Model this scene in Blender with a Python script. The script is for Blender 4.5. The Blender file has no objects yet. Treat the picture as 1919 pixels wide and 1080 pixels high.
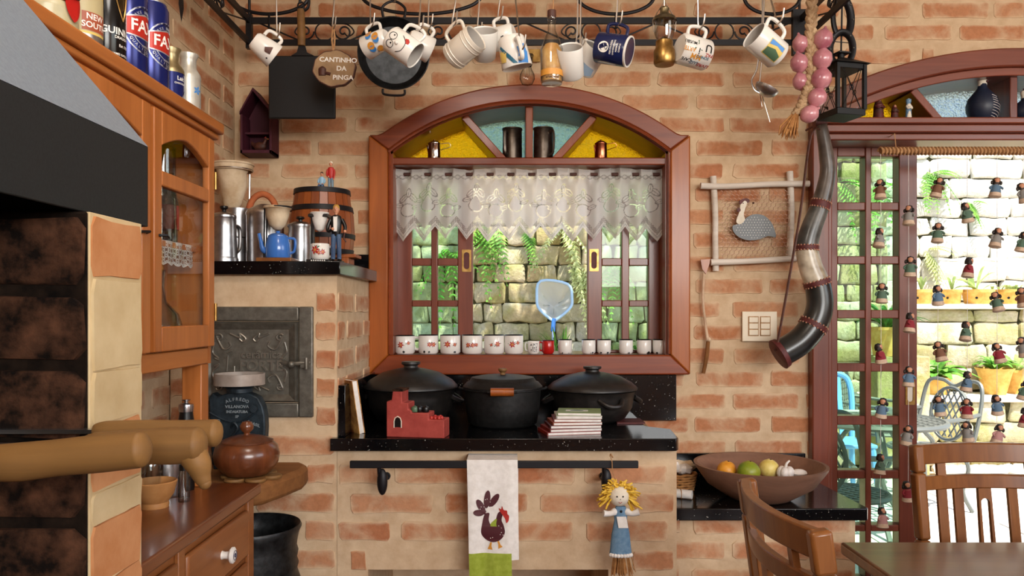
import bpy, math, random
import numpy as np
from math import sin, cos, pi, sqrt, radians, atan2, hypot
from mathutils import Vector, Matrix, noise as mnoise
random.seed(7)
scene = bpy.context.scene
col = scene.collection
V = Vector
# ------------------------------------------------------------------ camera, sky, sun, window light, exposure
F, CX, CY, CZ = 1450.0, 955.0, 585.0, 1.4          # focal length and principal point in pixels, eye height
cd = bpy.data.cameras.new('camera'); cam = bpy.data.objects.new('camera', cd); col.objects.link(cam)
cam.location = (0, 0, CZ); cam.rotation_euler = (pi / 2, 0, 0)
cd.sensor_fit = 'HORIZONTAL'; cd.sensor_width = 36; cd.lens = 36 * F / 1919
cd.shift_x = (959.5 - CX) / 1919; cd.shift_y = (CY - 540) / 1919
cd.clip_start = 0.02
scene.camera = cam
scene.view_settings.view_transform = 'Standard'; scene.view_settings.look = 'None'
scene.view_settings.gamma = 1.0; scene.view_settings.use_curve_mapping = False
scene.view_settings.exposure = -0.07
wd = bpy.data.worlds.new('sky'); scene.world = wd; wd.use_nodes = True
wn = wd.node_tree; bg = wn.nodes['Background']; sky = wn.nodes.new('ShaderNodeTexSky')
sky.sky_type = 'NISHITA'; sky.sun_disc = False; sky.sun_elevation = radians(52); sky.sun_rotation = radians(150)
wn.links.new(sky.outputs[0], bg.inputs[0]); bg.inputs[1].default_value = 0.42
def light(name, kind, loc, target, energy, color=(1, 1, 1), size=(1, 1)):
    d = bpy.data.lights.new(name, kind); d.energy = energy; d.color = color
    if kind == 'AREA': d.shape = 'RECTANGLE'; d.size, d.size_y = size
    o = bpy.data.objects.new(name, d); col.objects.link(o); o.location = loc
    o.rotation_euler = (V(target) - V(loc)).to_track_quat('-Z', 'Y').to_euler()
    return o
sun = light('sun', 'SUN', (3, -4, 9), (1.2, 0.0, 0.0), 13.0, (1, .95, .86)); sun.data.angle = radians(0.6)
# daylight entering by the big openings behind the viewer (rear wall) and on the right wall
light('daylight_right', 'AREA', (3.3, 0.1, 2.15), (0.0, 2.4, 1.75), 24, (1, .97, .93), (2.0, 1.2))
light('daylight_rear', 'AREA', (1.9, -2.9, 2.25), (-0.4, 2.9, 2.2), 158, (1, .965, .92), (2.6, 1.1))
# ------------------------------------------------------------------ helpers
def W(px, py, Y): return V(((px - CX) * Y / F, Y, CZ - (py - CY) * Y / F))
def m_(px, Y): return px * Y / F
def hexc(h):
    h = h.lstrip('#'); c = [int(h[i:i + 2], 16) / 255 for i in (0, 2, 4)]
    return tuple(x / 12.92 if x <= .04045 else ((x + .055) / 1.055) ** 2.4 for x in c)
def C4(c): return (hexc(c) if isinstance(c, str) else tuple(c)) + (1.0,)
def spl(pts, n=8, closed=False):
    P = [V(p) for p in pts]; out = []; N = len(P)
    rng = range(N if closed else N - 1)
    for i in rng:
        p0 = P[(i - 1) % N] if (closed or i > 0) else P[0]
        p1 = P[i]; p2 = P[(i + 1) % N]
        p3 = P[(i + 2) % N] if (closed or i + 2 < N) else P[-1]
        for k in range(n):
            t = k / n
            out.append(.5 * ((2 * p1) + (p2 - p0) * t + (2 * p0 - 5 * p1 + 4 * p2 - p3) * t * t + (3 * p1 - p0 - 3 * p2 + p3) * t ** 3))
    if not closed: out.append(P[-1].copy())
    return out
def lerpl(vals, n):
    out = []; N = len(vals)
    for i in range(n):
        t = i / (n - 1) * (N - 1); k = min(int(t), N - 2); out.append(vals[k] + (vals[k + 1] - vals[k]) * (t - k))
    return out
class MB:
    """collects shapes and links them as one mesh object"""
    def __init__(s, org=None, fn=None):
        s.v = []; s.f = []; s.fn = fn
        s.o = V((0, 0, 0)) if org is None else (V(org.location) if hasattr(org, 'location') else V(org))
    def add(s, vs, fs, mat=None):
        b = len(s.v)
        for p in vs:
            p = V(p)
            if mat is not None: p = mat @ p
            if s.fn: p = V(s.fn(p))
            s.v.append(p - s.o)
        s.f += [tuple(b + i for i in f) for f in fs]
        return s
    def box(s, a, b, mat=None):
        x0, x1 = sorted((a[0], b[0])); y0, y1 = sorted((a[1], b[1])); z0, z1 = sorted((a[2], b[2]))
        vs = [(x0, y0, z0), (x1, y0, z0), (x1, y1, z0), (x0, y1, z0), (x0, y0, z1), (x1, y0, z1), (x1, y1, z1), (x0, y1, z1)]
        return s.add(vs, [(3, 2, 1, 0), (4, 5, 6, 7), (0, 1, 5, 4), (1, 2, 6, 5), (2, 3, 7, 6), (3, 0, 4, 7)], mat)
    def bar(s, p0, p1, w, h, up=(0, 0, 1)):
        p0, p1 = V(p0), V(p1); d = (p1 - p0).normalized(); u = V(up)
        r = d.cross(u)
        if r.length < 1e-4: r = d.cross(V((0, 1, 0)))
        r.normalize(); u = r.cross(d)
        vs = [p + r * (w / 2 * a) + u * (h / 2 * b) for p in (p0, p1) for a, b in ((-1, -1), (1, -1), (1, 1), (-1, 1))]
        return s.add(vs, [(0, 1, 2, 3), (7, 6, 5, 4), (1, 0, 4, 5), (2, 1, 5, 6), (3, 2, 6, 7), (0, 3, 7, 4)])
    def lathe(s, prof, c=(0, 0, 0), n=24, mat=None, sx=1, sy=1):
        c = V(c); vs = []; fs = []; rings = []
        for r, z in prof:
            if r <= 1e-6: rings.append([len(vs)]); vs.append(c + V((0, 0, z)))
            else:
                rings.append(list(range(len(vs), len(vs) + n)))
                vs += [c + V((r * sx * cos(2 * pi * i / n), r * sy * sin(2 * pi * i / n), z)) for i in range(n)]
        for A, B in zip(rings, rings[1:]):
            for i in range(n):
                j = (i + 1) % n
                if len(A) == 1 and len(B) == 1: break
                if len(A) == 1: fs.append((A[0], B[j], B[i]))
                elif len(B) == 1: fs.append((A[i], A[j], B[0]))
                else: fs.append((A[i], A[j], B[j], B[i]))
        return s.add(vs, fs, mat)
    def ball(s, c, r, n=12, m=8, mat=None):
        r = r if isinstance(r, (tuple, list, V)) else (r, r, r)
        M = Matrix.Translation(V(c)) @ (mat or Matrix()) @ Matrix.Diagonal((r[0], r[1], r[2], 1))
        return s.lathe([(sin(pi * k / m), -cos(pi * k / m)) for k in range(m + 1)], n=n, mat=M)
    def tube(s, pts, r, n=8, closed=False, cap=True, flat=1.0):
        P = [V(p) for p in pts]; N = len(P)
        R = [r] * N if isinstance(r, (int, float)) else (list(r) if len(r) == N else lerpl(list(r), N))
        T = []
        for i in range(N):
            a = P[(i - 1) % N] if (closed or i > 0) else P[i]; b = P[(i + 1) % N] if (closed or i < N - 1) else P[i]
            t = b - a; T.append(t.normalized() if t.length > 1e-9 else V((0, 0, 1)))
        u = T[0].orthogonal().normalized(); vs = []; fs = []
        for i in range(N):
            u = (u - T[i] * u.dot(T[i])); u = u.normalized() if u.length > 1e-6 else T[i].orthogonal().normalized(); w = T[i].cross(u)
            vs += [P[i] + (u * cos(2 * pi * k / n) + w * sin(2 * pi * k / n) * flat) * R[i] for k in range(n)]
        for i in range(N if closed else N - 1):
            a = i * n; b = ((i + 1) % N) * n
            fs += [(a + k, a + (k + 1) % n, b + (k + 1) % n, b + k) for k in range(n)]
        if cap and not closed:
            fs.append(tuple(range(n - 1, -1, -1))); fs.append(tuple(range((N - 1) * n, N * n)))
        return s.add(vs, fs)
    def cyl(s, p0, p1, r, r2=None, n=16): return s.tube([p0, p1], [r, r if r2 is None else r2], n)
    def prism(s, poly, y0, y1, mat=None):
        """polygon in (x, z) pushed along y"""
        n = len(poly); a = sum(poly[i][0] * poly[(i + 1) % n][1] - poly[(i + 1) % n][0] * poly[i][1] for i in range(n))
        if a < 0: poly = poly[::-1]
        vs = [(x, y0, z) for x, z in poly] + [(x, y1, z) for x, z in poly]
        fs = [tuple(range(n)), tuple(range(2 * n - 1, n - 1, -1))] + [(j, i, n + i, n + j) for i in range(n) for j in [(i + 1) % n]]
        return s.add(vs, fs, mat)
    def slab(s, poly, z0, z1):
        n = len(poly); a = sum(poly[i][0] * poly[(i + 1) % n][1] - poly[(i + 1) % n][0] * poly[i][1] for i in range(n))
        if a < 0: poly = poly[::-1]
        vs = [(x, y, z0) for x, y in poly] + [(x, y, z1) for x, y in poly]
        return s.add(vs, [tuple(range(n - 1, -1, -1)), tuple(range(n, 2 * n))] + [(i, j, n + j, n + i) for i in range(n) for j in [(i + 1) % n]])
    def flat(s, poly, d=0.0):
        """thin printed shape on the plane y = d, given as (x, z)"""
        if not s.fn or len(poly) > 8: return s.add([(x, d, z) for x, z in poly], [tuple(range(len(poly)))])
        n = len(poly); k = 4; E = [(poly[i][0] + (poly[(i + 1) % n][0] - poly[i][0]) * j / k, poly[i][1] + (poly[(i + 1) % n][1] - poly[i][1]) * j / k) for i in range(n) for j in range(k)]
        c = (sum(p[0] for p in poly) / n, sum(p[1] for p in poly) / n); q = len(E); vs = [(c[0] + (x - c[0]) * f, d, c[1] + (z - c[1]) * f) for f in (1, .66, .33) for x, z in E] + [(c[0], d, c[1])]
        return s.add(vs, [(r * q + i, r * q + (i + 1) % q, (r + 1) * q + (i + 1) % q, (r + 1) * q + i) for r in (0, 1) for i in range(q)] + [(2 * q + i, 2 * q + (i + 1) % q, 3 * q) for i in range(q)])
    def sheet(s, rows, thick=0.0):
        """grid of points; thick > 0 gives it a second side"""
        a = len(rows); b = len(rows[0]); vs = [p for r in rows for p in r]
        fs = [(i * b + j, i * b + j + 1, (i + 1) * b + j + 1, (i + 1) * b + j) for i in range(a - 1) for j in range(b - 1)]
        if thick:
            N = len(vs); fs2 = [tuple(N + q for q in reversed(f)) for f in fs]
            vs2 = [V(p) + V((0, thick, 0)) for p in vs]
            ed = [i for i in range(b)] + [(i + 1) * b + b - 1 for i in range(a - 1)] + [(a - 1) * b + j for j in range(b - 2, -1, -1)] + [i * b for i in range(a - 2, 0, -1)]
            fs = fs + fs2 + [(ed[(k + 1) % len(ed)], ed[k], N + ed[k], N + ed[(k + 1) % len(ed)]) for k in range(len(ed))]
            vs = list(vs) + vs2
        return s.add(vs, fs)
    def mesh(s, name, mat, sharp=40):
        me = bpy.data.meshes.new(name); me.from_pydata([tuple(p) for p in s.v], [], s.f); me.materials.append(mat)
        if sharp:
            me.polygons.foreach_set('use_smooth', [True] * len(me.polygons)); me.set_sharp_from_angle(angle=radians(sharp))
        me.update(); return me
    def build(s, name, mat, parent=None, bevel=0.0, sharp=40, kind=None, label=None, seg=2):
        o = bpy.data.objects.new(name, s.mesh(name, mat, sharp)); col.objects.link(o)
        if parent is not None: o.parent = parent
        else: o.location = s.o
        if bevel:
            b = o.modifiers.new('bevel', 'BEVEL'); b.width = bevel; b.segments = seg; b.limit_method = 'ANGLE'; b.angle_limit = radians(35)
        if kind: o['kind'] = kind
        if label: o['label'] = label
        return o
def tag(o, label=None, cat=None, group=None, kind=None):
    if label: o['label'] = label
    if cat: o['category'] = cat
    if group: o['group'] = group
    if kind: o['kind'] = kind
    return o
def thing(name, label, cat, loc=(0, 0, 0), group=None, kind=None):
    o = bpy.data.objects.new(name, None); o.empty_display_size = .02; col.objects.link(o); o.location = loc
    return tag(o, label, cat, group, kind)
def solo(mb, name, label, cat, mat, group=None, bevel=0.0, sharp=40):
    return tag(mb.build(name, mat, None, bevel, sharp), label, cat, group)
def orient(o, loc, z, x):
    z = V(z).normalized(); x = V(x); x = (x - z * x.dot(z)).normalized(); y = z.cross(x)
    m = Matrix((x, y, z)).transposed().to_4x4(); m.translation = V(loc); o.matrix_world = m
def dup(root, label=None, group=None, mats=None, parent=None):
    c = root.copy(); col.objects.link(c); c.parent = parent
    for ch in list(root.children): dup(ch, None, None, mats, c)
    if label: c['label'] = label
    if group: c['group'] = group
    return c
_tc = {}
def text_geo(t, size):
    if (t, size) in _tc: return _tc[(t, size)]
    cu = bpy.data.curves.new('lettering', 'FONT'); cu.body = t; cu.size = size; cu.align_x = 'CENTER'; cu.align_y = 'CENTER'; cu.resolution_u = 3; cu.offset = size * .02
    ob = bpy.data.objects.new('lettering', cu); me = ob.to_mesh()
    r = ([tuple(v.co) for v in me.vertices], [tuple(p.vertices) for p in me.polygons])
    ob.to_mesh_clear(); bpy.data.objects.remove(ob); bpy.data.curves.remove(cu)
    _tc[(t, size)] = r; return r
def letter(mb, t, size, x=0, z=0, y=0, ang=0, thick=0.0, sx=1):
    """lettering on a plane that faces -y"""
    vs, fs = text_geo(t, size); ca, sa = cos(ang), sin(ang)
    P = [(x + (a * sx) * ca - b * sa, y, z + (a * sx) * sa + b * ca) for a, b, c in vs]
    mb.add(P, fs)
    if thick:
        from collections import Counter
        ec = Counter(); n = len(P)
        for f in fs:
            for i in range(len(f)): ec[(f[i], f[(i + 1) % len(f)])] += 1
        side = [(a, b, n + b, n + a) for (a, b) in ec if (b, a) not in ec]
        base = len(mb.v) - n
        for p in P: mb.v.append((V(mb.fn(V((p[0], y + thick, p[2])))) if mb.fn else V((p[0], y + thick, p[2]))) - mb.o)
        mb.f += [tuple(base + i for i in f) for f in side]
def wrap(R, a0=-pi / 2, c=(0, 0)):
    """plane (x, y depth outwards negative, z) bent round an upright cylinder; x = 0 faces angle a0"""
    def f(p):
        a = a0 + p.x / R; r = R - p.y
        return (c[0] + r * cos(a), c[1] + r * sin(a), p.z)
    return f
def circ(cx, cz, r, n=12, ry=None, rot=0):
    ry = r if ry is None else ry
    return [(cx + r * cos(2 * pi * i / n) * cos(rot) - ry * sin(2 * pi * i / n) * sin(rot), cz + r * cos(2 * pi * i / n) * sin(rot) + ry * sin(2 * pi * i / n) * cos(rot)) for i in range(n)]
# ------------------------------------------------------------------ materials
def mat_new(name, c=(.8, .8, .8), rough=.5, metal=0.0, spec=.5, coat=0.0):
    m = bpy.data.materials.new(name); m.use_nodes = True; b = m.node_tree.nodes['Principled BSDF']
    b.inputs['Base Color'].default_value = C4(c); b.inputs['Roughness'].default_value = rough; b.inputs['Metallic'].default_value = metal
    b.inputs['Specular IOR Level'].default_value = spec; b.inputs['Coat Weight'].default_value = coat; b.inputs['Coat Roughness'].default_value = .15
    return m
def N(m, t, **kw):
    n = m.node_tree.nodes.new('ShaderNode' + t)
    for k, v in kw.items(): setattr(n, k, v)
    return n
def L(m, a, b): m.node_tree.links.new(a, b)
def coords(m, scale=(1, 1, 1), kind='Object', rnd=True):
    tc = N(m, 'TexCoord'); mp = N(m, 'Mapping'); L(m, tc.outputs[kind], mp.inputs['Vector']); mp.inputs['Scale'].default_value = scale
    if rnd:
        oi = N(m, 'ObjectInfo'); mu = N(m, 'VectorMath', operation='SCALE'); mu.inputs[0].default_value = (37.1, 11.3, 23.7)
        L(m, oi.outputs['Random'], mu.inputs['Scale']); L(m, mu.outputs[0], mp.inputs['Location'])
    return mp.outputs[0]
def noise(m, vec, scale, detail=4, rough=.55, dist=0.0):
    n = N(m, 'TexNoise'); n.inputs['Scale'].default_value = scale; n.inputs['Detail'].default_value = detail
    n.inputs['Roughness'].default_value = rough; n.inputs['Distortion'].default_value = dist; L(m, vec, n.inputs['Vector']); return n.outputs['Fac']
def ramp(m, fac, stops, interp='LINEAR'):
    r = N(m, 'ValToRGB'); r.color_ramp.interpolation = interp; e = r.color_ramp.elements
    while len(e) < len(stops): e.new(.5)
    for i, (p, c) in enumerate(stops): e[i].position = p; e[i].color = C4(c)
    L(m, fac, r.inputs[0]); return r.outputs[0]
def mixc(m, fac, a, b, mode='MIX'):
    x = N(m, 'Mix', data_type='RGBA', blend_type=mode)
    for v, i in ((fac, 0), (a, 6), (b, 7)):
        if hasattr(v, 'links') or isinstance(v, bpy.types.NodeSocket): L(m, v, x.inputs[i])
        else: x.inputs[i].default_value = v if i == 0 else C4(v)
    return x.outputs[2]
def math_(m, op, a, b=None, clamp=False):
    x = N(m, 'Math', operation=op, use_clamp=clamp)
    for v, i in ((a, 0), (b, 1)):
        if v is None: continue
        if isinstance(v, bpy.types.NodeSocket): L(m, v, x.inputs[i])
        else: x.inputs[i].default_value = v
    return x.outputs[0]
def bump(m, fac, strength=.3, dist=.01):
    b = N(m, 'Bump'); b.inputs['Strength'].default_value = strength; b.inputs['Distance'].default_value = dist
    L(m, fac, b.inputs['Height']); L(m, b.outputs[0], m.node_tree.nodes['Principled BSDF'].inputs['Normal'])
def setc(m, c): L(m, c, m.node_tree.nodes['Principled BSDF'].inputs['Base Color'])
def setr(m, c): L(m, c, m.node_tree.nodes['Principled BSDF'].inputs['Roughness'])
def wood(name, c1, c2, axis=0, rough=.4, spec=.4, coat=0.0, scale=1.0):
    m = mat_new(name, c1, rough, 0, spec, coat); sc = [38, 38, 38]; sc[axis] = 2.2
    v = coords(m, [q * scale for q in sc]); n1 = noise(m, v, 1.0, 5, .6, .6)
    sc2 = [7, 7, 7]; sc2[axis] = 1.2; n2 = noise(m, coords(m, sc2), 1.0, 3, .5, 1.0)
    f = math_(m, 'ADD', math_(m, 'MULTIPLY', n1, .55), math_(m, 'MULTIPLY', n2, .45))
    setc(m, ramp(m, f, [(.32, c1), (.68, c2)])); bump(m, n1, .08, .002); return m
def mottled(name, c1, c2, scale=20, rough=.5, metal=0.0, bmp=0.0, spec=.5, detail=5, lo=.35, hi=.65, coat=0.0, dist=.003):
    m = mat_new(name, c1, rough, metal, spec, coat); n = noise(m, coords(m), scale, detail, .6)
    setc(m, ramp(m, n, [(lo, c1), (hi, c2)]))
    if bmp: bump(m, n, bmp, dist)
    return m
def glassy(name, tint=(1, 1, 1), refl=.9, rough=.02, bmp=0, scale=60, fres=1.45, edge=None):
    """thin clear pane: see-through with a fresnel reflection"""
    m = bpy.data.materials.new(name); m.use_nodes = True; nt = m.node_tree; nt.nodes.remove(nt.nodes['Principled BSDF']); out = nt.nodes['Material Output']
    tr = N(m, 'BsdfTransparent'); tr.inputs[0].default_value = C4(tint); gl = N(m, 'BsdfGlossy'); gl.inputs['Roughness'].default_value = rough
    gl.inputs[0].default_value = (refl, refl, refl, 1); fr = N(m, 'Fresnel'); fr.inputs[0].default_value = fres; mx = N(m, 'MixShader'); ge = N(m, 'NewGeometry')
    L(m, math_(m, 'MULTIPLY', fr.outputs[0], math_(m, 'SUBTRACT', 1.0, ge.outputs['Backfacing'])), mx.inputs[0]); L(m, tr.outputs[0], mx.inputs[1]); L(m, gl.outputs[0], mx.inputs[2]); L(m, mx.outputs[0], out.inputs[0])
    if edge: lw = N(m, 'LayerWeight'); lw.inputs[0].default_value = .35; L(m, ramp(m, lw.outputs['Facing'], [(.15, tint), (.8, edge)]), tr.inputs[0])
    return m
def stained(name, tint):
    """coloured rough glass: dimpled refraction, some scattering, glossy skin"""
    m = bpy.data.materials.new(name); m.use_nodes = True; nt = m.node_tree; nt.nodes.remove(nt.nodes['Principled BSDF']); out = nt.nodes['Material Output']
    vo = N(m, 'TexVoronoi'); vo.inputs['Scale'].default_value = 130; tc = N(m, 'TexCoord'); L(m, tc.outputs['Object'], vo.inputs['Vector'])
    b = N(m, 'Bump'); b.inputs['Strength'].default_value = .9; b.inputs['Distance'].default_value = .006; L(m, vo.outputs['Distance'], b.inputs['Height'])
    rf = N(m, 'BsdfRefraction'); rf.inputs[0].default_value = C4(tint); rf.inputs['Roughness'].default_value = .25; rf.inputs['IOR'].default_value = 1.25; L(m, b.outputs[0], rf.inputs['Normal'])
    tl = N(m, 'BsdfTranslucent'); tl.inputs[0].default_value = C4(tint); L(m, b.outputs[0], tl.inputs['Normal'])
    gl = N(m, 'BsdfGlossy'); gl.inputs['Roughness'].default_value = .12; L(m, b.outputs[0], gl.inputs['Normal'])
    m1 = N(m, 'MixShader'); m1.inputs[0].default_value = .32; L(m, rf.outputs[0], m1.inputs[1]); L(m, tl.outputs[0], m1.inputs[2])
    m2 = N(m, 'MixShader'); m2.inputs[0].default_value = .06; L(m, m1.outputs[0], m2.inputs[1]); L(m, gl.outputs[0], m2.inputs[2]); L(m, m2.outputs[0], out.inputs[0])
    return m
def leafy(name, c1, c2, tr=.35, rough=.5):
    m = mat_new(name, c1, rough, 0, .3); n = noise(m, coords(m), 9, 3); cc = ramp(m, n, [(.35, c1), (.65, c2)]); setc(m, cc)
    tl = N(m, 'BsdfTranslucent'); L(m, cc, tl.inputs[0]); mx = N(m, 'MixShader'); mx.inputs[0].default_value = tr
    b = m.node_tree.nodes['Principled BSDF']; out = m.node_tree.nodes['Material Output']
    L(m, b.outputs[0], mx.inputs[1]); L(m, tl.outputs[0], mx.inputs[2]); L(m, mx.outputs[0], out.inputs[0]); return m
K = {}
def brickmat(name, cols, mortar, smear=.5):
    m = mat_new(name, cols[0], .92, 0, .15); v = coords(m)
    oi = N(m, 'ObjectInfo'); base = ramp(m, oi.outputs['Random'], [(i / (len(cols) - 1), c) for i, c in enumerate(cols)])
    n1 = noise(m, v, 14, 6, .65); n2 = noise(m, v, 70, 5, .7)
    c = mixc(m, ramp(m, n1, [(.35, (0, 0, 0)), (.7, (.55, .55, .55))]), base, cols[-1])
    c = mixc(m, .35, c, ramp(m, n2, [(.3, (.4, .4, .4)), (.7, (1, 1, 1))]), 'MULTIPLY')
    tc = N(m, 'TexCoord'); sp = N(m, 'SeparateXYZ'); L(m, tc.outputs['Generated'], sp.inputs[0])
    ex = math_(m, 'POWER', math_(m, 'ABSOLUTE', math_(m, 'SUBTRACT', math_(m, 'MULTIPLY', sp.outputs[0], 2.0), 1.0)), 14)
    ez = math_(m, 'POWER', math_(m, 'ABSOLUTE', math_(m, 'SUBTRACT', math_(m, 'MULTIPLY', sp.outputs[2], 2.0), 1.0)), 4)
    e = math_(m, 'MAXIMUM', ex, ez)
    n3 = noise(m, v, 10, 5, .6, .5)
    s = math_(m, 'ADD', math_(m, 'MULTIPLY', e, .42), n3)
    f = ramp(m, s, [(.47, (0, 0, 0)), (.76, (smear, smear, smear))])
    c = mixc(m, f, c, mortar); setc(m, c); bump(m, n2, .35, .004); return m
MORT = '#ceb292'
K['brick'] = brickmat('fired_brick', ['#bf8460', '#b0704a', '#c8946f', '#ac6846', '#c28b66'], MORT, .95)
K['mortar'] = mottled('sand_mortar', '#bfa282', '#d4bb9b', 22, .95, 0, .5, .1, 7, .3, .7)
K['sootmortar'] = mottled('sooty_mortar', '#080605', '#241a13', 30, .97, 0, .6, .1, 7, .35, .7)
K['sootbrick'] = mottled('sooty_brick', '#120c09', '#5a3b2a', 26, .95, 0, .9, .1, 8, .38, .72, 0, .006)
K['redwood'] = wood('red_hardwood_up', '#6a2a10', '#994a20', 2, .34, .4, .25)
K['redwood_x'] = wood('red_hardwood_along', '#672812', '#8f421e', 0, .34, .4, .25)
K['orangewood'] = wood('orange_hardwood_up', '#84400f', '#ab5c22', 2, .38, .4, .2)
K['doorwood'] = wood('dark_red_hardwood_up', '#5e2a1c', '#82412d', 2, .36, .4, .25)
K['doorwood_x'] = wood('dark_red_hardwood_along', '#5f2b1e', '#83432f', 0, .36, .4, .25)
K['cabwood'] = wood('honey_pine_up', '#965320', '#b87038', 2, .42, .35, .15)
K['cabwood_y'] = wood('honey_pine_along', '#955220', '#bb743a', 1, .42, .35, .15)
K['basewood'] = wood('brown_pine_along', '#7c4722', '#9a5f32', 1, .42, .35, .15)
K['countertop'] = wood('dark_pine_top', '#5c2e15', '#7c4523', 1, .30, .5, .3)
K['chairwood'] = wood('warm_chair_wood', '#6b3e1e', '#8f5a2c', 2, .33, .4, .2)
K['tablewood'] = wood('brown_table_wood', '#5f4126', '#7d5834', 0, .30, .5, .3)
K['slabwood'] = wood('rough_slab_wood', '#6b4424', '#8e6036', 0, .7, .2)
K['logwood'] = wood('pale_turned_wood', '#66482a', '#8a6436', 0, .55, .3)
K['barrel'] = wood('barrel_oak', '#6e3214', '#9a5224', 2, .4, .4, .2)
K['bowlwood'] = wood('turned_bowl_wood', '#6b4c3c', '#8c6753', 0, .5, .35)
K['sugarwood'] = wood('red_turned_wood', '#38180d', '#7c4526', 2, .28, .5, .4)
K['palewood'] = wood('pale_bowl_wood', '#a5713f', '#c08d58', 0, .5, .3)
K['stickwood'] = wood('weathered_stick', '#b9ac9e', '#e6ddd2', 0, .85, .1)
K['iron'] = mat_new('black_wrought_iron', '#17161a', .45, .3, .4)
K['castiron'] = mottled('grey_cast_iron', '#5f5b52', '#77736a', 45, .42, .55, .2, .5)
K['castrelief'] = mat_new('worn_iron_relief', '#8f8a80', .36, .75)
K['blueiron'] = mottled('blue_black_iron', '#1b252c', '#2c3942', 50, .5, .4, .2)
K['pan'] = mottled('worn_black_pan', '#151617', '#2e2f31', 35, .4, .6, .1)
K['matte_black'] = mat_new('matte_black_sheet', '#141518', .55, .2, .4)
K['hood'] = mottled('black_painted_sheet', '#15181a', '#1c1f21', 300, .62, .0, .06, .35)
K['clay_black'] = mottled('black_clay', '#161413', '#262220', 40, .42, 0, .05, .45)
gm = mat_new('black_granite', '#0b0b0c', .14, 0, .5); gv = coords(gm); gn = N(gm, 'TexVoronoi'); gn.inputs['Scale'].default_value = 130; L(gm, gv, gn.inputs['Vector'])
g2 = noise(gm, gv, 60, 3); gf = math_(gm, 'ADD', gn.outputs['Distance'], math_(gm, 'MULTIPLY', g2, .9))
setc(gm, ramp(gm, gf, [(.44, '#a5a299'), (.54, '#1a1a1a'), (.8, '#08080a')])); K['granite'] = gm
K['steel'] = mat_new('brushed_steel', '#b9babd', .26, 1.0)
K['chrome'] = mat_new('chrome', '#d9dadd', .1, 1.0)
K['alu'] = mottled('worn_aluminium', '#a6a6a8', '#c4c4c6', 40, .32, 1.0, .05)
K['wire'] = mat_new('steel_wire', '#b8b0a8', .3, 1.0)
K['brass'] = mottled('old_brass', '#8f6e3c', '#b08d55', 50, .34, 1.0, .03)
K['copper'] = mottled('copper', '#a85f42', '#c98360', 30, .25, 1.0, .03)
K['white'] = mat_new('white_enamel', '#e6e2dc', .16, 0, .5)
K['ceramic'] = mat_new('white_ceramic', '#e3e0da', .2, 0, .5)
K['cream'] = mat_new('cream_ceramic', '#d6cdbf', .3, 0, .5)
K['greyin'] = mat_new('grey_glaze', '#b5b0aa', .3)
K['black'] = mat_new('black_paint', '#0d0c0d', .35)
K['blue'] = mat_new('blue_enamel', '#3f72c0', .15)
K['navy'] = mat_new('navy_glaze', '#141e48', .2)
K['red'] = mat_new('red_enamel', '#b01a17', .2)
K['redprint'] = mat_new('red_print', '#b2302a', .4)
K['darkred'] = mat_new('dark_red_print', '#4a1820', .5)
K['greenprint'] = mat_new('green_print', '#4d6a50', .4)
K['orangeprint'] = mat_new('orange_print', '#d2913a', .4)
K['blueprint'] = mat_new('blue_print', '#3f86cf', .4)
K['whiteprint'] = mat_new('white_print', '#ece9e3', .45)
K['yellowprint'] = mat_new('yellow_print', '#dcc066', .45)
K['clear'] = glassy('clear_glass', (.97, .98, .97), .5, .01)
K['pane'] = glassy('window_glass', (.74, .92, .80), .8, .01)
K['clear2'] = glassy('clear_bottle_glass', (.92, .93, .92), 1.0, .03, fres=1.8, edge=(.25, .26, .25))
K['yglass'] = stained('yellow_dimpled_glass', '#ffe45c')
K['bglass'] = stained('teal_dimpled_glass', '#c9e6ea')
K['bglass2'] = stained('pale_blue_dimpled_glass', '#e0f0fb')
K['cloth'] = mottled('white_cotton', '#ddd8d2', '#ebe7e2', 60, .9, 0, .15, .1)
K['filtercloth'] = mottled('coffee_stained_cloth', '#b59a7a', '#d8c6ab', 14, .95, 0, .2, .1)
K['limecloth'] = mottled('lime_green_cotton', '#8c9c35', '#a0ae48', 60, .9, 0, .1, .1)
K['bluecloth'] = mottled('dusty_blue_cloth', '#5d7f9c', '#7593ad', 80, .9, 0, .1, .1)
K['straw'] = mottled('straw', '#96653c', '#b98753', 60, .9, 0, .2, .1)
K['yarn'] = mottled('yellow_yarn', '#cf9f2a', '#efcb5c', 60, .85, 0, .2, .1)
K['rope'] = mottled('sisal_rope', '#9a6f48', '#bd936a', 90, .9, 0, .5, .1)
K['braid'] = mottled('dry_husk_braid', '#a08060', '#cdb08c', 45, .85, 0, .4, .1)
K['onion'] = mottled('pink_onion_skin', '#a65c6c', '#cf8f96', 14, .28, 0, 0, .6, 4, .35, .65, .4)
K['maroon'] = mottled('maroon_leather', '#4a1716', '#612220', 60, .6, 0, .1)
K['leather'] = mottled('brown_leather', '#3d1d14', '#542a1c', 60, .6, 0, .1)
K['purplewood'] = wood('maroon_painted_wood', '#3a1320', '#4c1b2a', 2, .6, .3)
K['terracotta'] = mottled('terracotta', '#a8552e', '#bb6a3e', 30, .8, 0, .1)
K['redclay'] = mottled('red_painted_clay', '#93332b', '#a8443a', 30, .75, 0, .15)
K['potyellow'] = mottled('ochre_clay_pot', '#c08f3e', '#d8ae5e', 18, .75, 0, .1)
K['skin'] = mat_new('painted_skin', '#c98d6c', .5)
K['plaster'] = mottled('painted_plaster', '#d8cdb9', '#e8e0d0', 30, .8)
K['floorstone'] = mottled('pale_paving', '#cfc8bb', '#e6e0d6', 9, .85, 0, .15, .2)
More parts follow.
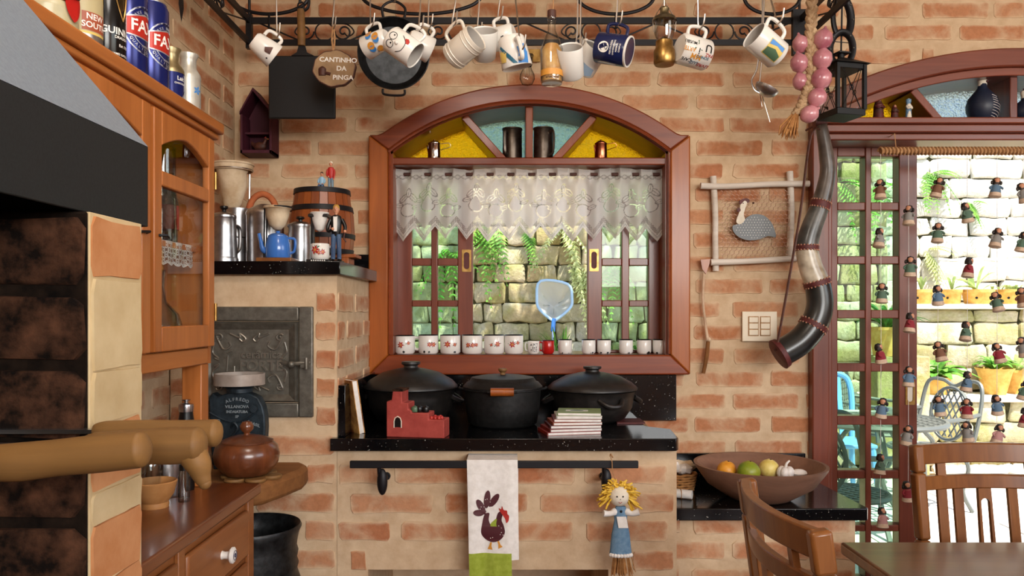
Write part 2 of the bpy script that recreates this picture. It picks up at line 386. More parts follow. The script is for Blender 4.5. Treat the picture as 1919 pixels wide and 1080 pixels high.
K['pebble'] = mottled('white_pebble', '#b7ab9c', '#efe9df', 7, .8, 0, .1)
K['leaf'] = leafy('fresh_leaf', '#3d7a2a', '#7fb04a'); K['leaf2'] = leafy('pale_leaf', '#8aa860', '#c9d89a'); K['fern'] = leafy('fern_green', '#4f9330', '#9ac85a'); K['darkleaf'] = leafy('dark_leaf', '#1f4a1e', '#3f7a35')
K['fernpale'] = leafy('dry_fern', '#b3bf7a', '#dfe3a8')
K['whitemetal'] = mat_new('weathered_grey_iron', '#666964', .5, .3)
K['orangefruit'] = mottled('orange_peel', '#d98a1e', '#e7a53a', 90, .4, 0, .15); K['limefruit'] = mottled('green_orange_peel', '#6f8a1e', '#a8a02c', 12, .4, 0, .05)
K['lemonfruit'] = mottled('lemon_peel', '#d9c05c', '#e8d68c', 40, .45, 0, .1); K['garlic'] = mottled('garlic_skin', '#d8cfc6', '#eee8e2', 30, .5, 0, .1)
def stonemat(name, cols, moss, mossk, pale, dark):
    sm = mat_new(name, cols[0], .95, 0, .15); sv = coords(sm); s1 = noise(sm, sv, 4.5, 7, .65); s2 = noise(sm, sv, 2.2, 4, .6, .4); s3 = noise(sm, sv, 30, 6, .7)
    so = N(sm, 'ObjectInfo'); sb = ramp(sm, so.outputs['Random'], [(i / (len(cols) - 1), c) for i, c in enumerate(cols)])
    sc_ = mixc(sm, ramp(sm, s1, [(.42, (0, 0, 0)), (.62, (mossk,) * 3)]), sb, moss); sc_ = mixc(sm, ramp(sm, s2, [(.52, (0, 0, 0)), (.7, (.8, .8, .8))]), sc_, pale)
    sc_ = mixc(sm, .45, sc_, ramp(sm, s3, [(.3, dark), (.65, (1, 1, 1))]), 'MULTIPLY'); setc(sm, sc_); bump(sm, s3, .6, .02); return sm
K['stone'] = stonemat('mossy_stone', ['#b5a47c', '#c7bc9c', '#a69668', '#d2c4aa', '#bfa878'], '#9c9a58', .75, '#dcd6c4', (.35, .33, .28))
K['sunlitstone'] = stonemat('sunlit_white_stone', ['#d9d2c4', '#e2dcd0', '#cfc8b8', '#e6e0d6', '#dcd4c2'], '#c9c4a8', .4, '#efece4', (.55, .53, .5))  # wall stone whitened in colour to paint the sun glare by the doorway
K['stonejoint'] = mottled('earth_joint', '#2a2718', '#4d4a30', 20, .98, 0, .4, .1)
# ------------------------------------------------------------------ room shell
XL, YW, XR, YR, ZC = -1.03, 2.9, 3.4, -3.0, 2.95
def brick_mesh(xb0, xb1, xt0, xt1, h, depth, jit, rng, mat, name='brick', inset=.006, dome=0.0):
    P = []
    def e(a, b, ts):
        for t in ts: P.append([a[0] + (b[0] - a[0]) * t + rng.uniform(-jit, jit), a[1] + (b[1] - a[1]) * t + rng.uniform(-jit, jit)])
    bl, br, tr, tl = (xb0, -h / 2), (xb1, -h / 2), (xt1, h / 2), (xt0, h / 2)
    e(bl, br, (.04, .35, .66, .96)); e(br, tr, (.16, .84)); e(tr, tl, (.04, .35, .66, .96)); e(tl, bl, (.16, .84))
    n = len(P); cx = sum(p[0] for p in P) / n; cz = sum(p[1] for p in P) / n
    def ins(k):
        o = []
        for x, z in P:
            d = hypot(x - cx, z - cz); o.append((x - (x - cx) / d * k, z - (z - cz) / d * k * 1.0))
        return o
    mb = MB(); R0 = ins(0); R1 = ins(inset)
    vs = [(x, .006, z) for x, z in R0] + [(x, -depth + rng.uniform(-.0012, .0012), z) for x, z in R1]
    fs = [(i, (i + 1) % n, n + (i + 1) % n, n + i) for i in range(n)]
    if dome:
        R2 = ins(inset * 3.2); vs += [(x, -depth - dome * rng.uniform(.5, 1.2), z) for x, z in R2]
        fs += [(n + i, n + (i + 1) % n, 2 * n + (i + 1) % n, 2 * n + i) for i in range(n)] + [tuple(range(2 * n, 3 * n))]
    else: fs.append(tuple(range(n, 2 * n)))
    mb.add(vs, fs); return mb.mesh(name, mat, 50)
rb = random.Random(3)
BL, BH, BP, BR = .257, .0615, .282, .0864
ZB = 2.1006
full = [brick_mesh(-BL / 2, BL / 2, -BL / 2, BL / 2, BH, .0028, .0030, rb, K['brick']) for _ in range(10)]
def put_brick(me, loc, rot, parent, jz=.002):
    o = bpy.data.objects.new('brick', me); col.objects.link(o); o.parent = parent
    o.location = V(loc) - V(parent.location); o.rotation_euler = (rb.uniform(-.004, .004), rb.uniform(-.008, .008), rot); return o
def lay(parent, x0, x1, z0, z1, place, bounds, off=-.576, mat=None, meshes=None, rot=0.0, zref=ZB):
    """running-bond courses; bounds(z) gives the free intervals at a height"""
    k0 = int(math.floor((z0 - zref) / BR)); k1 = int(math.ceil((z1 - zref) / BR))
    for k in range(k0, k1 + 1):
        zc = zref + k * BR + rb.uniform(-.002, .002); zb, zt = zc - BH / 2, zc + BH / 2
        if zc < z0 or zc > z1: continue
        B0, B1 = bounds(zb), bounds(zt)
        if len(B0) != len(B1): B0 = B1 = (B0 if len(B0) > len(B1) else B1)
        st = off + (BP / 2 if k % 2 else 0)
        i = int(math.floor((x0 - st) / BP)) - 1
        while st + i * BP < x1:
            a = st + i * BP + rb.uniform(-.008, .008); b = a + BL * rb.uniform(.95, 1.02); i += 1
            for (l0, r0), (l1, r1) in zip(B0, B1):
                q0, q1 = max(a, l0), min(b, r0); t0, t1 = max(a, l1), min(b, r1)
                if (q1 - q0) + (t1 - t0) < .06 or q1 <= q0 or t1 <= t0: continue
                if abs(q0 - a) + abs(q1 - b) + abs(t0 - a) + abs(t1 - b) < 1e-6:
                    put_brick(rb.choice(meshes or full), place((a + b) / 2, zc), rot, parent)
                else:
                    c = (q0 + q1) / 2
                    put_brick(brick_mesh(q0 - c, q1 - c, t0 - c, t1 - c, BH, .0028, .003, rb, mat or K['brick']), place(c, zc), rot, parent)
# window and door opening geometry (metres)
WX, WZ, WRI, WRO = .0733, 1.3446, .8356, .893
WI, WO = .5207, .595                     # half widths inside / outside the casing
DX, DZ, DRI, DRO = 1.887, .80, 1.509, 1.578
DI, DO = .705, .768
def w_half(z):
    if z < 1.20: return None
    if z < 2.03: return .556
    d = .880 ** 2 - (z - WZ) ** 2
    return sqrt(d) if d > 0 else None
def d_half(z):
    if z < 2.16: return .737
    d = 1.556 ** 2 - (z - DZ) ** 2
    return sqrt(d) if d > 0 else None
def free_back(z):
    w, d = w_half(z), d_half(z); x0, x1 = XL + .01, 3.3; cuts = []
    if w is not None: cuts.append((WX - w, WX + w))
    if d is not None: cuts.append((DX - d, DX + d))
    out = []; a = x0
    for l, r in cuts: out.append((a, l)); a = r
    out.append((a, x1)); return out
def arcpts(cx, cz, R, half, n=28):
    a = math.asin(half / R); return [(cx + R * sin(-a + 2 * a * i / n), cz + R * cos(-a + 2 * a * i / n)) for i in range(n + 1)]
def band(mb, A, B, y0, y1):
    """solid strip between two curves A (below) and B (above) given as (x, z)"""
    n = len(A); vs = [(x, y, z) for y in (y0, y1) for x, z in list(A) + list(B)]; q = 2 * n; fs = []
    for i in range(n - 1):
        fs += [(i, i + 1, n + i + 1, n + i), (q + i + 1, q + i, q + n + i, q + n + i + 1), (i + 1, i, q + i, q + i + 1), (n + i, n + i + 1, q + n + i + 1, q + n + i)]
    fs += [(0, n, q + n, q), (n - 1, q + n - 1, q + 2 * n - 1, 2 * n - 1)]
    return mb.add(vs, fs)
YB = 3.12
m = MB()
wl, wr, dl, dr = WX - .55, WX + .55, DX - .737, DX + .737
m.box((XL - .15, YW, 0), (wl, YB, ZC)); m.box((wl, YW, 0), (wr, YB, 1.20)); m.box((wr, YW, 0), (dl, YB, ZC)); m.box((dr, YW, 0), (XR, YB, ZC))
A = arcpts(WX, WZ, .864, .55); band(m, [(wl, A[0][1])] + A[1:-1] + [(wr, A[-1][1])], [(x, ZC) for x, z in A], YW, YB)
A = arcpts(DX, DZ, 1.543, .737); band(m, A, [(x, ZC) for x, z in A], YW, YB)
wall_back = tag(m.build('wall_back', K['mortar'], sharp=30), kind='structure')
lay(wall_back, XL, 2.2, .72, 2.66, lambda x, z: (x, YW, z), free_back)
m = MB(); m.box((XL - .15, YR, 0), (XL, YW, ZC)); wall_left = tag(m.build('wall_left', K['mortar']), kind='structure')
lay(wall_left, 1.25, 2.9, .95, 2.66, lambda x, z: (XL, x, z), lambda z: [(1.2, 2.885)], off=.1, rot=pi / 2)
K['plainwall'] = mottled('brick_toned_plaster', '#b58a68', '#c79c7a', 12, .95, 0, .2, .1)
m = MB(); m.box((XR, YR, 0), (XR + .1, YW, 1.5)); m.box((XR, YR, 2.8), (XR + .1, YW, ZC)); m.box((XR, YR, 1.5), (XR + .1, -.95, 2.8)); m.box((XR, 1.15, 1.5), (XR + .1, YW, 2.8))
tag(m.build('wall_right', K['plainwall']), kind='structure')
m = MB(); m.box((XL, YR - .1, 0), (XR, YR, 1.3)); m.box((XL, YR - .1, 2.85), (XR, YR, ZC)); m.box((XL, YR - .1, 1.3), (.5, YR, 2.85)); m.box((3.25, YR - .1, 1.3), (XR, YR, 2.85))
tag(m.build('wall_rear', K['plainwall']), kind='structure')
K['floortile'] = mottled('terracotta_floor', '#4d2a1b', '#5e3524', 5, .5, 0, .1)
K['ceil'] = wood('ceiling_boards', '#cbb596', '#ddcbb0', 0, .6)
m = MB(); m.box((XL - .15, YR - .1, -.08), (XR + .1, YB, 0)); tag(m.build('floor', K['floortile']), kind='structure')
m = MB(); m.box((XL - .15, YR - .1, ZC), (XR + .1, YB + .15, ZC + .08)); tag(m.build('ceiling', K['ceil']), kind='structure')
# ------------------------------------------------------------------ window
def sash(parent, name, x0, x1, z0, z1, xs, zs, y0, y1, mat, glass, yg):
    m = MB(); px = x0
    for a, b in xs: m.box((px, y0, z0), (a, y1, z1)); px = b
    m.box((px, y0, z0), (x1, y1, z1))
    for a, b in xs:
        pz = z0
        for c, d in zs: m.box((a, y0 + .003, pz), (b, y1 - .003, c)); pz = d
        m.box((a, y0 + .003, pz), (b, y1 - .003, z1))
    s = m.build(name, mat, parent, .003)
    for a, b in xs:
        for c, d in zs: MB().box((a - .003, yg, c - .003), (b + .003, yg + .004, d + .003)).build('pane', glass, s)
    return s
def flush_pull(parent, cx, cz, y, w=.036, h=.086):
    o = MB()
    hole = [(cx + (.011) * cos(t), cz + (.022 if sin(t) >= 0 else -.022) + .011 * sin(t)) for t in [2 * pi * k / 24 + .001 for k in range(24)]]
    outer = []
    for x, z in hole:
        dx, dz = x - cx, z - cz; k = min((w / 2) / max(abs(dx), 1e-6), (h / 2) / max(abs(dz), 1e-6)); outer.append((cx + dx * k, cz + dz * k))
    band(o, hole + hole[:1], outer + outer[:1], y - .004, y)
    p = o.build('flush_pull', K['brass'], parent, label='brass flush pull')
    return p
win = thing('window_1', 'arched window with red wood casing and coloured fanlight panes', None, (WX, YW, 1.2), kind='structure')
yc = 2.858
inn = arcpts(WX, WZ, WRI, WI, 32); outp = arcpts(WX, WZ, WRO, .533, 32); zi = inn[0][1]
fl = [((p_ - 955) / 505, CZ - (q_ - CY) / 505) for p_, q_ in ((692, 254), (708, 254), (717, 250.6), (728, 243.5))]; mid = arcpts(WX, WZ, WRO + .006, .500, 28)
outp = fl + mid + [(2 * WX - x, z) for x, z in fl[::-1]]; iw = arcpts(WX, WZ, WRI, .500, 28); e0, e1 = inn[0], iw[0]
inn2 = [(e0[0] + (e1[0] - e0[0]) * k / 4, WZ + sqrt(WRI ** 2 - (e0[0] + (e1[0] - e0[0]) * k / 4 - WX) ** 2)) for k in range(4)]; inn_c = inn2 + iw + [(2 * WX - x, z) for x, z in inn2[::-1]]
m = MB(win); band(m, inn_c, outp, yc, YW + .01); m.build('casing_arch', K['redwood_x'], win, .006)
for s in (-1, 1):
    m = MB(win); a, b = WX + s * WI, WX + s * WO
    P = [(a, 1.2416), (a, zi), (b, 2.055), (b, 1.168)]; m.prism(P, yc, YW + .01); m.build('casing_side', K['orangewood'], win, .006)
    m = MB(win); m.box((a - s * .014, YW - .02, 1.235), (a, YB + .01, zi)); m.build('lining_side', K['redwood'], win)
m = MB(win); m.prism([(WX - WO, 1.168), (WX - WI, 1.2416), (WX + WI, 1.2416), (WX + WO, 1.168)], yc, YW + .01); m.build('casing_bottom', K['redwood_x'], win, .006)
m = MB(win); band(m, arcpts(WX, WZ, WRI - .013, WI - .008, 32), inn, YW - .02, YB + .01); m.build('lining_arch', K['redwood_x'], win)
m = MB(win)
m.tube([(x, yc - .001, z - .006) for x, z in inn], .006, 6); m.tube([(WX - WI + .004, yc, 1.245), (WX - WI + .004, yc, zi)], .005, 6); m.tube([(WX + WI - .004, yc, 1.245), (WX + WI - .004, yc, zi)], .005, 6)
m.build('casing_bead', K['redwood_x'], win)
m = MB(win); m.box((WX - WI, YW - .03, 1.206), (WX + WI, YB + .03, 1.2416)); m.build('sill_board', K['redwood_x'], win, .003)
ZS = 1.977
m = MB(win); m.box((WX - WI + .002, YW - .015, ZS - .028), (WX + WI - .002, YB, ZS)); m.build('shelf_board', K['redwood_x'], win, .004)
OX, OZ = WX, 1.862
def ray(a, R, cx=WX, cz=WZ, ox=OX, oz=OZ, zs=ZS):
    d = (cos(a), sin(a)); t0 = (zs - oz) / d[1]
    ex, ez = ox - cx, oz - cz; bb = ex * d[0] + ez * d[1]; t1 = -bb + sqrt(bb * bb - (ex * ex + ez * ez - R * R))
    return (ox + d[0] * t0, zs), (ox + d[0] * t1, oz + d[1] * t1)
for a in (132, 90, 48):
    p, q = ray(radians(a), WRI - .012); d = V((q[0] - p[0], q[1] - p[1])).normalized(); w = .014; nx, nz = -d.y * w, d.x * w
    if a != 90:
        k = w / d.y; P = [(p[0] - k, p[1]), (p[0] + k, p[1])]
    else: P = [(p[0] - w, p[1]), (p[0] + w, p[1])]
    P += [(q[0] - nx, q[1] - nz), (q[0] + nx, q[1] + nz)]
    m = MB(win); m.prism(P, YW - .005, YB - .01); m.build('mullion', K['redwood'], win, .003)
def fan_pane(a0, a1, R, yg, parent, mat, cx=WX, cz=WZ, ox=OX, oz=OZ, zs=ZS, lim=WI):
    def arc_at(x): return (x, cz + sqrt(R * R - (x - cx) ** 2))
    def ends(a):
        if a is None: return None
        return ray(radians(a), R, cx, cz, ox, oz, zs)
    e0, e1 = ends(a0), ends(a1)
    xl0, xl1 = (e0[0][0], e0[1][0]) if e0 else (cx - lim, cx - lim); xr0, xr1 = (e1[0][0], e1[1][0]) if e1 else (cx + lim, cx + lim)
    n = 10; top = [arc_at(xl1 + (xr1 - xl1) * i / n) for i in range(n + 1)]; bot = [(xl0 + (xr0 - xl0) * i / n, zs - .003) for i in range(n + 1)]
    top = [(x, max(z, zs + .002)) for x, z in top]
    m = MB(parent); band(m, bot, top, yg, yg + .004); return m.build('glass_pane', mat, parent, sharp=20)
YG = 3.095
for a0, a1, g in ((None, 132, 'yglass'), (132, 90, 'bglass'), (90, 48, 'bglass'), (48, None, 'yglass')):
    fan_pane(a0, a1, WRI - .005, YG, win, K[g], lim=WI - .004)
sx = lambda p: (p - CX) / 483.0
sz = lambda p: CZ - (p - CY) / 483.0
zs_ = [(sz(656), sz(575)), (sz(563), sz(498)), (sz(484), sz(418)), (sz(405), sz(340))]
zs_ = [(a, b) for a, b in zs_]
l = sash(win, 'sash', sx(741), sx(886), 1.2416, 1.945, [(sx(772), sx(808)), (sx(820), sx(858))], zs_, 3.0, 3.04, K['doorwood'], K['pane'], 3.028)
r = sash(win, 'sash', sx(1101), sx(1246), 1.2416, 1.945, [(sx(1128), sx(1165)), (sx(1179), sx(1215))], zs_, 3.0, 3.04, K['doorwood'], K['pane'], 3.028)
for s in (l, r): s.location = (0, 0, 0)
for o in list(bpy.data.objects):       # shapes above were drawn in room coordinates: bring each into its window's frame
    pass
flush_pull(l, sx(874.5), sz(489), 3.0); flush_pull(r, sx(1113), sz(488), 3.0)
def into(o, root):
    """a piece drawn in room coordinates becomes local to its root"""
    for c in [o]: c.location = V(c.location) - V(root.location)
into(l, win); into(r, win)
for s in (l, r):
    m = MB()
    cx_ = sx(874.5) if s is l else sx(1113); cz_ = sz(489)
    m.box((cx_ - .013, 2.9992, cz_ - .034), (cx_ + .013, 2.9998, cz_ + .034)); m.build('pull_recess', K['maroon'], s)
# ------------------------------------------------------------------ door
door = thing('door_1', 'arched garden door with red wood frame, fanlight and glazed sash', None, (DX, YW, 0), kind='structure')
inn = arcpts(DX, DZ, DRI, DI, 36); outp = arcpts(DX, DZ, DRO, DO, 36); zi = inn[0][1]
m = MB(door); band(m, inn, outp, yc, YW + .01); m.build('casing_arch', K['doorwood_x'], door, .006)
m = MB(door); band(m, arcpts(DX, DZ, DRI - .03, DI - .01, 36), inn, yc + .015, YB + .01); m.build('lining_arch', K['doorwood_x'], door, .003)
for s in (-1, 1):
    m = MB(door); m.box((DX + s * DI, yc, 0), (DX + s * DO, YW + .01, zi + .03)); m.box((DX + s * DI, YW - .02, 0), (DX + s * (DI - .02), YB + .01, zi)); m.build('casing_side', K['doorwood'], door, .005)
ZT = 2.113
m = MB(door); m.box((DX - .76, 2.825, ZT - .024), (DX + .76, YB, ZT)); m.box((DX - .75, 2.835, ZT - .054), (DX + .75, YB, ZT - .024)); m.box((DX - .745, 2.85, ZT - .08), (DX + .745, YB, ZT - .054))
m.build('transom_shelf', K['doorwood_x'], door, .005)
dox, doz = DX, 1.80
for a in (131, 90, 49):
    p, q = ray(radians(a), DRI - .028, DX, DZ, dox, doz, ZT); d = V((q[0] - p[0], q[1] - p[1])).normalized(); w = .014; nx, nz = -d.y * w, d.x * w; k = w / d.y
    m = MB(door); m.prism([(p[0] - k, p[1]), (p[0] + k, p[1]), (q[0] - nx, q[1] - nz), (q[0] + nx, q[1] + nz)], YW - .005, YB - .01); m.build('mullion', K['doorwood'], door, .003)
for a0, a1, g in ((None, 131, 'yglass'), (131, 90, 'bglass2'), (90, 49, 'bglass2'), (49, None, 'yglass')):
    fan_pane(a0, a1, DRI - .02, 3.07, door, K[g], DX, DZ, dox, doz, ZT, DI - .02)
Yd = 2.985; sd = F / Yd
dx_ = lambda p: (p - CX) / sd
dz_ = lambda p: CZ - (p - CY) / sd
rows = [(dz_(b), dz_(a)) for a, b in ((1099, 1180), (997, 1084), (898, 985), (797, 882), (697, 780), (597, 681), (495, 581), (394, 480), (293, 379))]
rows = sorted(rows)
ds = sash(door, 'sash', dx_(1551), dx_(1719), .02, ZT - .075, [(dx_(1570), dx_(1622)), (dx_(1633), dx_(1685))], rows, Yd, Yd + .055, K['doorwood'], K['pane'], Yd + .044)
flush_pull(ds, dx_(1705), dz_(737), Yd, .037, .09)
MB().box((dx_(1705) - .013, Yd - .0008, dz_(737) - .034), (dx_(1705) + .013, Yd - .0002, dz_(737) + .034)).build('pull_recess', K['cream'], ds)
into(ds, door)
# ------------------------------------------------------------------ brick oven and counter block
YO = 2.335
oven = thing('masonry_oven', 'brick wood oven block with cast iron door in the left corner', 'oven', (-.78, YO, 0))
m = MB(oven); m.box((XL + .006, YO, 0), (-.521, YW - .006, 1.512)); m.build('masonry', K['mortar'], oven)
def fr_oven(z):
    if 1.07 < z < 1.43: return [(XL + .005, -.978), (-.586, -.524)]
    return [(XL + .005, -.524)]
lay(oven, XL, -.52, .35, 1.50, lambda x, z: (x, YO, z), fr_oven, off=-.62, zref=ZB + .02)
lay(oven, YO, YW, 1.03, 1.50, lambda x, z: (-.52, x, z), lambda z: [(YO + .004, YW - .004)], off=YO - .01, rot=pi / 2, zref=ZB + .02)
m = MB(oven); yf = YO
def rect_ring(mb, x0, x1, z0, z1, w, y0, y1):
    mb.box((x0, y0, z0), (x0 + w, y1, z1)); mb.box((x1 - w, y0, z0), (x1, y1, z1)); mb.box((x0 + w, y0, z0), (x1 - w, y1, z0 + w)); mb.box((x0 + w, y0, z1 - w), (x1 - w, y1, z1))
ox0, ox1, oz0, oz1 = -.971, -.591, 1.083, 1.416
rect_ring(m, ox0, ox1, oz0, oz1, .043, yf - .012, yf + .02)
m.build('door_frame', K['castiron'], oven, .004)
m = MB(oven)
# door plate with a bevelled raised border
i0, i1, j0, j1 = ox0 + .045, ox1 - .045, oz0 + .045, oz1 - .045
def ringq(mb, a, b):
    (x0, x1, z0, z1, y), (X0, X1, Z0, Z1, Y) = a, b
    vs = [(x0, y, z0), (x1, y, z0), (x1, y, z1), (x0, y, z1), (X0, Y, Z0), (X1, Y, Z0), (X1, Y, Z1), (X0, Y, Z1)]
    mb.add(vs, [(0, 1, 5, 4), (1, 2, 6, 5), (2, 3, 7, 6), (3, 0, 4, 7)])
ringq(m, (i0, i1, j0, j1, yf - .004), (i0 + .006, i1 - .006, j0 + .006, j1 - .006, yf - .022)); ringq(m, (i0 + .006, i1 - .006, j0 + .006, j1 - .006, yf - .022), (i0 + .028, i1 - .028, j0 + .024, j1 - .024, yf - .008))
m.add([(i0 + .028, yf - .008, j0 + .024), (i1 - .028, yf - .008, j0 + .024), (i1 - .028, yf - .008, j1 - .024), (i0 + .028, yf - .008, j1 - .024)], [(0, 1, 2, 3)])
odoor = m.build('oven_door', K['castiron'], oven, sharp=25)
def scroll(c, r0, turns, a0, sgn=1, n=26, y=0):
    return [V((c[0] + r0 * (1 - .82 * t) * cos(a0 + sgn * 2 * pi * turns * t), y, c[1] + r0 * (1 - .82 * t) * sin(a0 + sgn * 2 * pi * turns * t))) for t in [k / n for k in range(n + 1)]]
m = MB(oven); mx0, mx1, mz0, mz1 = i0 + .036, i1 - .036, j0 + .032, j1 - .032; cxm, czm = (mx0 + mx1) / 2, (mz0 + mz1) / 2; ys = yf - .0115
for sx_ in (-1, 1):
    for sz_ in (-1, 1):
        q = lambda pts: [(cxm + sx_ * x, ys, czm + sz_ * z) for x, z in pts]
        hw, hh = (mx1 - mx0) / 2, (mz1 - mz0) / 2
        m.tube(q([(hw - .018 + .012 * (1 - .8 * t) * cos(.6 + 7.5 * t), hh - .016 + .012 * (1 - .8 * t) * sin(.6 + 7.5 * t)) for t in [k / 18 for k in range(19)]]), .0028, 6)
        m.tube(q([(p.x, p.z) for p in spl([(hw - .01, 0, hh - .012), (hw - .03, 0, hh - .05), (hw - .052, 0, hh - .042), (hw - .048, 0, hh - .028)], 6)]), .0032, 6)
        m.tube(q([(p.x, p.z) for p in spl([(hw - .004, 0, hh - .03), (hw + .002, 0, hh - .06), (hw - .016, 0, hh - .078), (hw - .004, 0, .012), (hw - .018, 0, .006)], 6)]), .0028, 6)
        m.tube(q([(p.x, p.z) for p in spl([(hw - .05, 0, hh - .004), (hw - .08, 0, hh - .016), (.03, 0, hh - .004), (.012, 0, hh - .018), (.02, 0, hh - .028), (.03, 0, hh - .02)], 6)]), .0028, 6)
letter(m, 'cerâmica', .034, cxm + .036, czm + .022, yf - .0145, 0, .007, 1.0); letter(m, 'FORTE', .044, cxm + .036, czm - .012, yf - .0145, 0, .007, 1.0)
m.tube([(cxm - .065, ys, czm + .02), (cxm - .068, ys, czm - .028), (cxm - .045, ys, czm - .028), (cxm - .045, ys, czm - .012)], .002, 6); m.tube([(cxm - .068, ys, czm + .028), (cxm - .052, ys, czm + .034)], .002, 6)
m.build('door_relief', K['castrelief'], odoor, sharp=30, label='raised scrolls and lettering on the iron door')
m = MB(oven); zl = 1.246
m.tube([(ox1 - .09, yf - .014, zl + .004), (ox1 - .075, yf - .022, zl), (ox1 - .05, yf - .028, zl), (ox1 - .02, yf - .024, zl + .002), (ox1 - .008, yf - .016, zl + .002)], [.008, .007, .006, .007, .007], 8)
m.ball((ox1 - .06, yf - .03, zl - .002), .011, 10, 6); m.box((ox1 - .032, yf - .03, zl - .013), (ox1 - .008, yf - .010, zl + .015)); m.tube([(ox1 - .014, yf - .034, zl - .016), (ox1 - .014, yf - .034, zl + .018)], .0045, 8)
m.build('door_latch', K['castiron'], oven)
# black granite on top of the oven
ZO = 1.552
m = MB(); m.slab([(XL, YO - .03), (-.505, YO - .03), (-.49, YW), (XL, YW)], 1.512, ZO)
gr = solo(m, 'granite_shelf', 'speckled black granite shelf on top of the brick oven', 'shelf', K['granite'], bevel=.002)
m = MB(); m.box((-.63, YW - .022, ZO), (-.505, YW - .002, ZO + .062)); m.build('splash_strip', K['granite'], gr, .001)
# counter block with the firewood opening, and its granite ledge
cnt = thing('masonry_counter', 'brick counter block under the black granite ledge', 'counter', (0, YO, 0))
m = MB(cnt); m.box((-.52, YO, 0), (-.427, YW - .006, .985)); m.box((.298, YO, 0), (.504, YW - .006, .985)); m.box((-.427, YO, .622), (.298, YW - .006, .985)); m.box((-.427, YO + .5, 0), (.298, YW - .006, .622)); m.build('masonry', K['mortar'], cnt)
lay(cnt, -.52, .504, .35, .98, lambda x, z: (x, YO, z), lambda z: [(-.519, .498)] if z > .63 else [(-.519, -.43), (.302, .498)], off=-.62, zref=ZB + .02)
ZG = 1.022
m = MB(); m.slab([(-.535, YO - .028), (.497, YO - .028), (.507, YO - .01), (.52, 2.50), (.45, 2.56), (.46, YW), (-.518, YW), (-.518, YO + .01), (-.535, YO + .01)], .985, ZG)
ledge = solo(m, 'granite_ledge', 'speckled black granite ledge under the window with the black pots', 'ledge', K['granite'], bevel=.002)
m = MB(); m.box((-.50, YW - .024, .996), (.62, YW - .004, 1.166)); m.build('back_splash', K['granite'], ledge, .0015)
m = MB(); m.box((-.518, YO + .004, ZG), (-.497, YW - .006, 1.178)); m.build('side_splash', K['granite'], ledge, .0015)
# low granite shelf by the door
ls = thing('masonry_pier', 'low brick pier under the granite corner shelf beside the door', 'pier', (.8, 2.49, 0))
m = MB(ls); m.box((.512, 2.49, 0), (1.112, YW - .006, .737)); m.build('masonry', K['mortar'], ls)
lay(ls, .512, 1.11, .3, .73, lambda x, z: (x, 2.49, z), lambda z: [(.515, 1.105)], off=.3)
m = MB(); m.slab([(.506, 2.456), (1.135, 2.456), (1.142, 2.466), (1.13, YW - .005), (.506, YW - .005)], .737, .776)
lsh = solo(m, 'granite_corner_shelf', 'polished black granite corner shelf under the wooden fruit bowl', 'shelf', K['granite'], bevel=.003)
m = MB(); m.box((.52, YW - .025, .776), (1.10, YW - .006, .874)); m.build('back_splash', K['granite'], lsh, .0015)
# ------------------------------------------------------------------ barbecue with hood at the left edge
JX, J0, J1 = -.51, .936, 1.067
bbq = thing('barbecue', 'sooty brick barbecue with pale jamb at the left edge', 'barbecue', (-.77, .6, 0))
m = MB(bbq); m.box((XL, J0, 0), (JX, J1, 1.522)); m.box((XL, .05, 0), (-.56, J0, 1.02)); m.box((XL, .0, 0), (JX, .12, 1.522)); m.build('masonry', K['sootmortar'], bbq, .003)
rs = random.Random(9)
for z0, z1 in ((.95, 1.045), (1.057, 1.14), (1.152, 1.235), (1.247, 1.330), (1.342, 1.42), (1.432, 1.515)):
    for a, b in ((XL + .004, -.80), (-.79, JX - .001)):
        c = (a + b) / 2; me = brick_mesh(a - c, b - c, a - c, b - c, z1 - z0, .005, .002, rs, K['sootbrick'], 'soot_brick', .004, .002)
        o = bpy.data.objects.new('brick', me); col.objects.link(o); o.parent = bbq; o.location = V((c, J0, (z0 + z1) / 2)) - V(bbq.location)
K['jambbrick'] = mottled('jamb_orange_brick', '#b67a4e', '#c99266', 12, .9, 0, .2, .1); K['jambcream'] = mottled('jamb_lime_wash', '#bda57c', '#cfba92', 10, .9, 0, .2, .1)
m = MB(bbq); m.box((JX - .012, J0 + .001, .0), (JX + .0015, J1 + .002, 1.5215)); m.build('jamb_plaster', K['jambcream'], bbq, .001)
for p0, p1, mt in ((415, 522, 'jambbrick'), (524, 690, 'jambcream'), (692, 786, 'jambcream'), (788, 905, 'jambbrick'), (907, 965, 'jambcream'), (966, 1075, 'jambbrick'), (1076, 1200, 'jambbrick')):
    zc0, zc1 = CZ - (p1 - CY) * 1.0 / F, CZ - (p0 - CY) * 1.0 / F; h = zc1 - zc0; cy = (J0 + J1) / 2; hw = (J1 - J0) / 2 - .0025
    me = brick_mesh(-hw, hw, -hw, hw, h, .0045, .0012, rs, K[mt], 'jamb_brick', .002)
    o = bpy.data.objects.new('brick', me); col.objects.link(o); o.parent = bbq; o.location = V((JX, cy, (zc0 + zc1) / 2)) - V(bbq.location); o.rotation_euler = (0, 0, pi / 2)
m = MB(bbq); m.cyl((-.68, .1, 1.235), (-.68, J0 + .02, 1.235), .008, n=8); m.cyl((-.95, .1, 1.235), (-.95, J0 + .02, 1.235), .008, n=8); m.build('grill_bar', K['iron'], bbq)
hood = thing('range_hood', 'black sheet metal hood with sloping sides above the barbecue', 'hood', (-.78, .6, 1.52))
hx, hy0, hy1, hz0, hz1 = -.523, .08, 1.12, 1.523, 1.639
m = MB(hood); t = .004
